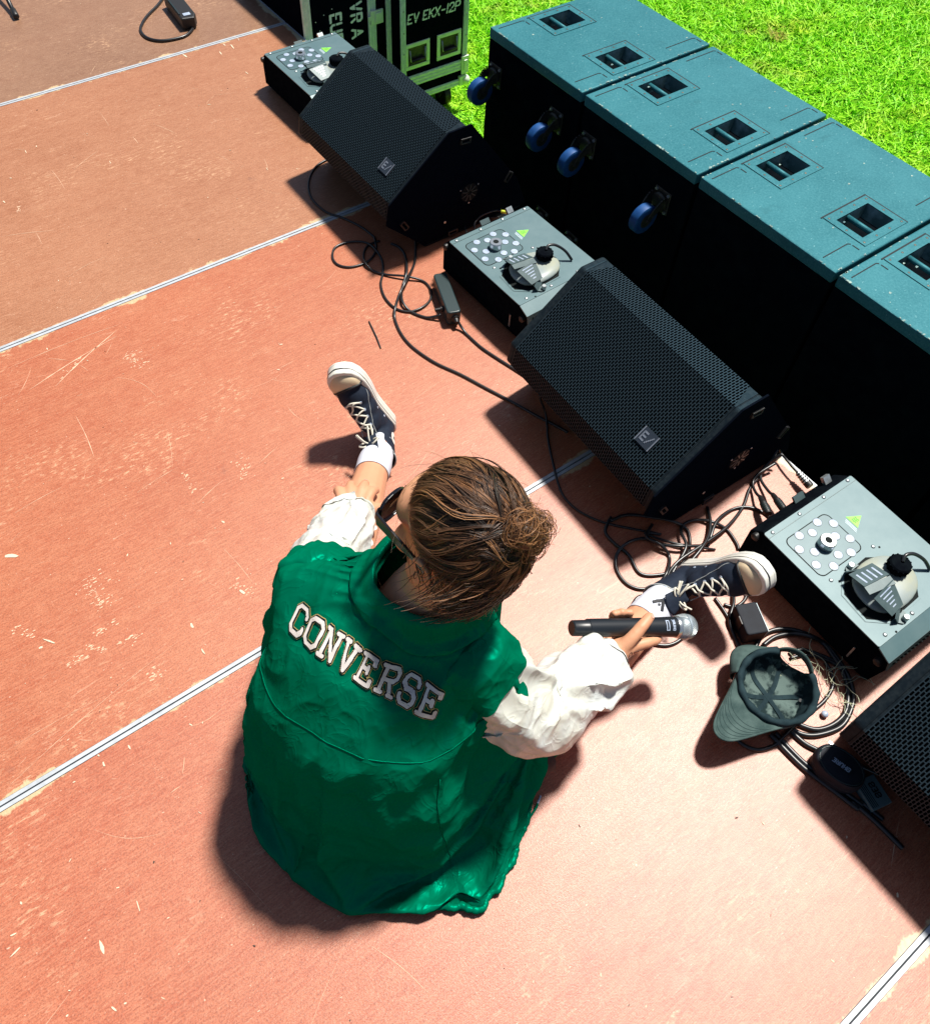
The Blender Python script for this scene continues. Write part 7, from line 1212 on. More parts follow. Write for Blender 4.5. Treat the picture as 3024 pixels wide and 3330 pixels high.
4,-2,1,1,0,0,0,2,-1,0,-1,1,0,-4,2,2,-6,6,3,-5,0,4,0,1,-1,1,0,-1,-1,3,1,0,0,-1,-4,3,-2,1,1,-1,0,2,-2,1,0,0,1,0,-1,0,0,0,0,0,0,0,0,0,0,0,0,1,-1,-1,-3,-2,1,5,-5,-1,6,1,0,-8,7,-2,0,2,-3,3,13,2,2,-3,0,-7,-2,10,0,-1,-3,4,0,1,0,0,0,-2,1,-3,1,3,-1,-5,5,4,-4,-2,5,0,1,0,0,-1,0,1,2,0,0,-1,
0,-3,1,1,-3,3,1,-3,3,-3,1,1,-1,0,1,-1,0,0,0,0,0,0,0,0,0,0,1,-2,0,-3,4,-2,0,1,-1,1,-6,9,0,-3,-7,9,0,-3,2,-1,16,-11,5,5,-2,1,-2,-3,7,0,-3,2,-1,1,1,0,-1,-2,1,-2,-2,2,4,-2,-5,3,5,-1,-4,5,1,0,0,1,-1,-1,2,2,0,0,0,0,-1,-2,3,-2,-2,4,-2,3,-2,-1,1,0,-1,0,-1,0,0,0,0,0,0,-1,0,1,0,-1,-1,2,1,-1,0,-7,
9,1,-4,-3,6,1,-3,-5,7,-1,-5,4,13,3,-8,0,4,-1,5,-2,-1,1,-1,-1,3,0,0,0,0,-2,1,-2,-2,0,3,2,-1,-5,1,7,-1,-5,4,4,-1,0,1,0,-1,3,1,0,-1,0,0,0,-1,0,2,-2,2,-1,1,0,-1,0,-1,0,0,-1,1,-1,0,0,0,0,1,0,-2,4,1,-1,-3,1,-1,-1,-1,1,4,-5,-2,5,1,0,-6,5,-1,-2,16,-1,1,-2,-6,6,-5,7,-2,1,0,-10,9,1,-1,0,0,-2,2,-1,-2,-1,
1,3,2,-1,-6,-2,7,3,-4,0,6,1,-1,1,0,-1,2,0,1,0,0,-1,-2,0,0,0,0,0,1,0,0,-1,0,0,-1,1,-1,0,0,0,0,1,0,0,3,-1,-2,-1,-1,5,0,-1,-4,6,2,-2,-2,-1,2,-1,-1,-2,-1,-6,17,-2,1,-5,4,-5,0,-2,7,0,-3,4,-3,2,-1,1,-1,-1,1,-2,0,-4,0,2,3,2,-2,-3,-1,3,5,-1,-2,5,2,-1,2,0,0,2,-1,0,-2,-1,0,-1,-1,0,-1,0,-1,0,0,0,0,-1,
1,-1,1,0,0,0,0,-1,0,0,-2,3,5,1,-3,-1,2,2,3,-1,-3,3,-1,-5,-1,-2,5,-2,-6,0,5,0,1,7,0,1,2,-4,-3,-3,4,6,-4,1,1,-1,1,0,-1,0,3,-5,-1,0,2,1,2,-1,-2,0,0,5,2,-3,4,3,0,0,1,0,-1,0,0,0,-1,-1,-2,-3,-2,-1,-1,0,0,0,0,0,0,2,0,-3,1,3,-2,0,-2,0,0,-2,2,8,3,-2,3,2,0,-1,-1,-4,3,1,-1,-2,-11,6,4,-4,17,0,-3,-4,
-1,5,2,-2,-3,3,2,-7,-1,6,0,0,-1,1,-1,-1,5,-4,-3,-2,1,1,1,5,-1,-2,1,-1,1,4,-1,1,1,1,0,0,2,-2,-1,-2,-1,-2,-2,0,0,0,1,-1,0,0,0,0,0,1,0,-1,0,1,0,-1,-1,-1,1,1,0,1,8,2,1,0,-3,-1,3,0,-4,-1,1,-2,4,-12,0,8,11,-3,5,-2,4,-8,-2,7,2,5,-6,1,-1,-1,1,0,0,1,-1,-1,0,7,-8,2,-3,3,-2,-3,6,0,-3,0,2,-1,1,1,1,0,
0,2,0,0,0,-1,-1,0,1,0,-1,-1,-1,0,0,-1,0,-1,0,2,-1,0,0,1,-1,0,-1,1,1,2,0,-2,1,7,0,0,2,-3,-2,-3,3,2,-10,6,-3,4,-6,-7,4,4,0,4,2,4,-3,-8,-3,2,10,-1,-3,-3,4,-1,1,1,-1,1,-4,6,1,-6,1,1,6,-7,-4,4,1,-4,-1,1,0,-1,4,1,-3,1,3,1,1,2,0,0,-1,-2,-1,0,-2,2,0,-2,0,-1,2,0,0,-2,2,-1,0,-1,2,1,0,1,0,0,-5,0,
2,1,-1,3,1,1,-8,-2,8,-10,2,4,4,-2,14,-4,-2,7,-8,-1,9,2,-1,-7,-4,7,2,-2,0,-1,1,2,0,4,-2,-1,6,-4,-4,-2,4,7,-8,-3,4,4,-8,-2,1,0,-4,6,5,-6,-3,6,1,1,-1,0,2,2,-4,-3,1,-4,3,3,-4,1,0,0,-1,1,0,-1,0,0,3,-2,4,0,1,0,2,-3,-1,-1,0,-4,-5,7,4,-6,2,4,-7,-7,7,6,16,1,-3,1,2,-1,-6,7,1,0,-3,-9,4,0,-2,2,1,1,2,5,
1,0,1,-1,0,-2,-4,4,4,-7,-4,3,7,-9,0,6,-3,-10,1,10,0,-9,2,1,6,0,-6,2,7,0,-2,0,-10,1,6,-3,-2,1,2,-2,-1,1,1,1,0,5,-1,-1,-1,0,-2,0,-1,-1,-4,4,4,-10,2,9,-6,-1,7,0,-10,1,15,3,-2,-8,11,1,-3,-7,6,1,-2,1,-3,-3,-3,4,-1,2,4,6,1,0,0,0,1,1,-2,-4,6,-2,-5,-1,0,-1,-2,0,1,5,-10,-6,9,6,-9,-3,0,5,7,-10,-4,9,1,0,5,-9,
-3,9,-5,-7,7,5,-7,-5,4,6,1,0,-1,-1,-3,-2,-1,0,2,-3,4,-2,5,4,-7,-5,9,2,-6,1,6,-5,18,1,1,-1,-4,4,1,-2,-7,3,3,-2,0,-6,0,-2,4,3,4,6,3,0,-1,2,-1,-1,0,-2,0,5,-5,-6,2,4,-6,-4,3,-2,7,-3,-12,1,12,-2,-8,-4,0,12,-2,-11,5,4,1,6,-2,-4,6,-3,-12,6,7,-3,-2,-3,0,-2,-2,0,3,0,2,0,1,4,-1,-2,-2,2,6,-1,-10,4,8,-1,-4,5,16,0,
4,1,-3,-2,2,2,0,-4,-2,0,-1,-2,-3,0,1,4,6,6,5,-4,0,5,0,-2,-1,0,-6,0,6,-1,-6,3,3,-5,-4,-1,-1,2,3,-4,-6,3,4,-1,-3,-5,3,4,-5,-4,-2,-1,1,-2,-2,4,4,-3,-1,5,2,1,0,1,2,1,0,1,0,0,-3,0,1,3,-4,-1,0,3,3,-3,-2,3,3,-2])
CLOTH_SR = (40, 49, [-1.258, -3.2346, 0.1691], [25,-7,-6,-4,0,-2,1,5,5,7,9,11,11,11,12,13,12,12,11,10,9,7,6,3,1,2,-1,-6,-4,-7,-9,-10,-11,-12,-12,-13,-12,-12,-11,-11,-1,0,-1,0,-1,1,0,-1,1,1,1,0,1,1,2,0,1,1,1,1,0,0,0,1,1,-1,0,0,-1,0,0,-1,-1,-1,-1,-1,-1,-1,-1,0,-18,13,13,-3,2,-3,2,1,0,4,23,0,-5,-8,-5,-2,-12,-2,4,3,2,0,-4,3,-2,-5,6,-2,10,1,2,2,-1,-13,-18,-3,-9,2,6,-4,
-6,21,-10,3,1,0,1,0,2,12,-12,-3,-8,2,-1,-6,-1,4,3,4,3,-2,-6,1,3,5,-4,8,-14,4,4,-2,2,8,0,-5,-4,-8,-5,5,6,2,6,-2,-2,0,0,0,12,-2,0,-12,-1,-10,-2,4,2,3,0,1,3,-2,5,-9,4,5,1,-8,8,-7,-2,4,-2,1,8,-7,7,-1,-2,2,16,-17,13,0,-1,-1,-1,7,5,-14,-2,-11,2,-3,-2,0,15,1,0,1,-8,3,6,6,-2,-4,1,3,0,-4,1,-7,2,-3,-9,11,-6,8,0,6,
11,-9,7,4,-1,-3,4,14,-9,-13,-9,0,1,7,-5,11,-2,0,-1,-2,-10,12,8,3,-1,0,-3,3,-8,0,-6,6,-2,1,9,-9,4,-6,6,-9,14,-7,-28,11,-1,17,1,-7,10,-2,-8,3,1,-11,14,1,1,-2,-3,-2,4,-1,2,0,-3,1,-2,1,1,6,-1,-7,2,2,1,5,-3,1,-9,9,1,18,1,-33,-9,19,7,-5,0,3,4,-2,-9,15,-2,-1,0,-1,0,-3,6,0,-3,-8,2,1,8,-2,1,-2,-3,4,-1,-2,2,1,2,2,1,-3,
9,-13,-5,22,-1,-15,-1,4,0,9,-13,6,13,-3,-3,-3,3,-4,3,0,0,-2,-2,3,4,-5,-5,2,4,-1,-4,8,-3,-1,0,1,1,-4,3,-3,9,-5,-7,7,16,-21,10,-5,-3,-4,8,1,-8,4,4,0,1,-1,0,2,6,-11,-1,7,-2,-4,7,3,-7,-5,6,2,-3,-1,1,1,0,-2,-4,2,4,-5,16,-11,-2,25,-26,-3,-9,5,4,5,-3,5,1,0,0,2,-5,5,-2,6,-9,2,-5,8,0,-2,-4,3,4,-1,-2,-1,1,1,-1,0,-1,3,
0,8,-8,7,8,-20,9,-8,1,1,5,5,1,-1,-2,0,1,2,-2,0,5,-8,3,0,1,4,-1,-8,1,0,9,-7,-2,1,1,0,0,0,-2,-1,12,-10,-2,6,-13,7,0,2,-2,6,-11,11,7,1,-6,-1,-1,0,0,0,3,-2,-2,-3,11,0,-7,-2,-1,5,3,-6,0,0,1,0,0,0,0,-6,-8,12,-11,-2,4,3,-3,8,-6,-1,4,7,8,-4,-2,-2,0,2,-1,-2,1,1,0,1,2,0,-8,-1,-1,9,-2,-3,-1,1,1,0,0,0,1,-2,
4,-3,6,4,-12,-9,11,0,4,-4,5,-2,7,2,-1,-4,-4,-3,10,-3,-8,11,-1,3,-4,-6,0,-4,8,3,-3,-3,1,1,0,0,0,0,1,4,7,-5,4,4,9,0,-19,-11,2,10,10,-5,3,2,0,-3,1,-7,0,7,-7,2,7,1,-7,-8,6,3,1,3,-4,-1,0,1,0,0,0,0,0,1,6,-3,1,-8,2,5,11,-4,-3,-5,3,2,0,3,2,-3,0,-2,-2,-2,8,-3,2,-1,0,-3,-10,7,7,0,-6,0,2,0,0,0,0,0,0,0,
9,-5,0,-8,-2,14,-9,4,6,-3,-1,1,0,1,5,-3,-1,-1,-1,-1,-4,7,3,-3,-3,-3,1,3,4,-2,-4,0,2,0,0,-1,0,1,1,-1,8,0,-2,-8,-1,3,5,0,-2,5,-4,2,0,0,4,-1,0,-1,-1,-1,3,-7,4,-1,-3,-2,5,3,4,-5,-3,1,1,0,1,-2,1,3,-1,-1,-3,10,3,-7,-2,1,5,3,0,0,-5,0,0,2,4,1,-1,1,-5,2,2,0,-4,-3,1,-1,3,5,1,-7,-2,1,0,0,-4,2,1,2,3,-6,
1,-5,1,1,0,2,0,2,3,2,4,-5,-2,4,1,7,-5,4,-6,-3,5,2,-1,-10,-5,10,4,4,-3,-8,-1,2,0,3,-3,-4,-1,-4,2,4,7,-5,-8,2,3,-5,3,-1,-3,2,6,5,-2,2,1,5,-2,3,-2,-3,-4,5,-2,-2,-4,3,5,-8,7,-7,0,3,-1,0,0,1,0,1,-10,5,4,4,1,2,-7,-6,10,5,-4,-7,-2,-1,3,0,2,1,8,-1,6,-9,-11,-1,-3,14,7,2,-11,1,-8,2,0,4,0,-4,-2,-1,6,-3,11,-7,
1,0,5,3,-1,0,-13,11,0,-1,-1,2,-2,0,1,-6,7,-5,-3,7,-12,0,-1,6,2,4,6,-11,-3,11,-2,-5,2,-2,2,1,0,0,3,-4,11,-6,6,1,-2,1,-3,-11,9,1,-7,3,0,-2,0,7,-3,-3,3,-7,-4,2,0,4,0,-7,9,2,-15,14,4,-4,-3,1,3,1,-1,1,1,-2,10,-2,4,2,-1,-4,8,-11,-6,9,-3,-5,4,-2,-2,2,3,-11,2,7,-5,-4,-1,2,7,-5,1,1,-3,-6,12,6,-1,1,-2,0,-1,2,-1,4,
10,3,0,6,-1,-5,4,2,-13,-4,7,-3,-5,5,-1,1,-3,-4,-6,4,3,-4,3,-6,6,2,-3,6,-2,-4,-5,7,7,1,0,1,-1,3,0,4,21,1,-5,4,3,-4,-3,4,-2,-10,3,-6,-1,-6,1,2,-4,0,-2,-5,9,1,0,-4,1,11,-11,4,6,-3,2,-11,2,5,8,4,3,-1,-5,0,27,1,-4,-3,4,1,-3,-2,1,-5,-4,-1,-1,-5,-6,-4,0,2,1,-1,12,1,-5,-14,-3,1,6,2,3,0,7,-1,5,3,2,2,2,2,0,0,
23,9,0,-1,2,-3,-2,-1,-7,1,-3,-2,-7,3,-7,-5,-1,3,1,-4,3,2,5,0,-1,-10,0,-1,-4,0,7,11,-3,9,1,5,3,2,2,1,31,-3,3,1,-1,-3,-1,-6,0,1,-1,-6,0,-9,3,-2,-6,-1,2,-4,1,-4,0,4,-1,4,0,4,0,-4,1,5,4,-6,6,5,4,6,2,1,29,1,-1,-4,5,-4,-4,-2,4,-2,-5,1,-2,-2,-1,-9,6,-3,0,-2,-4,1,-2,-2,-4,-1,8,5,5,1,0,-1,3,2,2,2,3,-1,4,1,
23,3,1,-1,1,0,-5,2,1,-4,-4,3,-4,1,-3,-6,-5,12,0,-7,-11,7,-1,6,-11,2,10,-2,-1,0,-7,9,7,4,-3,-1,4,4,-2,2,23,-1,2,0,0,-2,1,2,-3,-4,4,-2,-2,0,-3,0,-5,1,-1,3,-6,-8,1,-1,14,4,-10,-5,9,6,-2,-4,4,-1,6,1,-3,1,5,-1,22,-2,2,1,2,-3,0,-14,3,7,0,1,0,-1,-4,3,-4,1,1,-5,9,-5,-6,10,-4,2,-9,0,6,6,0,-3,-5,9,-6,6,-1,0,-1,2,
17,2,-3,1,2,10,-10,-10,1,9,4,-5,-4,2,-2,4,-2,3,-8,1,4,-1,6,-7,5,-1,-4,-2,5,3,0,0,-6,-3,6,-2,2,-1,-1,2,15,-1,1,-1,-3,5,-12,-1,6,5,1,8,-6,0,-1,0,3,-4,-4,10,-4,3,-2,2,0,0,0,-4,-3,5,4,-3,1,-4,1,-5,3,2,-2,1,8,3,1,-6,9,2,7,1,-25,-5,9,20,-7,-3,5,2,-5,0,7,-6,6,-2,2,-3,3,-3,2,-1,-5,0,5,-1,-1,-3,-1,4,-4,-3,4,-5,
15,-6,1,9,-2,-22,11,15,-3,-8,-20,1,30,0,-5,-6,7,2,-7,10,2,0,0,-1,-2,4,-1,-1,-2,-5,3,1,-3,2,-6,5,-4,2,-6,1,15,1,-2,6,-2,3,-3,-6,12,-10,-1,8,-1,1,-6,0,0,-5,9,2,1,0,-1,1,0,1,0,0,-1,-2,-1,0,1,-3,0,-3,0,2,1,-1,17,3,4,-1,-5,13,0,18,-21,-11,-2,0,4,-2,2,1,-5,5,2,0,-5,1,0,4,0,-1,1,1,0,-1,-12,9,0,2,-2,-3,0,-5,1,3,
20,-2,2,-6,4,2,-2,-15,18,-5,17,-12,-6,2,3,1,1,1,-1,-3,0,-2,4,0,-2,3,-1,1,-2,-4,1,-2,8,-2,2,-5,6,-1,-1,0,14,2,1,-4,-1,10,13,8,-5,-6,-10,-4,0,1,-1,6,1,-1,1,-2,-1,1,-2,-2,-2,0,3,0,-4,0,3,0,4,1,1,1,-2,-1,-1,-4,24,-3,-11,1,1,18,-8,3,10,-3,-20,5,4,-2,7,-2,-4,2,-5,5,0,1,-1,-1,-5,-5,8,0,4,-3,-3,3,1,5,-1,1,-3,-1,2,-1,
22,-1,4,3,0,-30,23,4,11,19,-10,-19,2,-6,0,-9,5,-5,4,2,2,0,-1,0,2,-1,-12,1,6,5,2,0,-3,3,0,-2,0,1,0,0,21,2,-4,4,-6,-1,-8,14,8,9,-3,-14,-14,6,-4,0,-1,3,2,-1,6,-1,2,-1,2,-4,3,-2,-4,2,6,-1,-1,-1,0,0,1,2,-1,0,23,-1,3,-8,3,7,0,-4,0,5,0,-9,-1,-8,7,7,-2,-3,0,-9,-5,0,-6,3,3,-4,4,4,4,5,-4,-2,-7,-6,4,0,1,4,9,5,
20,1,1,2,-7,2,-1,-4,-18,-9,12,6,2,12,-2,0,4,1,-4,3,-4,-2,4,-7,-2,10,-5,0,0,-4,5,-3,0,2,0,3,-4,-2,-1,5,-7,4,2,1,3,-7,-11,-9,7,8,20,13,-3,-6,0,3,0,2,0,0,1,-1,-3,2,-2,-2,2,-4,-4,-3,-5,1,1,-1,-3,-1,4,0,-4,-4,278,7,7,10,11,10,11,11,12,10,10,8,8,7,5,2,1,1,-2,-4,-6,-7,-8,-10,-10,-10,-11,-12,-11,-11,-9,-9,-8,-6,-6,-3,0,0,2,3,
-10,1,1,0,1,1,1,1,0,2,0,1,0,1,0,0,0,0,1,-1,0,-1,-1,0,-1,-1,-1,0,-1,-1,-1,-1,0,-1,0,1,-1,0,0,0,-21,3,9,-3,0,0,2,0,2,0,6,11,3,-12,5,-1,-13,-2,3,5,1,0,-4,-1,-1,-2,1,1,8,2,-3,-11,-2,-5,2,-8,-1,-3,-2,10,-20,-5,6,6,-1,1,2,1,0,3,-10,-6,8,11,-11,1,2,-2,1,4,6,-3,-3,0,-1,1,-2,4,-7,3,0,5,-15,4,-3,7,-1,1,1,-6,
-15,-3,4,-1,0,2,0,1,3,-4,2,0,-8,12,-6,-6,12,6,-3,-6,2,0,3,-5,2,0,2,-7,4,-6,3,-2,3,-2,5,-5,4,3,3,-1,-17,0,-4,6,1,0,2,2,-4,7,-8,8,2,-6,10,-7,9,1,3,0,-17,2,4,1,-3,-2,-1,-1,-2,-1,-6,1,6,0,-1,6,-7,4,-3,4,-3,-11,-14,-5,14,4,0,9,5,-8,6,-11,2,4,4,13,-22,3,7,-5,-2,3,4,1,-1,-2,-3,0,-6,1,0,0,3,-1,-3,-2,6,-5,8,-9,
-4,-3,-7,-10,-12,17,4,9,3,-9,-2,2,-1,-1,8,5,-2,-11,2,3,-2,-1,0,1,-1,0,0,1,0,-3,0,5,-1,1,-4,0,0,5,-6,4,-7,9,-6,-6,-5,-23,21,0,3,5,2,-7,-2,4,2,5,2,-8,-1,2,2,2,-5,-1,0,0,5,-3,-2,0,2,-2,3,-1,6,-1,-1,1,2,1,-7,13,-2,3,-16,-1,-9,-10,13,7,10,-12,4,-2,2,1,3,-5,-6,7,1,-3,0,-1,3,1,-5,0,2,0,1,-2,-1,3,-1,0,-2,-3,4,2,
-2,-5,10,6,-15,-9,-7,24,-17,-3,2,7,3,-3,1,1,4,-1,-8,5,8,-9,-2,3,-2,-1,3,2,-3,1,-3,1,0,4,-2,1,-2,-5,-2,4,-12,3,10,-5,13,-8,-10,1,4,-4,-5,8,-5,3,-1,1,3,2,-10,2,1,6,-7,3,-3,1,0,0,3,-2,-2,1,3,2,-4,1,0,-4,-2,5,-9,6,0,-9,2,10,-2,-17,9,12,-5,-1,-2,1,-1,0,2,2,-4,-6,10,-7,3,-2,1,1,0,-2,-1,0,4,-3,4,-1,-3,1,0,-2,-1,-2,
-4,-1,-4,4,6,7,-13,-14,-7,16,1,-1,5,-1,-1,1,2,-1,0,-7,5,-2,-1,-1,9,-2,-3,-1,0,0,0,2,3,-2,-2,0,-1,0,-1,-1,-8,3,-3,11,-1,-6,5,3,1,-17,10,0,-5,0,-1,2,1,4,-2,-1,-5,1,-1,2,3,1,-5,0,1,0,-2,4,2,-4,-1,1,0,-1,2,0,-8,1,-3,10,8,-6,7,2,-6,-6,-6,3,-3,-1,-1,1,-2,-1,13,-3,-12,6,1,5,-3,-4,1,2,-4,2,-1,4,0,-3,-1,0,1,0,0,4,
-8,-1,7,-2,9,6,-4,-4,-4,-6,-2,3,-3,1,0,-2,3,-5,2,7,-6,0,4,3,-5,0,-1,-1,1,2,-1,5,-3,-2,0,0,0,0,1,0,-5,-4,2,3,-4,-5,9,-3,-2,8,-3,-1,-3,0,0,-1,2,0,2,-6,8,-2,2,-3,-3,1,3,-3,1,1,0,5,-5,-1,1,-2,1,-1,2,0,-4,-4,1,0,-4,8,-3,0,-3,5,2,-4,-1,-1,0,-1,1,1,4,-4,-5,8,3,-7,0,1,-1,1,1,-1,4,0,-4,1,-1,0,0,1,0,0,
-6,2,1,-1,1,-4,1,-1,4,-5,6,-2,-3,-1,0,-2,3,0,-4,6,0,-6,1,0,1,2,-2,2,3,-3,4,-1,-4,3,-1,-7,4,9,-2,-3,-10,9,3,-6,-4,2,1,-1,1,2,-2,3,-4,-2,-2,-1,1,3,-9,7,0,0,-1,0,-3,2,1,3,1,-2,7,-6,4,-3,8,-2,-7,1,8,-8,-2,-4,-1,3,2,-2,0,1,-5,-1,3,3,0,-6,-1,-1,0,2,-6,-4,7,2,-2,-3,4,-4,2,5,-2,2,6,-7,-1,-1,3,7,1,-7,0,10,
8,-10,-3,0,8,-3,-3,1,6,0,-9,-4,10,-9,-4,-1,2,8,8,-15,-7,3,-1,0,0,2,1,-4,6,5,0,-4,0,1,-1,0,2,8,-7,2,-4,8,-4,-1,-5,16,-13,-5,0,3,0,1,-6,4,-3,1,-2,7,7,-6,-10,-3,2,4,4,4,2,2,-9,6,-6,-3,0,5,7,1,-11,-1,9,-7,-10,-1,2,1,0,0,11,-8,-3,-1,-1,-2,11,-7,-3,7,-3,-4,4,1,2,4,-4,8,-5,-2,-1,8,-3,-10,1,3,-1,0,-4,1,1,1,1,-3,
-7,-4,2,0,1,-3,4,9,-13,1,10,-9,1,13,-4,-4,-1,-2,5,-4,13,-8,-3,0,3,-1,-4,2,8,-5,-11,3,4,-2,-6,4,0,1,-1,-3,-11,-4,4,1,0,2,-4,4,10,-12,-1,14,-12,2,9,-1,-6,0,5,-1,-4,4,0,-4,0,0,1,1,5,3,-9,-5,-2,-2,5,-1,-1,0,0,0,-19,4,1,4,-1,3,-5,3,4,1,-6,4,14,-13,1,3,-2,0,0,9,0,-4,4,-8,0,1,5,-5,-3,6,4,-6,-5,0,-3,-6,8,-5,-1,3,
-5,-9,-1,1,5,0,-4,2,2,8,-11,2,2,16,-4,-9,1,5,-3,2,1,9,-1,-5,-9,1,2,0,0,-4,1,14,-3,-3,-7,0,-5,-4,-6,3,-14,3,-3,0,4,3,-4,2,1,3,-2,2,-3,3,10,-6,0,4,3,-2,-7,0,-4,7,0,-5,2,8,-3,-3,-2,-5,3,0,2,-2,2,-5,-4,-1,-15,12,-3,2,0,-1,1,-1,-1,1,2,0,5,-9,7,4,-5,3,4,-2,-1,-1,5,-6,1,-2,2,-4,7,2,-6,-3,3,-3,0,-6,0,8,-4,1,
8,-12,3,-1,-1,-3,6,-2,-1,-2,4,1,-3,7,-7,10,-6,4,-4,-5,1,1,4,2,0,1,-1,-10,3,0,5,-5,3,10,-2,-1,-1,-2,-1,-4,1,5,-3,-1,-1,-3,9,-8,1,-6,8,-4,0,3,-6,2,11,-8,-1,1,-1,-3,-2,0,6,0,4,-4,-5,1,-1,5,-8,5,5,3,2,3,-2,-6,-2,9,-2,-2,1,0,-6,5,-5,1,5,-7,6,-5,-2,1,13,-9,-2,6,6,-6,0,0,0,3,-2,0,-6,-3,10,-6,0,-9,10,3,-1,-2,4,3,
9,-6,3,-1,3,-4,-6,4,-2,6,-12,6,0,-5,5,2,-9,-2,1,4,-1,15,-1,-3,2,-6,-6,4,-3,-1,0,11,0,-2,-8,6,-1,0,2,-1,6,3,-2,-3,-1,-15,11,-18,15,11,-5,-2,-5,0,5,0,-12,9,-2,-4,6,-3,-4,9,4,6,-8,-1,-2,-1,-2,4,6,-2,5,-11,11,-2,-8,6,-2,3,6,2,-7,-5,-1,17,0,-8,-1,1,-7,1,2,-10,2,11,-16,3,6,-1,2,-2,10,-2,0,-7,4,-1,-2,2,2,0,-8,18,-10,0,11,-10,
6,-6,-2,2,2,3,-3,-1,7,-8,17,-15,-1,-6,-1,-7,16,-10,-2,11,9,-8,-5,10,-2,-2,0,-2,-4,4,-6,1,3,4,-5,-12,16,4,-11,10,2,9,-1,-4,-4,3,-1,-25,-7,22,6,7,-3,-6,-6,6,4,-12,10,14,-11,-5,5,8,-7,1,-1,-1,-2,-1,0,-1,0,5,1,-9,0,-2,5,-5,3,-3,3,0,-9,5,-4,5,-25,-11,29,9,5,-8,0,3,-12,13,14,-11,-5,-1,8,1,-8,-1,2,1,-1,-3,3,-8,10,-4,5,-2,-2,7,6,-1,
7,-4,-2,-2,0,6,-17,1,13,8,-7,-6,-6,13,-7,-7,12,9,-6,-3,-2,2,5,-3,-1,0,-1,0,0,0,-2,-4,-2,12,0,1,-15,7,1,2,-7,4,1,7,-6,-7,8,4,14,11,-16,-9,-3,6,-10,5,2,1,0,-4,-6,9,6,-7,0,0,0,-1,0,0,2,-3,-11,9,8,0,-5,-18,1,5,13,0,-6,-11,10,2,4,-3,23,-6,-27,-7,18,-14,5,5,0,-1,-2,-9,7,5,-9,1,-1,5,-1,0,2,1,-1,3,-7,-8,7,9,-4,0,0,7,
-2,-1,7,5,-1,-13,8,6,-28,19,11,-1,-15,7,8,-8,-2,-1,-1,4,-3,2,-5,-3,3,3,1,2,2,2,0,0,-1,-10,3,3,3,6,-9,-4,6,0,-4,0,0,-1,2,3,21,-23,0,-4,-2,12,-17,1,-3,-6,0,19,5,-10,9,-2,-5,-6,6,1,-2,2,4,-1,3,-7,-5,4,6,3,-1,-2,11,0,-7,-2,-5,19,-11,-2,-2,-6,-11,19,-11,-4,14,-1,-15,2,3,-3,15,7,-13,1,4,1,-3,2,2,0,-2,4,0,-1,-8,0,8,2,2,2,
4,-1,2,-5,9,-10,9,-8,-19,16,1,-2,12,-1,-6,1,12,-1,-1,-4,-8,-2,4,-1,1,1,0,-1,1,-2,0,0,2,6,0,-2,0,-2,4,-2,10,-3,1,3,-9,10,-10,12,-11,-4,4,-8,9,-13,4,4,-8,-8,1,-5,-5,8,-1,1,6,3,4,4,2,6,5,3,5,1,0,3,1,-2,-4,-6,15,-2,-1,-8,4,-3,10,7,6,-26,4,-7,-10,11,0,-5,8,-2,-12,6,-3,-8,10,-3,2,7,1,2,5,2,1,2,0,0,2,-1,4,0,1,-2,
2,-6,-3,6,3,2,-1,-11,-9,-3,-2,16,7,2,2,-5,-7,3,5,-3,2,0,-4,4,-2,-2,4,4,1,2,3,2,2,3,1,-1,-4,-2,-2,-3,514,-9,-9,-9,-8,-8,-8,-6,-5,-4,-3,0,0,0,3,5,6,6,7,8,8,9,9,9,8,9,7,6,5,5,2,2,-1,-1,-2,-5,-6,-6,-7,-8,-6,0,-1,0,-1,-1,0,-1,-1,0,1,-1,-1,1,1,0,0,0,0,1,2,0,1,0,1,0,1,0,1,0,1,0,0,0,-1,0,0,-1,-1,0,
19,-11,-13,-3,-1,-1,0,0,0,4,-16,-3,-6,17,3,1,5,1,-3,-5,1,2,-1,2,0,0,2,-1,7,10,4,5,10,7,-2,-5,1,-13,-10,11,-10,9,-1,-5,-2,-1,1,-1,0,5,-5,0,11,-5,-1,-5,3,-1,-1,-3,0,-1,0,-1,4,3,0,9,-8,-3,5,4,-9,-3,10,1,-6,10,2,-13,-6,-6,2,-1,-1,0,0,-1,-3,-5,34,-13,-6,-5,1,0,-4,-4,3,6,-5,3,-2,-1,1,4,4,-3,10,-6,-1,-5,6,3,-5,9,-6,-5,-2,-1,
-8,1,1,-4,-2,0,-1,-3,8,-6,-12,16,-6,0,2,9,-13,0,0,1,3,-2,0,4,1,-1,2,2,2,1,3,-8,5,-5,-1,-3,10,-6,7,-5,-17,8,18,-8,-13,1,4,6,-10,-4,3,0,7,-9,-3,0,8,-1,-8,0,2,-1,6,2,1,0,-1,2,-5,2,-5,11,-3,1,-1,-3,-6,6,-8,6,-17,4,2,17,0,-14,-3,-2,5,-1,-5,3,0,5,-9,-3,3,4,-4,-1,1,2,-1,0,0,1,0,-1,0,5,1,-3,-2,-1,1,-1,1,-1,4,-5,
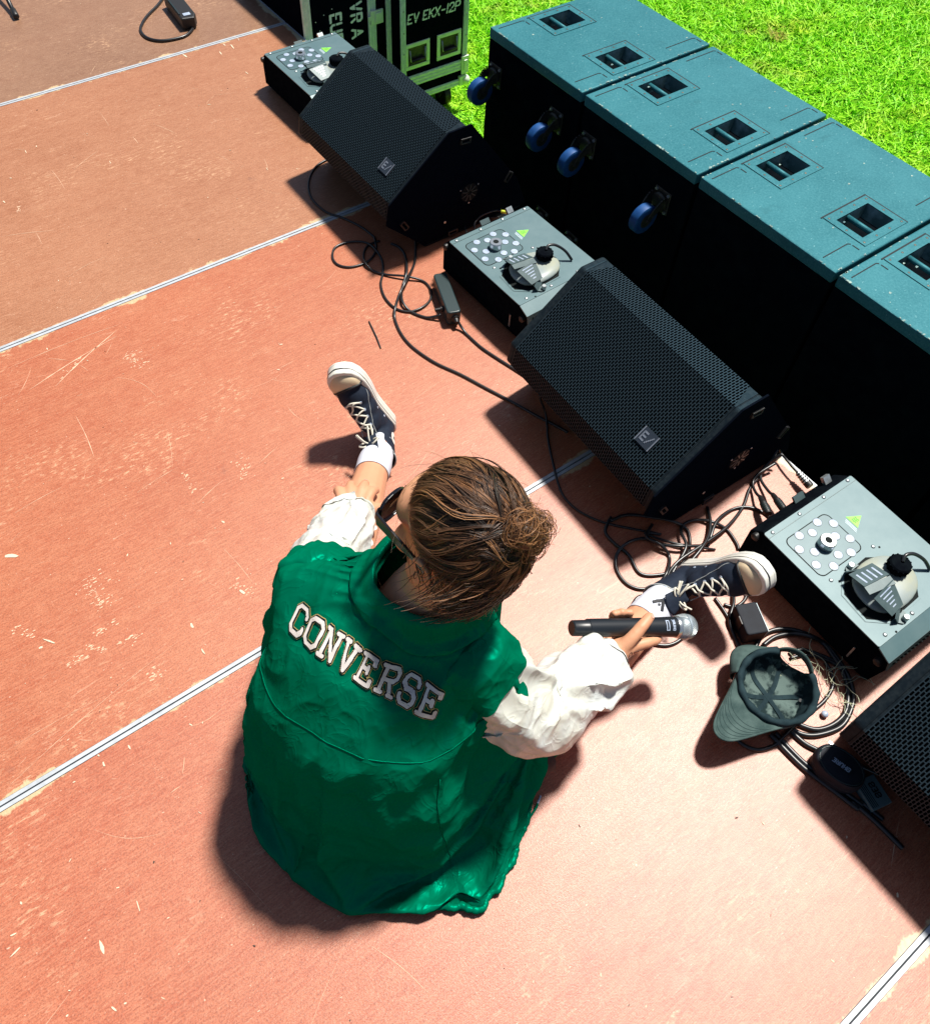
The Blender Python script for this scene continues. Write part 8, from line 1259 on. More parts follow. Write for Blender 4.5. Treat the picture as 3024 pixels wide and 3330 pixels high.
-19,-9,2,-2,32,3,-14,-1,-5,7,1,-8,3,-4,0,-4,1,3,0,-2,0,1,1,1,-1,0,1,0,1,-2,-2,3,-1,1,-4,1,2,2,-1,1,-10,-4,-6,3,2,-5,11,-1,-16,12,2,-3,7,-3,-3,-3,1,1,6,-5,0,0,1,0,2,-1,-1,-1,3,-3,-2,5,-1,-4,1,0,2,2,0,-2,-5,-5,3,10,-30,-9,6,3,11,-4,-1,16,-10,-1,1,0,-1,0,6,-2,2,0,-1,0,-1,0,2,3,-6,-2,3,1,-3,-2,1,0,1,3,2,0,
-16,17,1,-9,-6,3,-20,5,11,0,16,-10,-6,1,1,-2,-1,1,2,2,-3,3,0,-1,-1,1,1,-2,-3,2,3,-2,-3,-1,3,-1,0,3,2,1,-6,-3,-5,-8,6,5,2,-3,6,2,-8,3,-1,-3,-2,1,0,0,1,4,-2,-2,2,0,0,1,-1,-3,2,0,4,-5,-2,0,1,0,1,0,1,1,-11,-2,1,3,-3,15,1,-5,-4,-2,9,-8,-1,1,-7,-1,-1,0,1,7,-4,-1,0,2,3,-2,-3,-1,-1,3,1,-4,-2,1,1,1,-1,1,0,0,
-14,-1,3,10,4,-12,0,7,3,-3,-16,13,5,-7,-2,-3,0,0,-1,0,2,1,0,0,1,1,-4,-1,1,3,-1,-4,0,1,1,-1,0,1,0,0,-12,-1,-3,11,8,-6,0,-2,-4,-1,1,-3,6,0,-3,-4,2,2,-1,-3,3,0,0,1,-2,-3,1,-1,2,2,-3,-3,1,1,1,-1,1,0,0,0,-12,0,-4,1,13,8,-6,-7,-2,-2,3,-5,3,3,0,-3,-2,3,0,-4,2,0,1,0,-2,-2,1,1,1,1,-3,-2,0,3,-2,1,-1,0,0,1,
-13,0,0,-8,-2,4,14,-3,-2,-5,-1,3,1,3,3,-4,-1,-1,0,3,0,-1,0,0,0,-1,-3,3,2,-1,-4,-1,2,0,0,0,0,0,0,0,-13,1,-1,-1,1,5,-4,-1,3,-3,-3,3,1,0,5,-2,-2,-2,-1,3,3,-1,-1,-1,0,-2,0,1,2,-2,-3,0,3,-1,0,0,1,-1,0,1,-10,-1,-1,-1,0,2,2,-2,-3,4,-5,1,1,2,4,-1,-2,-1,3,-3,-1,3,-1,-1,-2,-1,3,0,1,-2,-4,2,2,0,1,4,-2,0,-2,2,
-6,-2,0,-3,4,0,1,2,2,-2,-7,-2,0,1,3,1,-4,-1,2,-4,-1,0,1,-1,0,0,0,3,0,-2,-1,3,0,1,-1,3,5,-2,-1,-1,-6,3,0,-1,-5,1,1,2,3,1,4,-13,-4,2,1,4,-7,0,1,5,-13,0,2,0,-1,3,1,2,0,-4,0,4,3,6,-1,-3,0,4,3,-2,1,-4,2,-1,-4,-1,1,-2,-3,1,0,3,-8,3,2,5,-7,-3,8,-2,-3,-4,0,2,2,6,0,-1,-7,-3,0,5,1,1,2,3,3,-5,3,1,
-6,2,-2,-2,-3,3,3,4,-5,-5,2,-3,4,-4,1,5,3,-3,-1,3,-6,1,2,-1,4,3,-3,-1,-7,-1,-1,3,1,-3,0,1,3,3,0,-1,-13,2,1,-2,-2,5,-4,4,-1,0,2,2,-8,4,3,-4,5,4,-4,-4,15,-1,-5,-6,-2,-2,5,2,-4,5,-5,-5,1,0,2,-3,1,-1,-1,3,-17,-2,2,0,-1,2,1,-3,4,2,-6,9,-1,-3,2,13,-3,5,-10,0,10,-3,1,-3,4,-2,-7,-1,5,-3,11,-11,-8,1,1,-4,-1,-2,0,1,
-24,2,-1,1,0,-1,9,-6,1,6,0,-2,7,1,0,-2,11,2,-2,-2,-5,9,-2,-2,-1,3,-1,-5,-4,5,1,2,3,-7,-9,-4,-3,-1,-1,0,-24,-3,-1,3,0,-3,7,5,-7,3,6,4,2,2,3,-1,5,1,1,-1,-3,-2,6,-1,-3,-2,5,-2,-4,-3,0,1,-3,-2,-4,1,-8,0,-3,0,-30,1,-3,2,0,-1,4,6,2,-4,15,-4,2,3,1,11,-6,-3,8,-5,10,1,-3,2,-14,-1,3,11,-4,-2,-6,-3,-6,-5,1,-1,-3,-3,-2,-5,
-28,-2,-2,-2,3,2,2,3,3,1,2,6,8,0,-3,4,1,1,0,9,-12,0,0,9,-2,-5,0,2,3,-3,1,-2,-3,-3,-3,-6,-5,-2,-3,-2,-29,1,1,6,-2,-4,3,2,-1,4,5,1,0,10,0,-3,4,5,-3,4,2,-6,1,-12,11,5,3,-9,-2,0,-5,7,-6,0,-5,0,-1,-6,-2,0,-13,-7,0,3,-1,-3,1,-2,2,7,1,0,4,-2,6,0,-1,1,2,1,-1,3,-2,5,-1,-1,-1,-2,-7,1,-2,2,2,-7,1,-2,-1,0,-1,-2,
-13,2,-3,-6,8,-3,-1,-4,9,1,-5,5,1,0,6,-7,7,0,-2,0,-1,0,1,5,3,0,1,-3,-2,-1,3,-11,5,-2,-3,2,-1,-2,0,-2,-14,6,-2,-2,4,0,-2,-2,10,-8,-3,8,-5,3,0,-4,4,2,2,1,12,-12,3,-2,6,2,-10,-2,2,-4,-8,2,4,6,-7,-3,3,2,0,0,-6,-4,3,-4,5,0,0,2,2,-7,6,-7,-1,4,-3,-2,4,-3,2,4,-2,17,-3,-1,-2,-5,-11,-3,20,-7,-3,-7,2,0,5,-1,-3,0,1,0,
-6,1,-1,-4,-3,15,-8,9,-11,3,-3,-3,4,0,-8,4,3,-1,3,-3,-1,0,3,3,2,-5,-4,1,-1,10,-1,-6,-9,9,-2,4,-2,0,-1,2,-10,2,5,5,-14,7,6,-2,5,3,-9,-6,-2,-4,-3,10,-2,-2,-1,0,5,0,-3,1,1,-2,-3,-4,5,3,4,1,-8,-4,10,-3,2,0,1,-3,-4,-5,-2,7,11,0,-15,13,-1,-4,3,-7,-7,-3,1,5,-3,-1,-1,7,-1,-1,-5,5,-1,-2,1,-5,-3,4,10,-2,1,-7,3,2,-1,0,-1,4,
-7,13,1,-4,-4,1,-2,-11,-8,7,5,3,-11,2,8,-1,-6,3,5,-4,0,-4,4,0,-1,-4,2,1,-6,1,8,2,1,-4,-2,7,1,-1,-1,-4,-7,-5,8,3,2,-8,3,0,-1,13,-21,6,8,-10,-1,-10,11,0,-6,4,0,-2,3,0,-5,11,-2,-4,-2,-5,4,7,-4,5,-7,6,0,1,4,0,-3,-5,-6,14,-6,-7,7,-20,20,14,16,-21,-7,2,-11,8,-7,-4,6,-1,0,3,0,0,-1,2,-1,1,-1,-2,-4,4,4,-4,-1,-3,4,3,-1,2,
-13,4,8,-5,2,9,-17,4,2,0,8,0,-8,1,-6,2,-2,2,-1,1,-5,3,2,-1,1,0,1,2,1,1,-15,6,4,1,-3,-5,2,1,0,0,7,0,-11,-14,22,-19,19,10,0,-22,-4,3,12,0,1,-12,-1,-1,0,-5,2,2,-1,-1,0,1,7,4,-5,-10,0,-2,10,-1,0,-5,7,-2,2,9,-13,5,5,10,-12,8,-9,2,2,-12,0,19,-2,-17,10,7,-10,-1,0,0,-1,-1,-2,0,-5,-4,4,0,-2,1,2,-1,6,4,0,-1,-1,-1,-2,-2,
-6,-1,-4,1,7,-7,7,10,-23,7,3,5,-3,-1,1,1,0,1,0,-2,1,-5,1,-3,-10,-3,6,-1,6,-2,-3,1,2,9,0,-1,-4,1,0,0,-2,3,-3,-4,0,23,-20,-15,11,7,-5,-5,4,2,-7,-7,17,1,-4,-1,-2,2,-7,0,5,-3,-7,0,0,6,14,-7,-9,4,3,2,-7,2,2,3,-10,1,22,-6,-12,-12,27,-13,0,21,-27,0,8,2,-10,1,-4,0,0,3,0,0,2,1,6,4,3,2,1,2,-5,2,-7,-11,1,1,1,-1,1,-2,
0,7,-8,2,-9,10,-8,16,-13,-9,22,-10,-4,12,10,-11,0,-2,-4,-3,-2,-4,-4,-6,-1,-6,2,1,3,3,-2,1,2,2,4,5,3,1,2,-3,7,-5,0,-1,12,-16,2,6,6,-16,-3,2,8,-1,9,6,-11,-6,0,-3,-4,-3,2,-7,-3,9,-5,0,-1,-2,3,0,2,4,3,-1,4,4,2,3,8,-5,-4,4,-4,6,-3,-4,-3,-6,3,8,-5,-1,-3,4,5,0,-3,-1,-1,-2,-4,3,-2,-5,2,-2,-2,-3,0,4,2,2,2,4,3,4,4,3])
CLOTH_SL = (40, 49, [-1.375, -2.8963, 0.1762], [97,-10,-10,-7,-3,-6,-2,1,3,5,7,9,10,10,13,13,13,13,13,13,11,10,9,7,4,6,2,-3,-1,-5,-7,-8,-10,-11,-12,-13,-14,-13,-13,-13,-2,0,-1,0,-2,1,-1,1,-1,1,1,0,0,2,0,1,1,1,1,0,1,1,0,0,2,-1,0,0,-1,1,0,0,-1,-1,-1,-1,-1,-1,-1,0,2,-4,5,-5,-1,6,-9,0,4,-3,6,2,-17,3,18,4,-5,-7,-2,-1,3,-1,-2,9,-2,0,3,-5,-3,-6,2,13,5,-3,5,-2,3,-8,-6,-1,
0,3,0,-1,-5,1,0,-5,4,2,-2,-3,7,-5,0,-1,-4,7,-8,3,3,-1,3,0,7,-6,2,7,-6,0,-13,-2,8,3,-1,14,-1,7,5,1,35,-12,-20,1,-3,-5,-5,-17,19,4,-6,-13,-4,14,2,3,8,-8,10,-6,-3,2,4,1,1,-1,2,1,1,-8,8,1,-13,7,-2,-7,3,3,7,8,-5,12,-7,-11,-12,-1,4,3,-27,22,-13,10,15,-4,-10,14,3,4,1,2,-3,3,1,2,-1,0,2,-4,-1,0,5,2,-1,-11,0,0,-2,3,-6,0,
-2,0,7,-15,0,3,3,15,-11,-29,10,16,12,5,-8,-20,7,2,1,2,6,-3,0,1,-6,9,-6,-5,5,1,4,3,-1,-1,-6,-11,5,2,1,3,1,6,1,6,-10,-14,13,-8,9,4,1,-5,-13,0,6,6,-7,1,1,4,-2,1,2,-4,-4,6,-3,-3,5,2,3,0,0,-2,-1,0,-7,-3,10,-3,1,-16,0,5,16,12,-13,3,-5,-5,1,-6,9,-2,1,-2,2,0,1,-3,-4,7,2,-8,3,-1,-1,0,-3,13,-1,-1,-2,1,-2,-1,-2,-3,-2,-4,
-15,8,3,-2,5,-2,6,-2,1,8,5,0,-3,-10,-3,2,0,6,-7,6,-3,-7,1,4,-3,-4,6,2,2,2,-1,-1,0,-2,0,1,0,-1,-10,-6,-15,0,0,18,2,-13,11,1,4,-8,-2,3,-1,7,-4,-2,2,1,0,-4,10,-6,-8,7,4,-10,-1,9,-1,2,0,-3,-1,-1,2,0,0,0,-4,4,1,-2,2,-3,8,10,-14,5,-2,-2,6,-4,-1,0,0,2,-3,-1,5,-6,0,3,2,-8,8,7,-15,6,1,1,0,-3,-4,3,0,2,-1,-1,0,-4,
8,-3,0,5,-9,3,-3,-1,2,2,-3,5,-2,-1,1,-1,1,-1,2,-3,0,-1,-5,7,-1,1,7,-12,7,0,2,-7,0,1,2,1,-2,0,2,1,5,-2,0,3,-1,-4,1,1,2,-1,0,1,-2,1,1,-1,-1,-2,2,3,-11,11,-2,-11,6,7,1,-1,-1,1,0,-5,0,-1,1,3,-1,-3,4,0,3,-1,-1,1,1,-1,1,0,0,1,0,0,1,-2,1,-1,0,-2,-2,3,6,-11,8,4,-9,4,-1,4,-1,-1,-2,-3,0,0,2,2,-1,-3,3,1,
2,0,0,0,2,1,-1,0,0,-1,1,1,0,-1,0,-1,1,1,-1,-4,1,10,-12,-2,5,-1,5,0,0,-1,-2,-3,1,0,1,0,0,2,2,-1,1,0,2,-3,4,0,1,-1,-1,1,1,0,0,-1,1,-1,0,0,1,6,-10,-1,12,-9,-11,-1,14,2,-3,3,-5,-3,2,1,1,0,-1,3,0,0,1,1,3,-3,3,-7,7,-1,-1,1,1,0,0,-2,2,-2,1,0,1,-1,2,-3,-5,13,-5,-11,2,12,2,-14,4,-1,0,1,2,-1,1,4,-3,0,
2,0,3,-3,1,3,-5,10,-4,-1,-6,1,6,-1,-3,1,-1,0,0,2,-3,1,0,-6,14,-8,-10,6,7,0,-8,2,1,1,1,-1,1,2,-2,0,3,0,1,-2,-9,2,4,-8,17,5,0,-12,-3,8,-3,0,0,1,-2,2,-2,1,6,-8,0,14,-15,-8,8,4,-8,4,2,1,0,0,2,-2,1,0,0,8,-1,3,-4,-6,7,1,-16,1,4,12,0,-8,2,2,-2,0,1,0,1,1,0,4,-10,7,2,-8,-2,4,-1,-1,1,-1,2,-3,4,2,-3,0,
0,-5,2,2,6,2,-8,4,5,-4,-7,0,5,3,-5,3,-2,2,0,0,2,3,-1,1,-2,0,5,-2,-3,-6,1,1,2,-1,-1,-2,1,2,-4,-3,6,-4,-8,-4,7,12,-15,-3,13,5,-1,-8,-4,3,2,-2,4,0,1,-3,3,-5,4,5,0,-16,2,10,-8,5,2,-3,2,1,-1,-2,1,-1,3,2,0,7,-2,3,-11,0,14,-6,-13,3,7,5,-6,-1,1,0,0,2,1,1,6,-9,-9,11,3,-16,2,-6,0,11,3,3,1,-1,-2,0,-2,0,-2,0,
3,-5,2,1,9,-16,3,15,-2,-15,1,2,4,-4,3,-1,2,-1,-1,0,-6,4,6,-7,10,6,-2,-9,3,-13,2,13,-1,-3,-5,7,-5,-4,5,0,2,-1,1,2,-2,0,1,0,4,-2,1,-7,2,2,-2,2,-2,-1,0,-5,6,8,-11,0,0,0,3,0,-1,8,-8,-2,4,4,-6,-4,9,-4,3,-3,1,1,2,6,-9,4,2,1,-4,0,1,-4,-1,2,1,-2,1,-1,-1,2,-2,-2,8,-8,3,-1,-1,1,-3,6,2,-5,-7,7,4,-2,-4,5,-1,3,
3,0,10,-8,-3,8,-3,1,-3,1,1,-1,-1,-5,2,2,-3,2,3,-1,3,-7,-1,-1,-2,0,0,5,2,-4,1,5,-2,-8,3,4,0,1,-1,1,6,5,0,-6,5,3,-3,-1,-3,4,0,0,-3,-1,-2,0,1,0,-5,3,1,-4,0,6,-9,-3,5,6,-4,-4,0,6,2,0,-4,-2,6,1,0,1,9,4,-3,3,1,-3,-1,-2,1,3,1,-2,-1,-1,-1,-5,1,-3,-2,-2,2,-5,-1,6,-1,4,-2,7,-5,-6,3,-3,4,2,4,0,1,0,-2,2,
14,3,2,-1,-1,-9,6,-5,2,7,-2,-2,0,-1,-1,-3,-4,-2,-5,3,-6,4,1,-4,1,3,-3,4,0,-1,3,-4,0,-2,6,4,-4,3,-4,2,-2,6,-1,5,7,6,-6,-4,6,1,-4,0,2,0,-2,-2,-1,-1,0,-3,2,-2,-1,-3,-8,7,0,-3,-6,4,9,3,-3,3,-2,-1,2,-9,-1,-4,3,0,9,6,1,5,-3,-4,0,0,-4,3,0,1,-3,-1,-1,-5,1,-2,-5,7,0,-1,-2,5,0,-4,-6,0,9,-8,4,0,2,0,-1,-4,0,4,
5,5,-9,8,4,1,7,-1,-4,-1,-2,4,0,-1,-3,1,-2,-1,-2,-3,-6,3,4,1,1,-13,8,-7,13,-2,-2,-1,-4,9,-5,6,-7,-5,2,4,8,-8,10,3,2,1,4,1,-3,-4,0,3,0,-3,-1,2,-3,0,1,-3,2,-3,-8,3,7,-2,-10,-7,13,-3,-1,10,1,-5,2,9,9,13,-7,-14,12,-7,4,-2,3,2,3,4,0,-4,0,1,-2,-2,3,-1,-1,0,-1,-1,3,1,-4,-2,4,-1,1,2,-11,10,-11,2,7,2,5,-3,3,13,8,-6,
28,-16,-12,8,3,4,-2,4,0,-5,2,-1,-3,3,0,0,-2,3,-4,4,2,0,-1,0,0,-1,0,5,-3,2,3,-8,-1,0,11,-8,3,-3,-3,0,17,-2,-4,-2,-3,5,-6,5,1,0,-7,1,4,3,0,-5,7,-3,4,1,-1,1,-1,0,1,1,1,2,-1,-2,3,-1,-5,1,0,1,1,-13,-5,9,5,4,0,0,-4,5,-2,-7,-1,6,4,-5,-1,-3,6,6,-1,2,2,0,0,-1,1,1,1,0,-1,5,0,-4,2,-1,-3,4,-12,-3,9,2,-10,4,
1,10,-1,-3,4,-5,-1,2,-3,-3,2,4,-2,2,-3,3,3,3,1,1,0,1,0,0,2,3,-2,1,6,-7,0,-3,3,-11,1,15,-18,-7,11,-2,6,3,-1,-1,1,-4,-1,-5,10,-1,-9,2,5,2,-1,0,2,3,1,-1,1,0,1,1,2,4,-3,1,1,3,-12,5,-3,4,-4,0,-2,-3,3,1,15,-5,-3,6,-1,-5,4,-8,-2,6,5,-10,-3,2,4,2,0,0,3,1,-1,2,1,-1,1,6,-5,-1,0,-1,6,-5,-1,2,7,-5,-4,-3,3,0,
8,3,5,-1,-2,-5,3,0,-5,-4,3,6,1,-4,-1,-1,1,0,0,1,1,-2,2,2,-4,7,-1,-2,2,-3,2,-1,1,3,-1,1,-1,-2,-1,-6,13,-1,8,-4,-3,-3,1,0,2,0,-2,-1,1,-2,0,-3,0,-1,0,4,-1,-2,-1,3,-1,0,8,-6,2,1,-6,3,6,1,-3,-4,2,-1,1,3,17,-4,-4,5,3,-1,-5,1,-1,4,0,-4,-1,-1,-1,1,-2,2,-6,0,5,-2,1,0,-2,1,3,2,-4,-4,10,-3,0,3,-2,0,-8,1,2,0,
3,15,-10,-10,5,10,-3,3,1,0,-4,-1,-2,3,-1,0,-2,-5,4,-1,-4,5,-1,-2,4,-6,3,5,-8,9,-5,1,7,-8,5,-4,-3,6,-1,-5,12,-3,8,-14,3,9,-8,3,5,-5,-2,1,-2,0,1,-1,0,2,-1,-6,3,-1,6,-11,3,5,-3,-7,11,-2,0,2,-4,1,7,-4,-3,2,3,7,6,-1,0,5,-2,1,5,-3,-1,3,4,-4,-2,-4,-1,1,-1,-1,-1,0,-4,3,-6,9,-4,-4,8,3,-4,0,-2,5,-4,8,-7,2,-6,6,1,4,
21,-10,-4,-4,-1,3,4,5,-13,-2,8,7,-2,-4,0,0,-1,-3,1,3,-2,-5,4,-3,2,1,-2,1,0,1,0,0,9,-2,-8,-5,4,3,1,1,5,9,5,4,-12,-17,3,1,9,0,-2,0,2,4,-3,-2,-1,1,-2,-1,2,-1,0,-3,-7,-3,-5,-6,-2,1,4,0,-7,-6,3,8,21,2,1,-1,16,8,7,9,10,10,10,10,9,9,8,7,6,5,3,0,0,-1,-3,-5,-5,-8,-8,-9,-10,-9,-10,-10,-10,-9,-8,-7,-5,-5,-4,-1,1,1,3,4,
3,0,1,1,0,0,1,1,1,0,1,0,0,1,-1,1,0,0,0,0,-2,0,-1,0,0,-1,-1,0,0,-1,-1,-1,-1,0,1,0,0,0,0,1,12,-3,2,-3,2,1,-3,1,2,1,-2,0,15,2,-5,-4,-8,2,-2,-5,7,-3,-3,5,-2,-1,-2,1,0,-4,2,1,-5,10,5,-2,-2,2,-4,0,6,9,-4,2,-1,0,0,-2,0,1,2,3,1,2,-3,0,-4,2,-10,5,1,-2,1,-2,5,-2,-1,-3,-1,2,0,-3,3,-13,10,16,-6,-3,-1,10,
14,-10,6,6,-2,0,1,2,-7,0,4,17,-11,-7,0,-2,4,-8,10,-2,-6,1,3,0,-1,-1,0,-2,-2,5,-6,-2,-4,2,-3,0,13,5,8,-9,20,-5,-10,2,12,-6,0,9,1,-2,14,-19,2,-10,7,-2,3,-1,3,-1,-4,2,-1,1,-3,-1,1,-1,0,-1,-1,-1,0,5,-16,4,5,5,2,-3,14,7,2,-2,-17,18,-13,-3,7,7,-11,2,-11,11,-2,9,-3,1,-1,-1,1,-1,0,2,-4,2,-1,0,-1,0,-3,0,-1,3,0,-11,6,4,-9,-1,
-10,14,12,8,-9,-17,12,-16,8,0,-1,0,9,-3,3,-2,4,0,2,0,1,1,1,-5,-1,1,0,1,-1,-3,1,-1,1,1,2,-1,-3,1,-8,6,13,-18,3,-2,9,-11,21,-9,0,1,1,0,-4,1,7,-9,12,-3,-1,0,-5,9,1,-5,1,-1,0,0,-2,-1,2,-1,1,1,1,0,-3,1,2,-3,8,2,0,-23,6,11,-17,25,-4,-1,-3,1,-1,9,-9,4,1,4,-9,8,2,-10,5,2,-1,-2,1,0,0,1,-1,0,0,-1,6,-3,0,-4,6,-6,
-5,10,-4,14,-6,0,-3,3,0,-1,3,-2,3,-10,9,-1,-5,7,-1,-5,6,-1,-8,5,1,1,-3,0,2,0,0,0,3,-4,5,-2,0,-2,2,-7,18,-17,-7,4,6,2,5,-2,-1,1,-5,2,2,0,1,5,-11,4,5,-5,3,0,0,-5,3,-3,5,-2,0,1,0,0,4,-3,1,3,-4,-2,0,-4,10,5,-7,-3,1,4,2,-3,1,-1,1,-1,1,-1,-1,4,-2,-6,9,-2,-2,-4,0,4,0,1,-4,4,0,-1,0,1,3,0,-3,5,-6,3,-9,3,
8,0,1,1,-1,0,1,0,-1,1,0,-1,0,1,-3,4,1,-3,1,2,-13,9,-2,-5,4,3,-1,2,1,-1,-1,2,3,0,-4,4,-1,-4,-5,5,10,0,-2,1,1,0,0,0,0,0,0,-1,1,1,-3,1,0,1,-1,-1,2,-3,2,0,-3,3,1,0,0,-1,0,2,2,1,-4,1,2,-5,-2,1,9,-3,3,0,1,1,-1,0,0,0,-1,-1,0,2,-3,2,1,-7,5,-4,2,1,0,1,1,2,-1,0,0,-2,0,4,0,0,-2,0,1,-5,-2,5,
7,-1,4,0,-1,1,0,0,0,0,-2,1,0,1,-3,1,3,-5,-3,6,-4,-1,-1,3,-5,-1,11,-2,1,-2,2,1,1,-1,0,0,-1,-5,0,4,6,1,3,-1,2,-2,0,0,1,-1,-2,1,-1,3,-2,-1,3,-1,-4,4,0,-1,1,-3,3,-2,-1,0,-2,6,0,2,0,0,-1,-1,-2,-5,3,3,6,3,1,-2,2,0,-3,0,-1,1,6,-3,-5,4,0,-2,1,1,0,0,0,0,-1,-3,2,3,-6,4,-1,1,6,-3,1,-1,-1,0,-3,-2,1,3,
5,3,1,0,-6,1,2,-3,0,-4,-1,12,3,-7,3,-2,1,0,3,-2,0,0,0,0,-2,-5,6,-6,8,1,3,-1,-2,0,-1,0,-6,1,2,0,2,6,2,-2,2,-3,-3,1,1,2,-3,-9,2,11,-1,-4,4,2,0,0,1,1,-1,0,1,3,-4,2,-2,-2,6,1,-3,-2,0,-2,-3,-3,4,-2,9,-8,-1,4,2,1,0,-4,-2,3,4,1,-6,-5,10,-5,4,2,1,1,1,3,0,0,0,1,-1,1,1,-1,-4,4,-6,2,-1,-4,-2,-2,3,-6,
3,4,-9,-4,4,4,-2,4,-3,-5,5,5,5,-9,7,-2,2,2,-5,5,-1,-4,6,1,-1,-6,6,2,-1,-4,5,2,-9,4,0,-5,-2,3,-1,1,8,1,1,1,-6,-3,4,-1,3,0,-7,-2,6,2,-4,11,-14,10,0,0,0,-7,-7,11,-3,2,-4,-5,1,11,-1,-6,10,-3,-3,-3,2,-1,4,1,10,-2,0,0,0,-6,2,0,0,5,1,-2,-5,8,-11,5,3,-10,1,3,-3,4,3,-11,8,-2,2,1,1,-3,11,-9,-5,8,2,-11,7,3,4,-1,
15,-3,2,0,-2,0,-1,-1,0,-1,-3,2,-4,-4,13,-18,8,7,-4,-11,11,0,-5,3,-5,3,7,-7,0,0,-6,12,-2,-12,11,6,-8,8,2,0,16,-3,3,-1,-4,3,0,-1,0,-1,-4,3,2,-5,-7,12,-11,3,3,0,-7,1,0,2,2,-2,-3,6,0,-2,-5,1,7,-4,-6,7,7,1,3,-1,14,1,1,0,-4,4,0,-1,0,-1,-4,0,-2,6,-8,-5,10,-12,-4,7,3,-2,2,-5,2,3,-8,4,2,2,2,-11,8,5,0,-3,5,4,1,0,
14,3,1,-7,8,0,-1,0,0,-1,-3,-2,-1,-2,1,-3,-4,7,-6,-6,4,-5,2,4,-7,6,-3,1,0,-1,3,-1,-6,6,10,3,-2,3,1,0,21,-2,-4,5,1,0,0,1,-2,-3,-2,-1,-1,-2,-5,6,-9,-1,-1,-6,-1,3,1,1,-2,-4,5,2,0,-2,7,0,-3,0,-4,9,7,-1,0,4,18,-9,8,3,3,-1,0,1,0,-7,3,-1,-4,-2,-1,-2,2,-7,-5,4,-5,3,2,-3,4,1,-6,-5,1,2,5,3,5,1,-2,-3,5,-2,-1,5,
28,-2,-8,-5,1,5,1,1,-2,-2,2,-2,-3,-4,0,0,-2,-1,2,-2,1,0,-3,-1,-2,1,-3,-1,-1,6,-3,-3,0,1,8,-9,4,10,6,1,14,12,-18,3,1,0,3,2,0,-1,3,-4,-3,-3,1,1,-3,-5,-2,3,-2,-2,-3,1,5,-5,4,4,-3,2,-7,9,-2,3,-2,6,-7,-7,-6,14,-22,32,12,-1,-3,-5,-4,3,3,1,1,-6,-1,-4,7,-4,-4,-3,7,-4,-5,1,2,-1,2,-4,7,5,-3,0,-17,15,6,-8,1,7,-11,0,-9,-13,
-9,-1,26,0,-5,-1,-4,-1,4,6,0,-6,-3,6,1,-7,-4,8,0,-5,1,3,-4,0,-7,18,-4,-4,5,-1,3,-12,2,9,-4,-19,14,-4,9,2,27,-16,-2,4,-1,1,-4,-4,0,6,0,-4,4,3,-6,-5,5,4,-7,0,4,1,0,-3,2,2,-4,4,1,-6,11,-1,-6,-1,-2,5,-5,-4,1,13,17,6,-11,-10,7,-3,4,-5,-1,6,-6,5,4,-4,-7,3,8,-7,-1,3,3,-1,1,0,0,0,1,-3,4,-5,-10,9,4,-3,-5,8,-4,0,8,2,
13,2,-2,-2,-4,2,-3,-2,-1,-2,13,0,-6,-7,4,9,-7,-2,5,-1,3,-1,1,1,0,0,0,-4,4,0,-3,-3,1,6,-3,2,-4,13,2,-7,19,-5,-1,-3,-2,-4,-3,3,0,-5,-2,6,6,0,-2,-3,2,1,2,1,3,-1,1,1,1,-1,1,-2,-2,6,-4,2,3,-19,15,-6,-2,7,9,-10,19,-9,-2,0,-2,1,-6,0,1,4,-4,0,-7,7,9,-5,-1,3,3,0,3,1,1,0,1,-2,2,0,-8,6,2,-2,-8,11,-13,-5,14,8,-8,-2,
9,0,-2,-2,0,3,-3,2,-8,-1,9,2,-1,-8,0,7,3,1,-1,2,1,1,1,1,2,-6,6,0,-4,-5,12,-4,3,-9,4,1,0,2,-6,1,11,-3,6,-3,-3,-2,-1,2,2,-9,-5,10,7,-1,-6,-7,2,10,3,0,1,1,0,1,1,-5,5,-1,1,0,-8,2,3,2,-3,1,3,-2,-1,-2,20,-3,-9,3,-1,1,-3,-1,1,3,-1,-12,5,8,-1,4,-3,-4,5,1,1,1,0,2,1,-1,-2,2,-1,3,-1,0,-2,-6,3,-8,8,1,0,11,
11,1,-10,6,0,1,1,-1,-2,-1,-1,2,-5,7,-3,8,-2,3,-5,4,1,-1,2,2,-1,2,-6,4,0,-2,1,-1,-6,5,0,6,-8,1,0,-2,13,-8,11,-6,-2,-4,4,2,0,-5,-1,5,-2,5,0,-2,5,-4,-7,9,2,0,0,3,-1,0,-2,-1,3,3,-4,1,-2,2,0,5,5,-7,-1,1,18,-9,-2,5,-3,-1,1,-1,-2,-1,3,1,2,-7,9,-12,8,1,3,-8,4,6,0,-3,3,1,-1,-1,3,-8,10,-6,-8,8,-3,2,7,-5,-1,5,
11,2,-1,-4,5,-13,11,-2,-4,2,2,-2,5,-5,0,7,-10,5,5,-2,-11,10,0,-2,1,1,2,0,-3,3,-7,0,10,-5,-7,4,0,3,-8,-2,6,8,1,-1,-4,4,-2,-5,2,-1,-6,4,3,5,-7,0,6,-9,4,7,-5,-7,4,6,0,-3,0,2,2,-2,-1,0,1,-8,9,7,-1,-7,-3,-13,-26,29,8,6,-6,3,-2,2,-1,1,-3,-10,1,6,5,-3,-3,7,-4,-1,2,0,0,-5,5,2,-1,0,6,-6,-2,-1,-5,7,1,-5,4,-5,-3,-5,
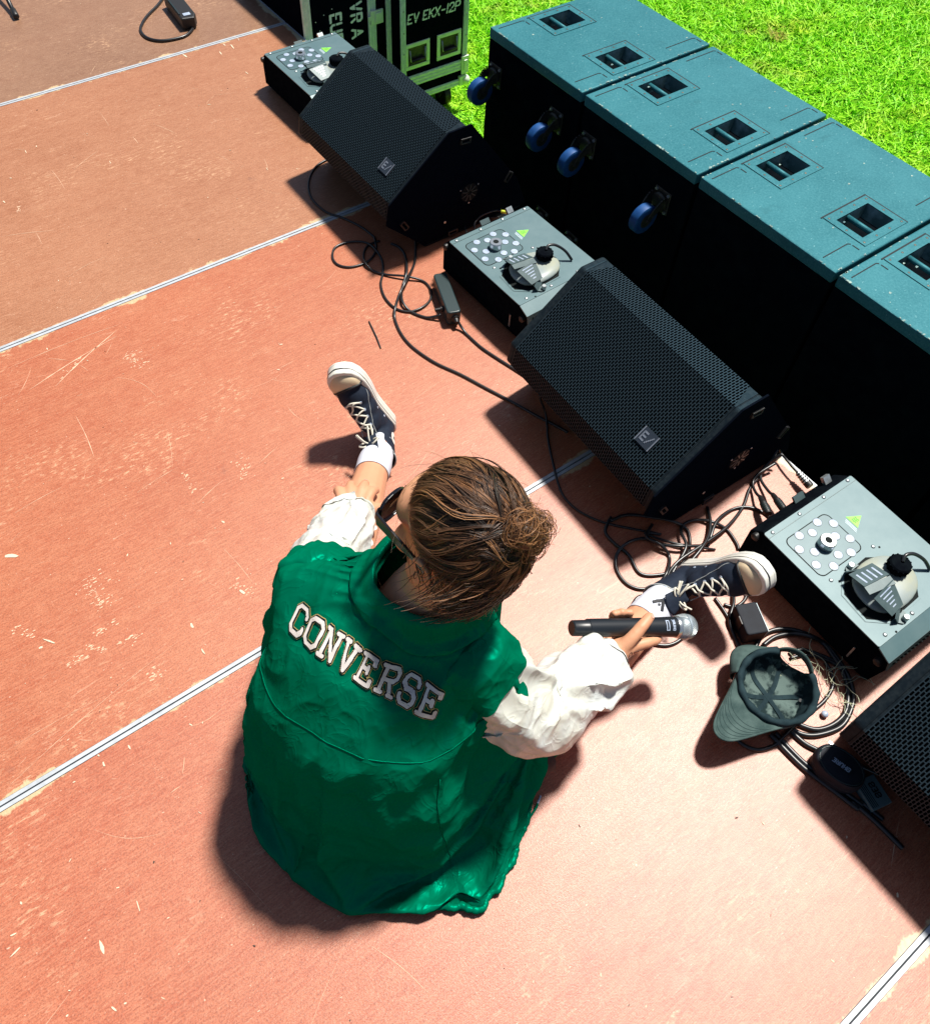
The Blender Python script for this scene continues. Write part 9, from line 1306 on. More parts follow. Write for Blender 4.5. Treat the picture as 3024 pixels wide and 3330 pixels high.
4,-22,-5,7,16,7,2,0,1,2,0,0,-4,-5,3,5,1,-2,1,-1,-1,-5,-2,1,-7,1,2,2,-4,11,5,3,4,3,4,-6,-21,0,6,-1,418,5,5,7,9,7,9,9,9,9,9,7,7,7,4,3,2,2,0,-3,-3,-5,-6,-7,-8,-8,-9,-9,-9,-9,-8,-8,-7,-6,-6,-3,-2,0,0,1,-10,1,0,1,0,1,0,1,1,0,0,1,1,0,0,0,1,-1,0,1,-1,-1,0,0,-1,0,0,-1,-1,0,-1,-1,0,-1,1,0,0,-1,0,1,
-7,-5,5,-4,0,3,0,0,0,3,-1,3,25,8,-13,0,-17,-1,-6,-2,3,-2,-2,3,0,-2,-1,1,0,5,-3,-3,-1,5,-2,-1,-6,6,7,-6,-16,6,0,-2,-1,1,2,0,-2,2,3,0,-5,5,1,0,4,-4,-2,-2,-2,-1,0,-1,4,-2,-1,0,1,-3,10,-3,-5,-4,3,11,-9,-11,10,-1,-42,14,13,6,-5,2,0,1,1,-2,4,14,0,-14,0,-4,5,-2,6,-5,-3,0,-1,0,-1,-1,1,-1,0,3,-5,6,4,-9,3,-5,14,-1,-9,-10,
0,-25,4,5,-15,0,9,7,12,-5,13,-2,-10,-8,12,-6,2,0,1,0,-5,-2,0,2,-3,0,1,-1,-1,0,-1,2,-1,11,-7,-3,10,4,-6,9,8,-12,-14,-15,14,6,-6,3,0,13,-8,-5,-7,8,0,12,-3,0,-4,-2,3,-2,-2,2,-3,2,-1,0,-2,0,-2,2,0,1,1,3,0,13,-13,0,-3,-8,-13,8,13,-2,-1,-6,-5,-4,-3,-5,12,6,-3,0,0,1,2,3,-2,0,2,-5,-1,1,-2,2,0,-3,1,0,-1,2,1,0,1,0,-2,4,
-18,13,-4,0,2,9,-11,-1,-1,-2,-1,2,-5,0,7,-10,11,-4,0,1,-2,7,1,-8,2,-2,1,0,1,-2,0,-2,1,1,0,-1,-2,-1,5,4,-3,2,-4,8,-7,-12,8,3,0,0,-3,1,-3,-3,-2,1,0,7,-9,7,-1,-6,2,4,-3,0,-1,0,0,1,-1,0,0,0,4,-4,2,-1,0,0,-9,-1,13,-3,-1,-9,2,-8,1,5,3,-2,-1,-4,4,-2,-2,5,0,-5,10,-4,-7,4,3,-3,0,-2,0,1,0,-1,1,-2,6,-3,-1,-1,6,-3,
-6,-1,3,-5,-2,8,-4,2,1,-7,-4,3,-1,0,0,8,-9,2,7,-7,1,4,0,-7,3,3,-3,-1,0,1,-1,-1,5,-5,2,3,-4,-1,5,-1,-11,8,-6,1,-2,-2,1,1,-2,1,2,-4,0,0,0,4,-1,-5,7,-1,-3,2,-1,3,-2,0,3,-3,-1,-1,1,-1,4,-1,-2,8,-8,4,-7,1,-13,2,-1,3,-1,-2,1,1,-1,0,0,-2,1,0,-1,2,2,-2,1,2,-5,4,0,-4,1,4,-2,0,0,-1,-1,1,3,1,-6,6,-2,-5,0,1,
-13,1,-2,1,1,-1,1,0,0,1,-1,0,0,2,-4,2,0,1,0,3,5,-9,4,3,-6,0,0,2,-1,-2,0,0,2,3,-4,0,5,-5,-1,-1,-13,-1,1,1,1,0,-1,0,0,0,0,0,0,1,-2,0,2,-3,3,0,-2,11,-6,-2,4,-5,2,-1,0,-1,-1,2,1,0,-2,0,2,-4,-1,2,-14,0,2,0,0,1,1,-1,0,0,-1,0,-1,2,-1,0,2,-3,0,7,-7,0,10,-6,-3,2,1,1,-2,0,-2,2,0,0,0,-1,0,-2,0,2,
-13,-1,5,-3,4,-5,2,1,-1,0,-1,0,0,1,-1,-2,4,-1,-3,4,2,-4,0,8,-3,-5,2,2,2,-3,-1,1,0,-1,0,0,-2,-1,0,2,-14,2,2,-1,4,5,-5,-1,-1,-2,4,-1,-3,0,1,-2,0,1,1,-1,0,1,-1,-1,6,-3,-3,1,2,2,0,-1,-1,0,-1,-1,-2,0,0,1,-13,4,3,-3,-2,3,3,1,-4,2,0,0,1,-6,1,-2,0,1,2,-2,-1,1,3,-3,0,8,-7,-2,1,2,9,-8,-1,-1,0,0,-3,0,1,2,
-13,10,-1,6,-5,-6,4,-2,2,0,0,-2,0,0,-4,-2,1,-1,0,0,1,0,0,2,-4,4,1,-4,2,-3,5,5,-7,0,1,-1,1,0,0,3,-3,-4,2,0,6,-2,-2,-1,2,-2,1,0,-5,-1,0,-4,0,1,-1,-1,-1,4,-3,1,1,0,2,-3,2,0,-3,7,-5,1,1,-2,0,2,3,-2,8,-6,-8,0,-3,9,-6,4,-3,3,-4,0,4,-10,5,-6,1,1,-3,2,0,-2,1,3,2,-2,1,7,-10,0,5,1,-6,2,2,-5,2,0,5,4,
-8,8,-3,-1,-1,-2,2,0,1,-3,-1,0,-3,3,-3,8,-9,5,-2,1,8,-5,-5,4,2,1,-2,7,0,-3,-13,2,7,-5,-2,-1,2,-1,4,-1,-8,-5,3,1,6,-8,4,0,2,-2,-1,-2,-4,7,-5,5,2,-4,0,-1,8,-2,1,-4,0,4,0,-1,2,1,10,-16,-1,2,0,-6,1,1,3,-1,-8,-6,1,2,-3,0,0,-1,1,0,-1,1,4,-1,7,-7,5,7,-4,-4,0,5,0,-3,-3,-2,2,3,-2,-2,5,1,-4,-2,4,3,-9,1,4,-4,
-14,-2,2,2,-8,2,1,0,0,0,0,3,3,1,-1,10,-8,4,3,2,-6,-1,3,-1,3,-2,0,-2,-1,5,-7,2,6,-4,-6,1,3,-1,-1,-1,-17,-2,6,-6,-4,5,-1,1,-1,1,-1,2,1,7,0,-3,11,-8,5,3,6,-6,-1,-1,6,-4,3,-1,0,0,-4,1,0,4,-5,-6,-2,2,-2,-1,-21,4,-1,-8,6,1,-2,0,0,2,1,1,1,1,6,1,3,9,-9,1,4,5,-5,-1,-1,1,4,-3,4,2,-2,-6,-1,-4,5,1,-8,0,-3,-3,
-13,-4,-6,7,-3,-3,0,1,1,1,1,2,0,2,1,9,-5,4,1,-1,7,-4,-1,5,2,-1,-2,3,-2,-2,2,-3,-4,-1,-4,2,2,-8,-3,2,-9,-9,5,-4,-1,-8,5,-1,1,0,4,0,3,1,2,0,9,-4,0,2,-4,1,2,-1,7,5,-2,-4,1,-3,1,-1,3,1,-4,-6,3,-3,-6,2,-18,21,-20,1,-4,5,-4,1,2,1,1,1,1,1,1,2,2,2,5,4,-6,0,1,-2,2,2,0,-2,1,-6,-5,7,-5,-2,3,-1,5,9,-7,-8,
-17,0,15,3,3,-1,-10,-6,0,0,2,1,0,-1,3,1,-1,-4,3,6,-3,12,0,-1,-6,2,0,-8,2,8,-7,1,-3,0,-1,5,-3,5,8,-10,24,-27,-8,4,4,-2,7,-9,-4,2,0,0,-1,0,4,-1,-4,-3,10,-5,-5,3,11,5,-13,-7,7,1,-1,4,1,-2,1,-5,4,-7,12,8,18,-2,-3,8,0,-17,0,3,3,4,-5,-1,1,-1,-1,3,0,-3,-4,9,-1,-7,2,4,-7,10,5,-4,-7,5,1,-5,0,-4,1,6,-1,4,0,-14,-1,-4,
-20,10,3,5,-1,-2,0,7,-4,-5,1,-3,3,1,-3,-4,5,4,-10,-1,7,1,-3,-3,4,3,1,0,-6,3,0,0,-1,-1,6,6,-3,-6,-13,14,9,-8,-14,14,-6,7,-3,1,2,-8,-3,2,2,-1,-5,2,6,-8,-3,4,5,-3,-2,0,0,0,0,3,0,-1,0,2,1,1,0,-8,10,-7,5,-4,-1,-1,5,-5,4,-2,-5,1,4,2,-3,1,-3,-7,1,6,-5,-4,8,-3,1,-4,-1,0,1,-1,2,1,1,-2,1,-1,-1,4,-1,13,-11,23,-15,-3,
-10,8,-8,1,5,0,0,-5,-1,9,2,1,-4,2,-6,-2,-1,2,2,-3,1,-4,-1,1,0,-1,0,5,-1,-2,2,1,7,0,-2,-4,-9,4,-3,7,6,-4,5,6,-10,-7,-1,2,-2,-2,2,-2,-1,4,6,-6,-5,3,0,-3,0,-1,-1,-1,2,-2,-1,1,2,-1,-1,3,-4,1,7,-5,7,-8,11,-1,-7,10,-5,-9,10,10,-14,1,9,-1,-5,1,0,-10,4,2,2,-3,-3,-1,0,-1,0,-1,1,0,-1,-1,0,0,1,-1,4,2,-1,-1,12,-5,-9,4,
-11,1,10,0,-2,2,1,-9,-1,7,2,-1,6,-1,-9,-8,2,6,-2,-2,-1,2,0,-3,2,0,-1,-3,1,0,-3,2,5,-1,4,-1,4,-5,3,-1,12,-19,7,3,-2,-7,4,-3,-1,-2,3,0,-2,5,-4,4,-7,-4,2,1,-1,-1,3,0,-3,5,-4,-2,1,1,0,5,-3,2,-3,-12,8,11,-1,6,-3,4,8,-2,-4,-7,-1,0,1,0,-1,-2,-2,2,-5,5,-2,1,-5,5,-1,-4,2,4,-5,3,0,-3,1,0,3,-1,1,-7,-1,5,12,-6,-2,-2,
15,-14,-6,4,-2,1,-3,0,-1,1,0,-2,0,-1,2,-5,6,-7,-6,8,1,-2,1,4,-4,-1,3,0,-2,4,-1,10,-8,2,11,-1,-20,3,6,19,-3,9,-12,-2,3,-5,-2,8,-1,-1,-3,2,-1,-2,8,-10,2,2,2,-7,-2,8,-3,-1,4,-2,1,2,0,-3,5,-7,3,10,-18,15,0,-2,4,-1,-7,1,7,-18,10,6,4,-12,5,-3,-2,1,3,0,-3,9,-13,6,9,-7,-11,7,9,-13,5,6,-2,-3,1,0,-7,-6,15,-5,-10,19,-16,4,-2,2,
-13,8,1,-6,0,0,8,-2,-2,2,4,-4,-3,4,-5,-2,12,-13,0,5,-4,-4,0,15,-7,-4,7,0,-2,0,6,1,-10,-14,19,11,-7,-7,-4,-15,-41,26,4,9,-9,0,6,10,-6,-4,-2,1,-1,-3,8,-5,-2,7,-7,8,0,-9,2,0,4,0,0,0,-2,2,3,3,-13,-6,11,-14,13,-3,-2,-5,-12,-19,0,12,4,5,3,6,0,-1,-3,-2,-1,-1,0,5,-1,0,3,-2,5,4,-2,-8,-3,1,-1,4,8,3,-1,-3,9,15,-17,-18,-7,4,2,-3])
def uncloth(c):
    NU, NV, o, r = c; q = np.cumsum(np.cumsum(np.array(r).reshape(3, NV+1, NU), 1), 2)
    return np.moveaxis(q, 0, 2)*0.0007 + np.array(o)

# ------------------------------------------------------------------ seated person
PC = Vector((-1.33, -2.97, 0)); PF = Vector((.868, .497, 0)); PR = Vector((.497, -.868, 0)); UZ = Vector((0, 0, 1))
def B(f, r, z): return PC + PF*f + PR*r + UZ*z
person = empty('person', PC, 0, 'person in a green and white jacket sitting on the stage, holding a microphone', 'person')
def P2(o):   # parent to person keeping world coordinates in the mesh
    o.parent = person; o.location = o.location - PC; return o
def remeshed(mb, voxel, smooth_it=4, fac=.5):
    me = mb.mesh('tmp', M['skin'], merge=False); o = bpy.data.objects.new('tmp', me); link(o)
    md = o.modifiers.new('r', 'REMESH'); md.mode = 'VOXEL'; md.voxel_size = voxel; md.use_smooth_shade = True
    if smooth_it: s_ = o.modifiers.new('s', 'SMOOTH'); s_.iterations = smooth_it; s_.factor = fac
    dg = bpy.context.evaluated_depsgraph_get(); dg.update()
    out = bpy.data.meshes.new_from_object(o.evaluated_get(dg)); bpy.data.objects.remove(o); bpy.data.meshes.remove(me)
    return out
def chain(mb, pts, n=14):
    """pts: [(Vector, radius)] -> closed tapered limb with round ends"""
    P_ = [Vector(p) for p, r in pts]; rr = [r for p, r in pts]
    sm = catmull(P_, 4); k = len(sm); rs = list(np.interp(np.linspace(0, len(rr)-1, k), range(len(rr)), rr))
    mb.tube(sm, rs, n); mb.sphere(sm[0], rs[0]*.995, n, 8); mb.sphere(sm[-1], rs[-1]*.995, n, 8)
    for i in range(2, k-2, 2): mb.sphere(sm[i], rs[i]*.98, 10, 6)

# frames of the shoes (local: x = person's right, y = heel to toe, z = sole to ankle)
def shoe_frame(heel, t, u):
    t = Vector(t).normalized(); u = Vector(u); u = (u - t*u.dot(t)).normalized(); x = t.cross(u)
    m4 = Matrix((x, t, u)).transposed().to_4x4(); m4.translation = Vector(heel); return m4
SL = shoe_frame((-.812, -2.245, .004), (-.39, .288, .875), (-.539, -.841, .037))
SR = shoe_frame((-.467, -3.02, .006), (.113, -.62, .776), (-.992, -.021, .127))
ankL = SL @ Vector((0, .052, .105)); ankR = SR @ Vector((0, .052, .105))
hipL, hipR = B(-.06, -.09, .10), B(-.06, .09, .10)
kneL, kneR = B(.33, -.225, .165), B(.246, .314, .125)
shoL, shoR = B(.105, -.135, .480), B(.10, .155, .495)
slvL, slvR = B(.108, -.075, .505), B(.100, .090, .520)
elbL = B(.225, -.212, .31); elbR = B(.118, .278, .310)
# microphone frame
MT, MH = Vector((-.905, -3.05, .272)), Vector((-.690, -3.153, .197))
ma = (MH - MT).normalized(); MG = MT.lerp(MH, .53)
mc = (cam.matrix_world.translation - MG).normalized(); mc = (mc - ma*mc.dot(ma)).normalized(); mbv = ma.cross(mc)
if mbv.dot(Vector((.442, .654, .614))) > 0: mbv = -mbv
def HM(a, b, c): return MG + ma*a + mbv*b + mc*c
wriR = HM(-.052, .060, -.006)
wriL = Vector((-1.105, -2.575, .235))
# left hand lies on the shin
shinL = lambda t: kneL.lerp(ankL, t)
bd = MB()
# torso and neck
for (f, z, a_, b_, c_) in ((-.05, .11, .17, .12, .10), (-.03, .22, .15, .10, .11), (.0, .34, .15, .10, .11), (.04, .45, .15, .09, .09)):
    bd.sphere(B(f, .0, z), (a_, b_, c_), 20, 12, mat=Matrix((PR, PF, UZ)).transposed())
chain(bd, [(B(.09, -.10, .475), .045), (B(.085, .0, .505), .055), (B(.09, .12, .49), .045)])
HC = B(.160, .098, .742)     # centre of the head
fd = Vector((-.14, .98, -.13)).normalized(); hr = fd.cross(UZ).normalized(); hu = hr.cross(fd)
tilt = Matrix.Rotation(R(6), 3, fd)
HM3 = tilt @ Matrix((hr, fd, hu)).transposed()
def HD(x, y, z): return HC + HM3 @ Vector((x, y, z))
chain(bd, [(B(.09, .03, .53), .058), (B(.130, .062, .595), .056), (HD(0, -.018, -.075), .054), (HD(0, -.01, -.03), .05)])
def hs(p, r): bd.sphere(HD(*p), r, 18, 12, mat=HM3)
hs((0, -.012, .032), (.074, .094, .083)); hs((0, .030, -.030), (.062, .066, .078)); hs((0, .050, -.066), (.047, .046, .050))
hs((0, .078, -.098), (.022, .018, .018)); hs((0, .070, .025), (.056, .030, .045))
for s_ in (-1, 1):
    hs((s_*.040, .066, -.030), (.024, .024, .026)); hs((s_*.050, .028, -.078), (.016, .034, .022)); hs((s_*.031, .088, .008), (.014, .010, .009))
    # ear: rim + lobe
    for k in range(9):
        a = R(-60 + 32*k); hs((s_*(.073+.010*math.sin(R(20*k))), -.006 - .016*math.cos(a), -.012 + .026*math.sin(a)), (.0055, .0055, .0055))
    hs((s_*.073, -.004, -.012), (.006, .014, .022)); hs((s_*.075, .002, -.038), (.006, .008, .009))
chain(bd, [(HD(0, .094, .012), .008), (HD(0, .108, -.012), .010), (HD(0, .114, -.026), .012)], 10)
for s_ in (-1, 1): hs((s_*.010, .104, -.030), (.008, .009, .007))
hs((0, .097, -.058), (.022, .008, .006)); hs((0, .094, -.068), (.020, .009, .007))
# arms
chain(bd, [(shoL, .040), (elbL, .038), (wriL, .028)]); chain(bd, [(shoR, .040), (elbR, .038), (wriR, .028)])
# legs
chain(bd, [(hipL, .085), (hipL.lerp(kneL, .5), .076), (kneL, .056), (kneL.lerp(ankL, .28), .053), (kneL.lerp(ankL, .62), .043), (ankL, .033)])
chain(bd, [(hipR, .085), (hipR.lerp(kneR, .5), .078), (kneR, .058), (kneR.lerp(ankR, .28), .055), (kneR.lerp(ankR, .62), .044), (ankR, .033)])
# feet inside the shoes
for S_ in (SL, SR): chain(bd, [(S_ @ Vector((0, .052, .10)), .030), (S_ @ Vector((0, .07, .055)), .028), (S_ @ Vector((0, .17, .042)), .022)])
# right hand on the microphone
def fing(mb, pts): chain(mb, [(p, r*1.14) for p, r in pts], 10)
hand = [(wriR, .026), (HM(-.030, .046, -.004), .026), (HM(-.006, .036, -.008), .024)]
chain(bd, hand); bd.sphere(HM(-.004, .038, -.010), (.034, .020, .016), 14, 10, mat=Matrix((ma, mbv, mc)).transposed())
fing(bd, [(HM(-.030, .044, .004), .014), (HM(-.012, .024, .020), .0125), (HM(.012, -.002, .0285), .0112), (HM(.032, -.020, .0270), .0095)])   # thumb
fing(bd, [(HM(.014, .036, -.004), .0120), (HM(.036, .031, .002), .0105), (HM(.056, .027, .001), .0095), (HM(.070, .024, -.004), .0082)])             # index along the body
fing(bd, [(HM(.008, .034, -.014), .0110), (HM(.022, .026, -.024), .0100), (HM(.020, -.004, -.030), .0092), (HM(.010, -.026, -.016), .0086), (HM(.006, -.029, -.002), .0078)])
fing(bd, [(HM(-.006, .034, -.016), .0110), (HM(.004, .024, -.027), .0100), (HM(.000, -.005, -.031), .0092), (HM(-.010, -.027, -.016), .0086), (HM(-.012, -.030, -.003), .0078)])
fing(bd, [(HM(-.020, .036, -.014), .0105), (HM(-.014, .024, -.026), .0092), (HM(-.018, -.003, -.030), .0084), (HM(-.026, -.024, -.018), .0078), (HM(-.028, -.027, -.006), .0072)])
# left hand on the shin, fingers pointing along the leg
ld = (ankL - kneL).normalized(); lw = ld.cross(UZ).normalized(); lu = lw.cross(ld)
LG = kneL.lerp(ankL, .27) + lu*.056
def HL(a, b, c): return LG + ld*a + lw*b + lu*c
hand0 = HL(-.045, -.022, .018)
chain(bd, [(wriL, .027), (wriL.lerp(hand0, .55), .026), (hand0, .024)]); bd.sphere(HL(-.025, -.012, .014), (.038, .036, .014), 14, 10, mat=Matrix((ld, lw, lu)).transposed())
for (b0, b1, L_, dz) in ((-.036, -.056, .050, -.020), (-.016, -.027, .066, -.004), (.004, .006, .070, .000), (.022, .032, .060, -.010)):
    fing(bd, [(HL(.000, b0, .014), .0112), (HL(L_*.45, (b0+b1)/2, .020+dz*.3), .0105), (HL(L_*.80, b1*.95, .013+dz*.7), .0096), (HL(L_, b1, .006+dz), .0084)])
fing(bd, [(HL(-.030, .026, .012), .0130), (HL(-.008, .046, .004), .0115), (HL(.012, .056, -.010), .0098)])
bme = remeshed(bd, .0042, 5, .45); bme.name = 'body'; bme.materials.clear(); bme.materials.append(M['skin'])
body = bpy.data.objects.new('body', bme); link(body); P2(body)
BV = BVHTree.FromPolygons([v.co.copy() for v in bme.vertices], [tuple(p.vertices) for p in bme.polygons])
def on_body(p, off=.0006):
    l, n, i, d = BV.find_nearest(p); return l + n*off
# nails on visible fingers
for (p, d) in ((HM(.033, -.021, .036), ma*.5 - mbv*.86), (HL(.066, -.027, .014), ld), (HL(.070, .006, .018), ld), (HL(.050, -.056, .002), ld)):
    l, n, i, dd = BV.find_nearest(p); d = (d - n*d.dot(n)).normalized(); w = n.cross(d); nl = MB()
    c = [l + d*(.0045*math.cos(a)) + w*(.0040*math.sin(a)) + n*(.0007 - .0004*math.sin(a)**2) for a in np.linspace(0, 2*math.pi, 14, endpoint=False)]
    nl.add(c, [tuple(range(14))]); P2(nl.build('nail', M['nail'], None, smooth=True))
# tattoo on the back of the hand: a spiral with leaf strokes
tt_ = MB(); base = HM(-.012, .052, .012)
def tp(a, b): return on_body(base + ma*a + mbv*b, .0004)
tt_.tube([tp(.0012*th*math.cos(th), .0012*th*math.sin(th)) for th in np.linspace(.6, 9.5, 50)], .0006, 4)
for k in range(6): tt_.tube([tp(.012+.004*k+.003*i, -.004+.0016*i*i*.4+.001*k) for i in range(6)], .0005, 4)
P2(tag(tt_.build('tattoo', M['tattoo'], None), kind='stuff'))

# ---------------- jacket
JG = uncloth(CLOTH_JK); NVJ, NUJ = JG.shape[0]-1, JG.shape[1]     # draped cloth: rows hem -> neck, columns right, front, left, back
def crease_tex(size, seed_off):
    t_ = bpy.data.textures.new('creases', 'MUSGRAVE'); t_.musgrave_type = 'RIDGED_MULTIFRACTAL'; t_.noise_scale = size; t_.octaves = 2.2; t_.lacunarity = 2.1; t_.dimension_max = 1.0; t_.gain = 2.0; t_.offset = .85; t_.intensity = .5; t_.noise_basis = 'IMPROVED_PERLIN'
    return t_
CREASE1, CREASE2 = crease_tex(.17, 0), crease_tex(.07, 1)
def cloth_obj(G, name, m, lv=3, rows=None, push=0.0):
    nv, nu = G.shape[0]-1, G.shape[1]; r0, r1 = rows or (0, nv)
    if push:
        du = np.roll(G, -1, 1) - np.roll(G, 1, 1); dv = np.gradient(G, axis=0); nn = np.cross(du, dv); nn /= np.linalg.norm(nn, axis=2, keepdims=True) + 1e-9
        cen = G.mean(1, keepdims=True); sg_ = np.sign(np.sum((G-cen)*nn, axis=2).mean()); G = G + nn*sg_*push
    g_ = G[r0:r1+1]; k = r1-r0
    mb = MB(); mb.v = [tuple(p) for p in g_.reshape(-1, 3)]; mb.f = [(j*nu+i, j*nu+(i+1)%nu, (j+1)*nu+(i+1)%nu, (j+1)*nu+i) for j in range(k) for i in range(nu)]; mb.m = [0]*len(mb.f)
    o = mb.build(name, m, None, smooth=True, merge=False)
    sb = o.modifiers.new('s', 'SUBSURF'); sb.levels = lv; sb.render_levels = lv
    for tx_, st_ in ((CREASE1, .010), (CREASE2, .0045)):
        dm = o.modifiers.new('creases', 'DISPLACE'); dm.texture = tx_; dm.texture_coords = 'LOCAL'; dm.strength = st_; dm.mid_level = .35
    return P2(o)
jacket = cloth_obj(JG, 'jacket', M['jacket'], 3)
_dg = bpy.context.evaluated_depsgraph_get(); _dg.update(); _em = bpy.data.meshes.new_from_object(jacket.evaluated_get(_dg))
JB = BVHTree.FromPolygons([v.co.copy() for v in _em.vertices], [tuple(p.vertices) for p in _em.polygons]); bpy.data.meshes.remove(_em)
def jray(r, z):   # point on the upper back seen from behind and above, and its normal
    dr = (PF*.70 - UZ*.72).normalized(); l, n, i, d = JB.ray_cast(B(.0, r, z) - dr, dr)
    if n.dot(dr) > 0: n = -n
    return l, n
def jnear(p, off):
    l, n, i, d = JB.find_nearest(Vector(p)); c = PC + Vector((0,0,.3)); n = n if n.dot(l-c) > 0 else -n; return l + n*off
P2(MB().tube([jnear(JG[3, i % NUJ], .0008) for i in range(NUJ+1)], .0010, 5).build('hem_seam', M['jacket'], None, smooth=True)).parent = jacket
hb = []; hr_l = []
for i in range(4*NUJ+1):
    q = i/4; i0_ = int(q) % NUJ; fx = q-int(q); p_ = Vector(JG[1, i0_])*(1-fx) + Vector(JG[1, (i0_+1) % NUJ])*fx; p_.z = max(p_.z, .012); hb.append(p_); hr_l.append(.0070*(1+.10*math.sin(i*1.9+3*noise.noise(Vector((i*.03,0,0))))+.08*math.sin(i*.83)))
P2(MB().tube(hb, hr_l, 8, cap=False).build('hem_band', M['jacket'], None, smooth=True)).parent = jacket
for cI in (72, 44):
    P2(MB().tube([jnear(JG[j, cI], .0008) for j in range(3, 40)], .0010, 5).build('side_seam', M['jacket'], None, smooth=True)).parent = jacket
P2(MB().tube([jnear(JG[43, i % NUJ], .0008) for i in range(38, 82)], .0010, 5).build('yoke_seam', M['jacket'], None, smooth=True)).parent = jacket

# lettering: felt letters laid on the back along an arched baseline
word = 'CONVERSE'; nL = len(word); usz = .0240; pitch = 1.40
tot = nL*pitch*usz
cells = {}
for k, ch_ in enumerate(word):
    lm = MB()
    cl = letter_cells(ch_, ((.205, 0), (.172, 1), (.108, 2)), .030, True)
    grid = {}
    def key(x, y, m): return (round(x, 4), round(y, 4), m)
    for (x0, y0, x1, y1, m_) in cl:
        q = []
        for (x, y) in ((x0,y0),(x1,y0),(x1,y1),(x0,y1)):
            kk = (round(x,4), round(y,4), int(m_))
            if kk not in grid:
                u = (k*pitch + x)*usz - tot/2; s_ = u/(tot/2)
                r_ = .018 + u*1.02; z_ = .512 + .008*(1 - s_*s_) - .0250*s_ + y*.0410
                l, n = jray(r_, z_)
                grid[kk] = l + n*(.0030 + .0009*int(m_))
            q.append(grid[kk])
        lm.add(q, [(0,1,2,3)], int(m_))
    o = P2(lm.build('letter', [M['gold'], M['felt_black'], M['felt_white']], None, smooth=True, merge=True)); o.parent = jacket; o.location = (0,0,0)
for o in jacket.children:
    o.parent = jacket; o.location = (0, 0, 0)
# collar: folded flat over the shoulders, open at the front, with pointed tips
cl = MB(); nC = 84; rows = 9; vs_ = []; top_ = JG[-1]; cen_ = Vector(top_.mean(0))
for j in range(rows+1):
    t = j/rows
    for i in range(nC+1):
        q = (18.5 + (NUJ-5)*i/nC) % NUJ; i0_ = int(q); fx = q-i0_; e = abs(i/nC*2-1)
        p = Vector(top_[i0_])*(1-fx) + Vector(top_[(i0_+1) % NUJ])*fx; od = Vector((p.x-cen_.x, p.y-cen_.y, 0)).normalized()
        if t < .3: c_ = p + od*.003 + UZ*(.013*t/.3)
        else:
            u = (t-.3)/.7; c_ = p + od*(.003 + (.040 + .034*e**7)*u); g_ = JB.ray_cast(c_ + UZ*.2, -UZ)[0]
            gz_ = g_.z if g_ is not None else p.z; c_.z = max(p.z + .013*(1-u)**.5 + .002 - .03*u, gz_ + .0045) if u < .4 else gz_ + .0055 + .004*(1-u)
        vs_.append(c_)
cl.add(vs_, [(j*(nC+1)+i, j*(nC+1)+i+1, (j+1)*(nC+1)+i+1, (j+1)*(nC+1)+i) for j in range(rows) for i in range(nC)])
co = P2(cl.build('collar', M['jacket'], None, smooth=True, merge=False)); co.modifiers.new('s', 'SOLIDIFY').thickness = .0018; sb = co.modifiers.new('u','SUBSURF'); sb.levels = sb.render_levels = 1
# drawcord at the right hem
dc_ = [Vector(p) for p in ((-1.185,-3.195,.03),(-1.157,-3.208,.014),(-1.165,-3.231,.010),(-1.164,-3.249,.008),(-1.15,-3.238,.014),(-1.131,-3.24,.008),(-1.107,-3.234,.010),(-1.098,-3.229,.012))]
P2(MB().tube(catmull(dc_, 5), .0026, 7).build('drawcord', M['jacket'], None, smooth=True))
P2(MB().tube([(-1.098,-3.229,.012), (-1.084,-3.221,.014)], .0024, 7).build('cord_tip', M['lens'], None))

# ---------------- sleeves
for c_ in (CLOTH_SR, CLOTH_SL):
    G = uncloth(c_); cloth_obj(G, 'sleeve', M['sleeve']); cloth_obj(G, 'shoulder_cap', M['jacket'], 3, (0, 12), .006)
    cloth_obj(G, 'cuff', M['sleeve'], 3, (G.shape[0]-3, G.shape[0]-1), .0025)
# ---------------- shorts
sh_ = MB()
for (h_, k_) in ((hipL, kneL), (hipR, kneR)):
    pts = [h_ - (k_-h_)*.08, h_.lerp(k_, .25), h_.lerp(k_, .5), h_.lerp(k_, .78)]
    sh_.tube(catmull(pts, 6), [.104]*19, 24, cap=False)
so = P2(sh_.build('shorts', M['shorts'], None, smooth=True)); so.modifiers.new('s','SOLIDIFY').thickness = .003

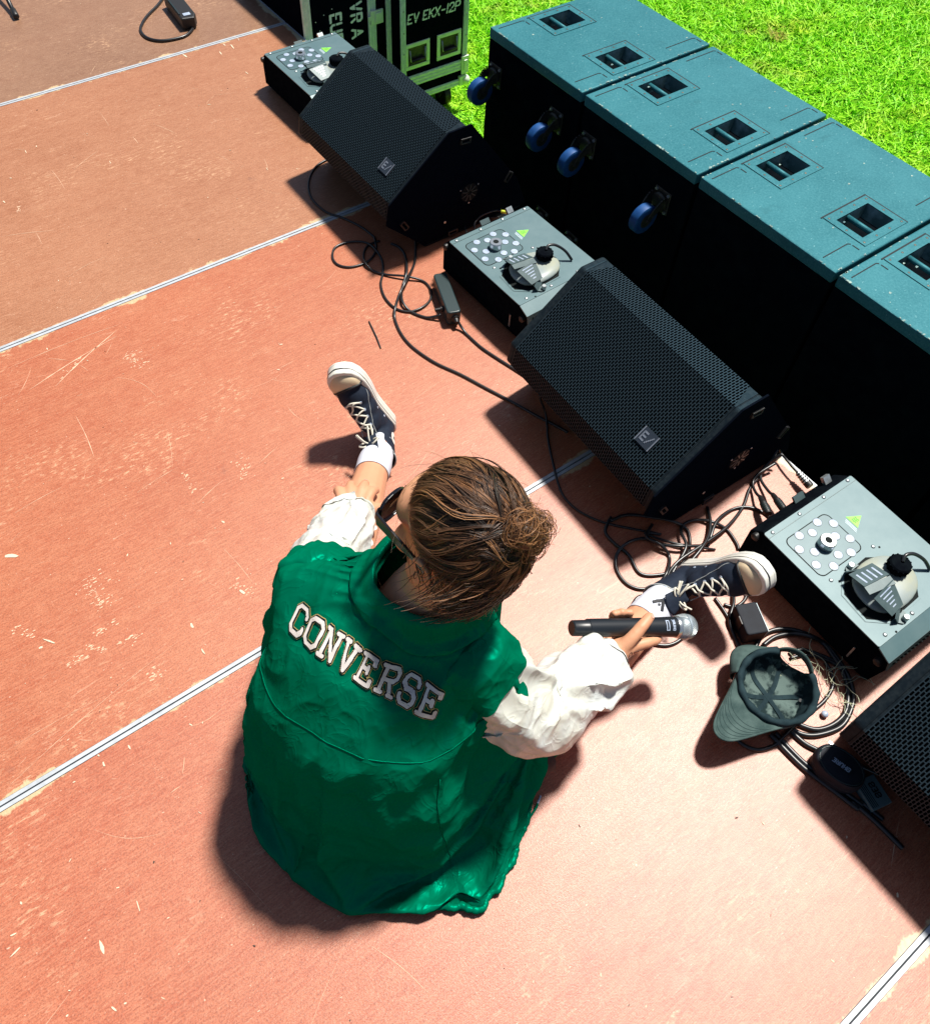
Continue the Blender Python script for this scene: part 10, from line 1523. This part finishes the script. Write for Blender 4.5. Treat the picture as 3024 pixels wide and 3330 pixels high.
# ---------------- shoes
def make_shoe(S_, med, name_lab, bow_seed, patch):
    """med: +1 when the medial side is local +x"""
    t = empty('shoe'); t.parent = person; t.matrix_parent_inverse = Matrix.Identity(4); t.matrix_local = Matrix.Translation(-PC) @ S_ @ Matrix.Diagonal((.93, .98, 1, 1))
    # sole outline
    def out(y):   # half width left/right along y 0..0.287
        w = np.interp(y, [0,.01,.03,.08,.13,.18,.21,.24,.265,.28,.287], [.010,.024,.033,.035,.0365,.0465,.0485,.0455,.0370,.022,.004])
        sh = np.interp(y, [0,.1,.2,.287], [0,0,.004,.010])*med
        return w, sh
    ys = np.concatenate([np.linspace(0,.03,8), np.linspace(.04,.24,16), np.linspace(.25,.287,10)])
    right = [(out(y)[1]+out(y)[0], y) for y in ys]; left = [(out(y)[1]-out(y)[0], y) for y in ys[::-1]]
    poly = right + left[1:-1] if False else right + left
    def sole(z0, z1, g):
        mb = MB(); cx = 0; n = len(poly)
        P0 = [(x*(1+g) , (y-.14)*(1+g*.35)+.14) for x, y in poly]
        zt = lambda y: z1 + (.011 if z1 > .03 else 0)*max(0,(y-.19)/.097)**1.3
        mb.add([(x,y,z0 + .012*max(0,(y-.2)/.087)**2) for x,y in P0] + [(x,y,zt(y) + .006*max(0,(y-.2)/.087)**2) for x,y in P0], [(i,(i+1)%n,n+(i+1)%n,n+i) for i in range(n)] + [tuple(range(n-1,-1,-1)), tuple(range(n,2*n))]); return mb
    sole(0, .034, .030).build('sole', M['sole'], t, smooth=50, bevel=.003, seg=2)
    sole(.0250, .0272, .044).build('sole_stripe', M['ink'], t, smooth=50)
    sole(.001, .012, .040).build('toe_bumper', M['sole'], t, smooth=50)
    # canvas upper
    mb = MB()
    chain(mb, [((0,.046,.040),.034),((0,.050,.085),.037),((0,.052,.125),.040),((0,.050,.150),.041)], 18)
    for (y, z, a, b, c) in ((.045,.035,.033,.040,.034),(.09,.042,.034,.05,.045),(.115,.052,.034,.045,.050),(.145,.044,.039,.05,.043),(.185,.038,.044,.05,.036),(.220,.033,.042,.045,.026),(.245,.031,.036,.036,.021)):
        mb.sphere((.003*med*(y/.2), y, z), (a, b, c), 20, 12)
    me = remeshed(mb, .0036, 6, .5); me.materials.clear(); me.materials.append(M['canvas'])
    bm = bmesh.new(); bm.from_mesh(me); bmesh.ops.bisect_plane(bm, geom=bm.verts[:]+bm.edges[:]+bm.faces[:], plane_co=(0,0,.012), plane_no=(0,0,-1), clear_outer=True)
    bmesh.ops.bisect_plane(bm, geom=bm.verts[:]+bm.edges[:]+bm.faces[:], plane_co=(0,.05,.148), plane_no=(0,.35,1), clear_outer=True); bm.to_mesh(me); bm.free()
    up = bpy.data.objects.new('upper', me); link(up); up.parent = t
    BVs = BVHTree.FromPolygons([v.co.copy() for v in me.vertices], [tuple(p.vertices) for p in me.polygons])
    def on(p, off=.001):
        l, n, i, d = BVs.find_nearest(Vector(p)); return l + n*off
    # toe cap
    tc = MB(); nT = 22; vs_ = []
    for j in range(9):
        q = j/8
        for i in range(nT+1):
            s_ = -1 + 2*i/nT; yb = .224 + .012*(1-s_*s_); yy = yb + (.281-yb)*q*(1-.25*s_*s_); xx = s_*(.043*(1-q**3*.55)) + .006*med
            zz = .036 + .021*(1-s_*s_)**.5*(1-q**2.2) if abs(s_) < 1 else .034
            vs_.append((xx, yy, zz + .002 + .006*q))
    tc.add(vs_, [(j*(nT+1)+i, j*(nT+1)+i+1, (j+1)*(nT+1)+i+1, (j+1)*(nT+1)+i) for j in range(8) for i in range(nT)])
    tc.build('toe_cap', M['toe'], t, smooth=True)
    rim = MB().tube([Vector(vs_[i]) + Vector((0,-.001,.001)) for i in range(nT+1)], .0026, 6); rim.build('toe_rim', M['ink'], t, smooth=True)
    # tongue
    tg = MB(); vs_ = []
    for j in range(10):
        q = j/9; y = .112 - .012*q; z = .118 + .058*q; w = .019 + .009*q
        for i in range(9): s_ = -1+2*i/8; vs_.append((s_*w, y - .004*s_*s_ + (.010*q*q), z - .010*s_*s_))
    tg.add(vs_, [(j*9+i, j*9+i+1, (j+1)*9+i+1, (j+1)*9+i) for j in range(9) for i in range(8)]); to = tg.build('tongue', M['canvas'], t, smooth=True); to.modifiers.new('s','SOLIDIFY').thickness = .003
    # eyelets and laces
    rows_ = 7; ey = []
    for k in range(rows_):
        q = k/(rows_-1); y = .186 - .100*q**.92; z = .066 + .088*q**1.15
        ey.append([on((sx*(.0215 + .004*q), y - .006*q, z), .0008) for sx in (-1, 1)])
    for k in range(rows_):
        for sd in (0, 1):
            p = ey[k][sd]; l, n, i, d = BVs.find_nearest(p); MB().lathe(p, n, [(0,.0042),(.0012,.0040),(.0014,.0022)], 12).build('eyelet', M['lens'], t)
    for k in range(rows_-1):
        for sd in (0, 1):
            a, b = ey[k][sd], ey[k+1][1-sd]; mid = (a+b)/2; l, n, i, d = BVs.find_nearest(mid); up_ = Vector((0,.45,.9)).normalized()
            c_ = on(mid + up_*.04, .0035 + .0022*sd); 
            MB().tube(catmull([a, on(a.lerp(c_, .5)+up_*.02, .0032), c_, on(b.lerp(c_, .5)+up_*.02, .0032), b], 3), .0024, 6).build('lace', M['lace'], t, smooth=True)
    a, b = ey[0]; MB().tube(catmull([a, on((a+b)/2 + Vector((0,.02,.04)), .003), b], 4), .0024, 6).build('lace', M['lace'], t, smooth=True)
    kn = on((ey[-2][0]+ey[-2][1])/2 + Vector((0,.04,.05)), .008); rb = random.Random(bow_seed)
    MB().sphere(kn, (.007,.006,.006), 10, 8).build('knot', M['lace'], t, smooth=True)
    for (dx, dy, dz) in ((-.030,.010,.004),(.030,.012,.0),):
        e = kn + Vector((dx,dy,dz)); side = Vector((0,.4,.9))
        MB().tube(catmull([kn, kn.lerp(e,.5)+side*.010, e, kn.lerp(e,.5)-side*.006+Vector((0,.004,0)), kn], 6), .0024, 6).build('lace_loop', M['lace'], t, smooth=True)
    for k in range(4):
        d = Vector((rb.uniform(-1,1), rb.uniform(.1,.9), rb.uniform(-.5,.4))).normalized()
        MB().tube(catmull([kn, kn+d*.016+Vector((0,.004,.004)), kn+d*.040+Vector((0,.003,-.008))], 5), .0022, 6).build('lace_end', M['lace'], t, smooth=True)
    # stitching and vents, ankle patch on the inner side
    for side in (-1, 1):
        for off_ in (0, .0035):
            pts = [on((side*.05, .196-.006*i - off_, .040+.0052*i + .0002*i*i + off_*.6), .0006) for i in range(20)]
            MB().tube(pts, .0006, 4).build('stitching', M['stitch'], t)
        if side == med:
            for y in (.118, .088):
                p = on((side*.06, y, .048), .0004); l, n, i, d = BVs.find_nearest(p); MB().lathe(p, n, [(0,.0034),(.001,.0032),(.0012,.0016)], 12).build('vent_eyelet', M['lens'], t)
    if patch:
        c0 = Vector((med*.06, .040, .090)); pm = MB(); ring_ = [on(c0 + Vector((0, .020*math.cos(a), .020*math.sin(a))), .0014) for a in np.linspace(0, 2*math.pi, 28, endpoint=False)]
        cen = on(c0, .0018); pm.add([cen]+ring_, [(0, 1+i, 1+(i+1)%28) for i in range(28)]); po = pm.build('ankle_patch', M['sole'], t, smooth=True)
        sp = []; 
        for k in range(10):
            a = math.pi/2 + k*math.pi/5; r_ = .0085 if k % 2 == 0 else .0036; sp.append(on(c0 + Vector((0, r_*math.cos(a), r_*math.sin(a))), .0024))
        cen = on(c0, .0026); MB().add([cen]+sp, [(0, 1+i, 1+(i+1)%10) for i in range(10)]).build('star', M['ink'], po)
    # collar edge
    ce = [on((.05*math.cos(a), .05+.05*math.sin(a), .144 - .016*math.sin(a)), .001) for a in np.linspace(0, 2*math.pi, 33)]
    MB().tube(ce, .0022, 6).build('collar_edge', M['stitch'], t, smooth=True)
    return t
make_shoe(SL, 1, '', 3, True)
make_shoe(SR, -1, '', 4, False)
# ---------------- socks
def sock(ank, kne, S_, mark):
    d = (kne - ank).normalized(); lo = S_ @ Vector((0, .052, .09)); pts = [lo, ank + d*.03, ank + d*.075, ank + d*.122]
    P_ = catmull(pts, 10); k = len(P_); mb = MB(); vs_ = []
    T = [(P_[min(i+1,k-1)]-P_[max(i-1,0)]).normalized() for i in range(k)]; u = T[0].orthogonal().normalized()
    for i in range(k):
        u = (u - T[i]*u.dot(T[i])).normalized(); w = T[i].cross(u); q = i/(k-1)
        rr = .030 + .013*min(1,q*1.7) + .0016*math.sin(q*19)*(1-q)
        for j in range(48):
            a = 2*math.pi*j/48; r_ = rr + .0010*math.sin(a*24)*(q > .45) + noise.noise(Vector((math.cos(a)*2, math.sin(a)*2, q*6)))*.003*(1-q)
            vs_.append(P_[i] + (u*math.cos(a)+w*math.sin(a))*r_)
    mb.add(vs_, [(i*48+j, i*48+(j+1)%48, (i+1)*48+(j+1)%48, (i+1)*48+j) for i in range(k-1) for j in range(48)])
    o = P2(mb.build('sock', M['sock'], None, smooth=True, merge=False)); o.modifiers.new('s','SOLIDIFY').thickness = .002
    bv = BVHTree.FromPolygons([Vector(p) for p in mb.v], mb.f)
    if mark:
        C0 = ank + d*.085; cdir = (cam.matrix_world.translation - C0); cdir = (cdir - d*cdir.dot(d)).normalized(); sd = d.cross(cdir)
        c0 = C0 + cdir*.05
        def q(a, b): l, n, i, dd = bv.find_nearest(c0 + d*a + sd*b); return l + (l-C0).normalized()*.0016
        mk = MB()
        for (p0, p1) in (((.010,.016),(-.014,.0)), ((-.014,.0),(.010,-.016))):
            a0 = Vector(p0); a1 = Vector(p1); e = (a1-a0).normalized(); nn = Vector((-e.y,e.x))*.0042; n = 8
            for i in range(n):
                s0 = a0.lerp(a1,i/n); s1 = a0.lerp(a1,(i+1)/n); mk.add([q(*(s0-nn)),q(*(s1-nn)),q(*(s1+nn)),q(*(s0+nn))],[(0,1,2,3)])
        st5 = [Vector((.004+r_*math.cos(a), r_*math.sin(a))) for k_, (r_, a) in enumerate([((.0055 if k_%2==0 else .0023), k_*math.pi/5) for k_ in range(10)])]
        mk.add([q(.004,0)]+[q(*p) for p in st5], [(0,1+i,1+(i+1)%10) for i in range(10)])
        mo = mk.build('sock_mark', M['ink'], None, merge=False); mo.parent = o
    return o
sock(ankL, kneL, SL, False); sock(ankR, kneR, SR, True)

# ---------------- hair
HCc = Vector((0, -.014, .034)); HRr = Vector((.080, .100, .089))
BUN = Vector((.008, -.084, .070)); bun_d = (BUN - HCc); bun_d = Vector((bun_d.x/HRr.x, bun_d.y/HRr.y, bun_d.z/HRr.z)).normalized()
def hp(d, lift=0): d = d.normalized(); return HCc + Vector((d.x*HRr.x, d.y*HRr.y, d.z*HRr.z))*(1+lift)
def hairline(az):   # lowest elevation (unit-sphere z) of hair at azimuth az (0 = face, pi = back)
    a = abs((az + math.pi) % (2*math.pi) - math.pi)
    return np.interp(a, [0,.6,1.0,1.35,1.6,1.9,2.3,3.2], [.60,.50,.30,-.10,-.38,-.55,-.86,-.98])
capm = MB(); nA, nE = 96, 44; vs_ = []
for j in range(nE+1):
    for i in range(nA):
        az = 2*math.pi*i/nA; lo = hairline(az); z = lo + (1-lo)*(j/nE)**.8; rr = math.sqrt(max(0,1-z*z)); d = Vector((math.sin(az)*rr, math.cos(az)*rr, z))
        sl = noise.noise(Vector((az*14 + z*4, z*2.2, 1)))*.020; vs_.append(HD(*hp(d, -.012 + sl + (-.05 if j == 0 else 0))))
capm.add(vs_, [(j*nA+i, j*nA+(i+1)%nA, (j+1)*nA+(i+1)%nA, (j+1)*nA+i) for j in range(nE) for i in range(nA)])
P2(capm.build('hair', M['hair'], None, smooth=True, merge=False))
rh = random.Random(21)
groups = {'hair': MB(), 'hair_light': MB(), 'hair_dark': MB()}
def strand(pts, r, key, n=4):
    k = len(pts); groups[key].tube(pts, [r*(.35+.65*min(1, 3*min((i+.3)/k, 1-(i/k)))) for i in range(k)], n, cap=False)
for s_i in range(1150):
    az = rh.uniform(-math.pi, math.pi); lo = hairline(az); t0 = rh.random()**1.3
    z = lo + (.97-lo)*t0*.92; rr = math.sqrt(max(0,1-z*z)); d0 = Vector((math.sin(az)*rr, math.cos(az)*rr, z))
    d1 = (bun_d + Vector((rh.gauss(0,.16), rh.gauss(0,.08), rh.gauss(0,.16)))).normalized(); q0 = d0.angle(d1)
    if q0 < .2: continue
    lift = .004 + abs(rh.gauss(0,.042)); ph = rh.uniform(0,9); amp = rh.uniform(.03,.20); fr_ = rh.uniform(3,7); L = rh.uniform(.5,1.0); n = 12
    ax = d0.cross(d1).normalized(); tone = rh.random(); th_ = rh.uniform(.7,1.5)
    for m_i in range(rh.randint(5,11)):
        jx = Vector((rh.gauss(0,.022), rh.gauss(0,.022), rh.gauss(0,.022))); jl = lift + abs(rh.gauss(0,.008)); ja = amp*rh.uniform(.75,1.25); pts = []; s0_ = rh.uniform(0,.12)
        for i in range(n):
            t = s0_ + i/(n-1)*(L-s0_); d = d0.copy(); d.rotate(Matrix.Rotation(q0*t, 3, ax)); d = (d + jx*(1-.5*t) + ax*ja*math.sin(t*fr_+ph)*math.sin(math.pi*min(1,t*1.1))).normalized()
            pts.append(HD(*hp(d, jl*(.35+math.sin(math.pi*t)))))
        tn = tone + rh.gauss(0,.18); key = 'hair_light' if tn > .86 else ('hair_dark' if tn < .25 else 'hair')
        strand(pts, rh.uniform(.0003,.0006)*th_, key, 3)
# nape hair: a loose mass falling over the collar, swept towards the left
for s_i in range(2200):
    az = math.pi + rh.gauss(-.10, .62); z = rh.uniform(-.9, .25); rr = math.sqrt(max(0,1-z*z)); d0 = Vector((math.sin(az)*rr, math.cos(az)*rr, z)); p = Vector(hp(d0, rh.uniform(.0,.05))); pts = []
    L = rh.uniform(.05,.105); n = 11; sw = rh.gauss(-.22,.45); wv = rh.uniform(0,6.3)
    out = Vector((d0.x, d0.y, 0)); out = out.normalized() if out.length > .01 else Vector((0,-1,0))
    v = (Vector((sw*.2, 0, -1)) + out*.25).normalized()
    for i in range(n):
        pts.append(HD(*p)); t = i/n
        v = (v + Vector((sw*.20 + .10*math.sin(wv+t*6), .05, .02)) - out*.07 + Vector((0,0,.10*t))).normalized(); p = p + v*(L/n)
        lim = .058 + .02*max(0, (p.z+.06)/.1)
        if math.hypot(p.x, p.y+.02) < lim: q_ = lim/max(math.hypot(p.x, p.y+.02),1e-4); p.x *= q_; p.y = (p.y+.02)*q_-.02
    k_ = rh.random(); strand(pts, rh.uniform(.0003,.0007), 'hair_dark' if k_ < .58 else ('hair' if k_ < .93 else 'hair_light'))
# strands hanging by the ears
for sx in (-1, 1):
    for s_i in range(12):
        p = Vector((sx*(.074+rh.gauss(0,.004)), .010+rh.gauss(0,.018), .010+rh.gauss(0,.012))); v = Vector((sx*.15, -.25+rh.gauss(0,.3), -1)).normalized(); pts = []; L = rh.uniform(.03,.075)
        for i in range(8): pts.append(HD(*p)); v = (v+Vector((rh.gauss(0,.06), -.05, 0))).normalized(); p = p+v*(L/8)
        strand(pts, rh.uniform(.0004,.0008), 'hair' if rh.random() < .7 else 'hair_light')
# flyaways
for s_i in range(70):
    az = rh.uniform(-math.pi, math.pi); z = rh.uniform(-.3,.95); rr = math.sqrt(max(0,1-z*z)); d0 = Vector((math.sin(az)*rr, math.cos(az)*rr, z)); p = Vector(hp(d0, .02)); t_ = d0.cross(Vector((rh.gauss(0,1),rh.gauss(0,1),rh.gauss(0,1)))).normalized(); v = (t_ + d0*.35).normalized(); pts = []; L = rh.uniform(.03,.08)
    for i in range(9): pts.append(HD(*p)); v = (v - d0*.10 + Vector((rh.gauss(0,.1),rh.gauss(0,.1),rh.gauss(0,.1)))).normalized(); p = p+v*(L/9)
    strand(pts, rh.uniform(.0002,.00032), 'hair_light' if rh.random() < .5 else 'hair', 3)
for k_, g_ in groups.items():
    o = P2(g_.build('hair_strands', M[k_], None, smooth=True, merge=False)); tag(o, kind='stuff')
# bun
bn = MB(); bl = MB(); BC = BUN + bun_d*.030; LOBES = [Vector((rh.gauss(0,.013), rh.gauss(0,.009), rh.gauss(0,.013))) for _ in range(6)]
bn.sphere(HD(*BC), (.022,.019,.022), 20, 14, mat=HM3)
for s_i in range(1300):
    ax = Vector((rh.gauss(0,1),rh.gauss(0,1),rh.gauss(0,1))).normalized(); u = ax.orthogonal().normalized(); w = ax.cross(u); r0 = rh.uniform(.009,.028); a0 = rh.uniform(0,6.28); span = rh.uniform(1.2,3.6); off = ax*rh.gauss(0,.007) + rh.choice(LOBES); pts = []; n = 12; fz = rh.random() < .16
    for i in range(n):
        a = a0 + span*i/(n-1); r_ = r0*(1+.10*math.sin(a*3+a0)) + (.012*(i/n)**2 if fz else 0); q = (u*math.cos(a)+w*math.sin(a))*r_ + off; pts.append(HD(*(BC + Vector((q.x*1.05,q.y*.9,q.z)))))
    r_ = rh.uniform(.0003,.0007)*(.6 if fz else 1); k = len(pts); (bl if rh.random() < .62 else bn).tube(pts, [r_*(.4+.6*min(1,3*min((i+.4)/k,1-i/k))) for i in range(k)], 3, cap=False)
bo = P2(bn.build('hair_bun', M['hair'], None, smooth=True, merge=False)); o = P2(bl.build('bun_strands', M['hair_light'], None, smooth=True, merge=False)); tag(o, kind='stuff')
P2(MB().tube([HD(*(BUN - bun_d*.004 + Vector((.020*math.cos(a), 0, .020*math.sin(a))) )) for a in np.linspace(0, 2*math.pi, 25)], .004, 8).build('hair_tie', M['hair_dark'], None, smooth=True))

# ---------------- sunglasses (worn)
sg = empty('sunglasses', HD(0, .1, 0), 0, 'black sunglasses with wide temples worn by the seated person', 'sunglasses'); sgl = Vector(sg.location)
def P3(o): o.parent = sg; o.location = -sgl; return o
def lens_outline(cx, s=1.0, n=24):
    out = []
    for k in range(n):
        a = 2*math.pi*k/n; out.append((cx + .0265*s*math.copysign(abs(math.cos(a))**.75, math.cos(a)), .004 + .0205*s*math.copysign(abs(math.sin(a))**.75, math.sin(a))))
    return out
curve = lambda x: .112 - 2.2*x*x
for cx in (-.034, .034):
    o_, i_ = lens_outline(cx, 1.16), lens_outline(cx, .98); fm = MB(); n = 24
    V0 = [HD(x, curve(x)+.003, z) for x, z in o_] + [HD(x, curve(x)+.003, z) for x, z in i_] + [HD(x, curve(x)-.003, z) for x, z in o_] + [HD(x, curve(x)-.003, z) for x, z in i_]
    fs = []
    for i in range(n):
        j = (i+1)%n; fs += [(i,j,n+j,n+i), (2*n+j,2*n+i,3*n+i,3*n+j), (i,2*n+i,2*n+j,j), (n+i,n+j,3*n+j,3*n+i)]
    P3(fm.add(V0, fs).build('frame', M['glass_frame'], None, bevel=.0008))
    P3(MB().add([HD(x, curve(x), z) for x, z in i_], [tuple(range(n))]).build('lens', M['glass_lens'], None))
P3(MB().tube([HD(-.006, .114, .010), HD(0, .117, .012), HD(.006, .114, .010)], .0032, 8).build('bridge', M['glass_frame'], None, smooth=True))
for s_ in (-1, 1):
    tm = MB(); prof = [(.0645, .104, .012, .0125), (.0740, .098, .012, .0120), (.0775, .060, .010, .0095), (.0790, .015, .004, .0060), (.0790, -.012, -.006, .0045)]; vs_ = []
    for (x, y, z, h) in prof:
        for (dx, dz) in ((.0022,h),(.0022,-h),(-.0022,-h),(-.0022,h)): vs_.append(HD(s_*(x+dx), y, z+dz))
    tm.add(vs_, [(k*4+i, k*4+(i+1)%4, (k+1)*4+(i+1)%4, (k+1)*4+i) for k in range(4) for i in range(4)] + [(0,1,2,3), (19,18,17,16)])
    P3(tm.build('temple', M['glass_frame'], None, bevel=.0008))

# ---------------- microphone
mic = empty('microphone', MT, 0, 'black handheld microphone with silver mesh head held over the right shin', 'microphone')
def P4(o): o.parent = mic; o.location = -MT; return o
ML = (MH - MT).length
P4(MB().lathe(MT, ma, [(0,.0135),(.002,.0155),(.034,.0158),(.036,.0172)], 28).build('base_cap', M['mic_body'], None, smooth=35))
P4(MB().lathe(MT + ma*.036, ma, [(0,.0180),(.03,.0182),(.090,.0186),(.130,.0192),(.1305,.0187),(.1325,.0187),(.133,.0192),(ML-.082+.02,.0205),(ML-.060+.016,.0210)], 28).build('handle', M['mic_body'], None, smooth=35))
P4(MB().lathe(MT + ma*(ML-.010), ma, [(0,.0215),(.003,.0228),(.007,.0228)], 28).build('collar_ring', M['chrome'], None, smooth=35))
hc = MT + ma*(ML+.016)
P4(MB().lathe(MT + ma*(ML-.003), ma, [(0,.0222),(.012,.0248),(.020,.0255),(.030,.0245),(.038,.020),(.043,.0125),(.0445,.004)], 32).build('mesh_head', M['mic_grille'], None, smooth=True))
wires = MB()
u_ = ma.orthogonal().normalized(); w_ = ma.cross(u_)
def hr_(t): return float(np.interp(t, [0,.012,.020,.030,.038,.043,.0445], [.0222,.0248,.0255,.0245,.020,.0125,.004]))
for k in range(44):
    for sgn in (-1, 1):
        pts = []
        for i in range(12):
            t = .001 + .0425*i/11; a = 2*math.pi*k/44 + sgn*t*26; r_ = hr_(t) + .0004; pts.append(MT + ma*(ML-.003+t) + (u_*math.cos(a)+w_*math.sin(a))*r_)
        wires.tube(pts, .00042, 3, cap=False)
wo = P4(wires.build('mesh_wires', M['steel'], None, merge=False)); tag(wo, kind='stuff')
P4(MB().lathe(MT + ma*(ML+.0135), ma, [(0,.0258),(.0008,.0268),(.0042,.0268),(.005,.0258)], 32).build('head_band', M['mic_grille'], None, smooth=35))
lb_ = MB()
def mcyl(t, ang, r_): return MT + ma*t + (mc*math.cos(ang) + (-mbv)*math.sin(ang))*r_
for (t0, t1, a0, a1) in ((ML-.042, ML-.040, -.30, .60), (ML-.036, ML-.034, -.30, .60), (ML-.042, ML-.034, .56, .66), (ML-.042, ML-.034, -.36, -.26)):
    n = 6
    for i in range(n):
        b0 = a0+(a1-a0)*i/n; b1 = a0+(a1-a0)*(i+1)/n; lb_.add([mcyl(t0,b0,.0216),mcyl(t1,b0,.0218),mcyl(t1,b1,.0218),mcyl(t0,b1,.0216)], [(0,1,2,3)])
text_mesh(lb_, 'SHURE', lambda u, v: mcyl(ML-.026+v, -.34+u/.0216, .0219), .0038, adv=1.25, bands=((.2,0),), cell=.12)
P4(tag(lb_.build('label_print', M['lens'], None), kind='stuff')); [P4(l_.build('letter', M['lens'], None)) for l_ in lb_.letters]
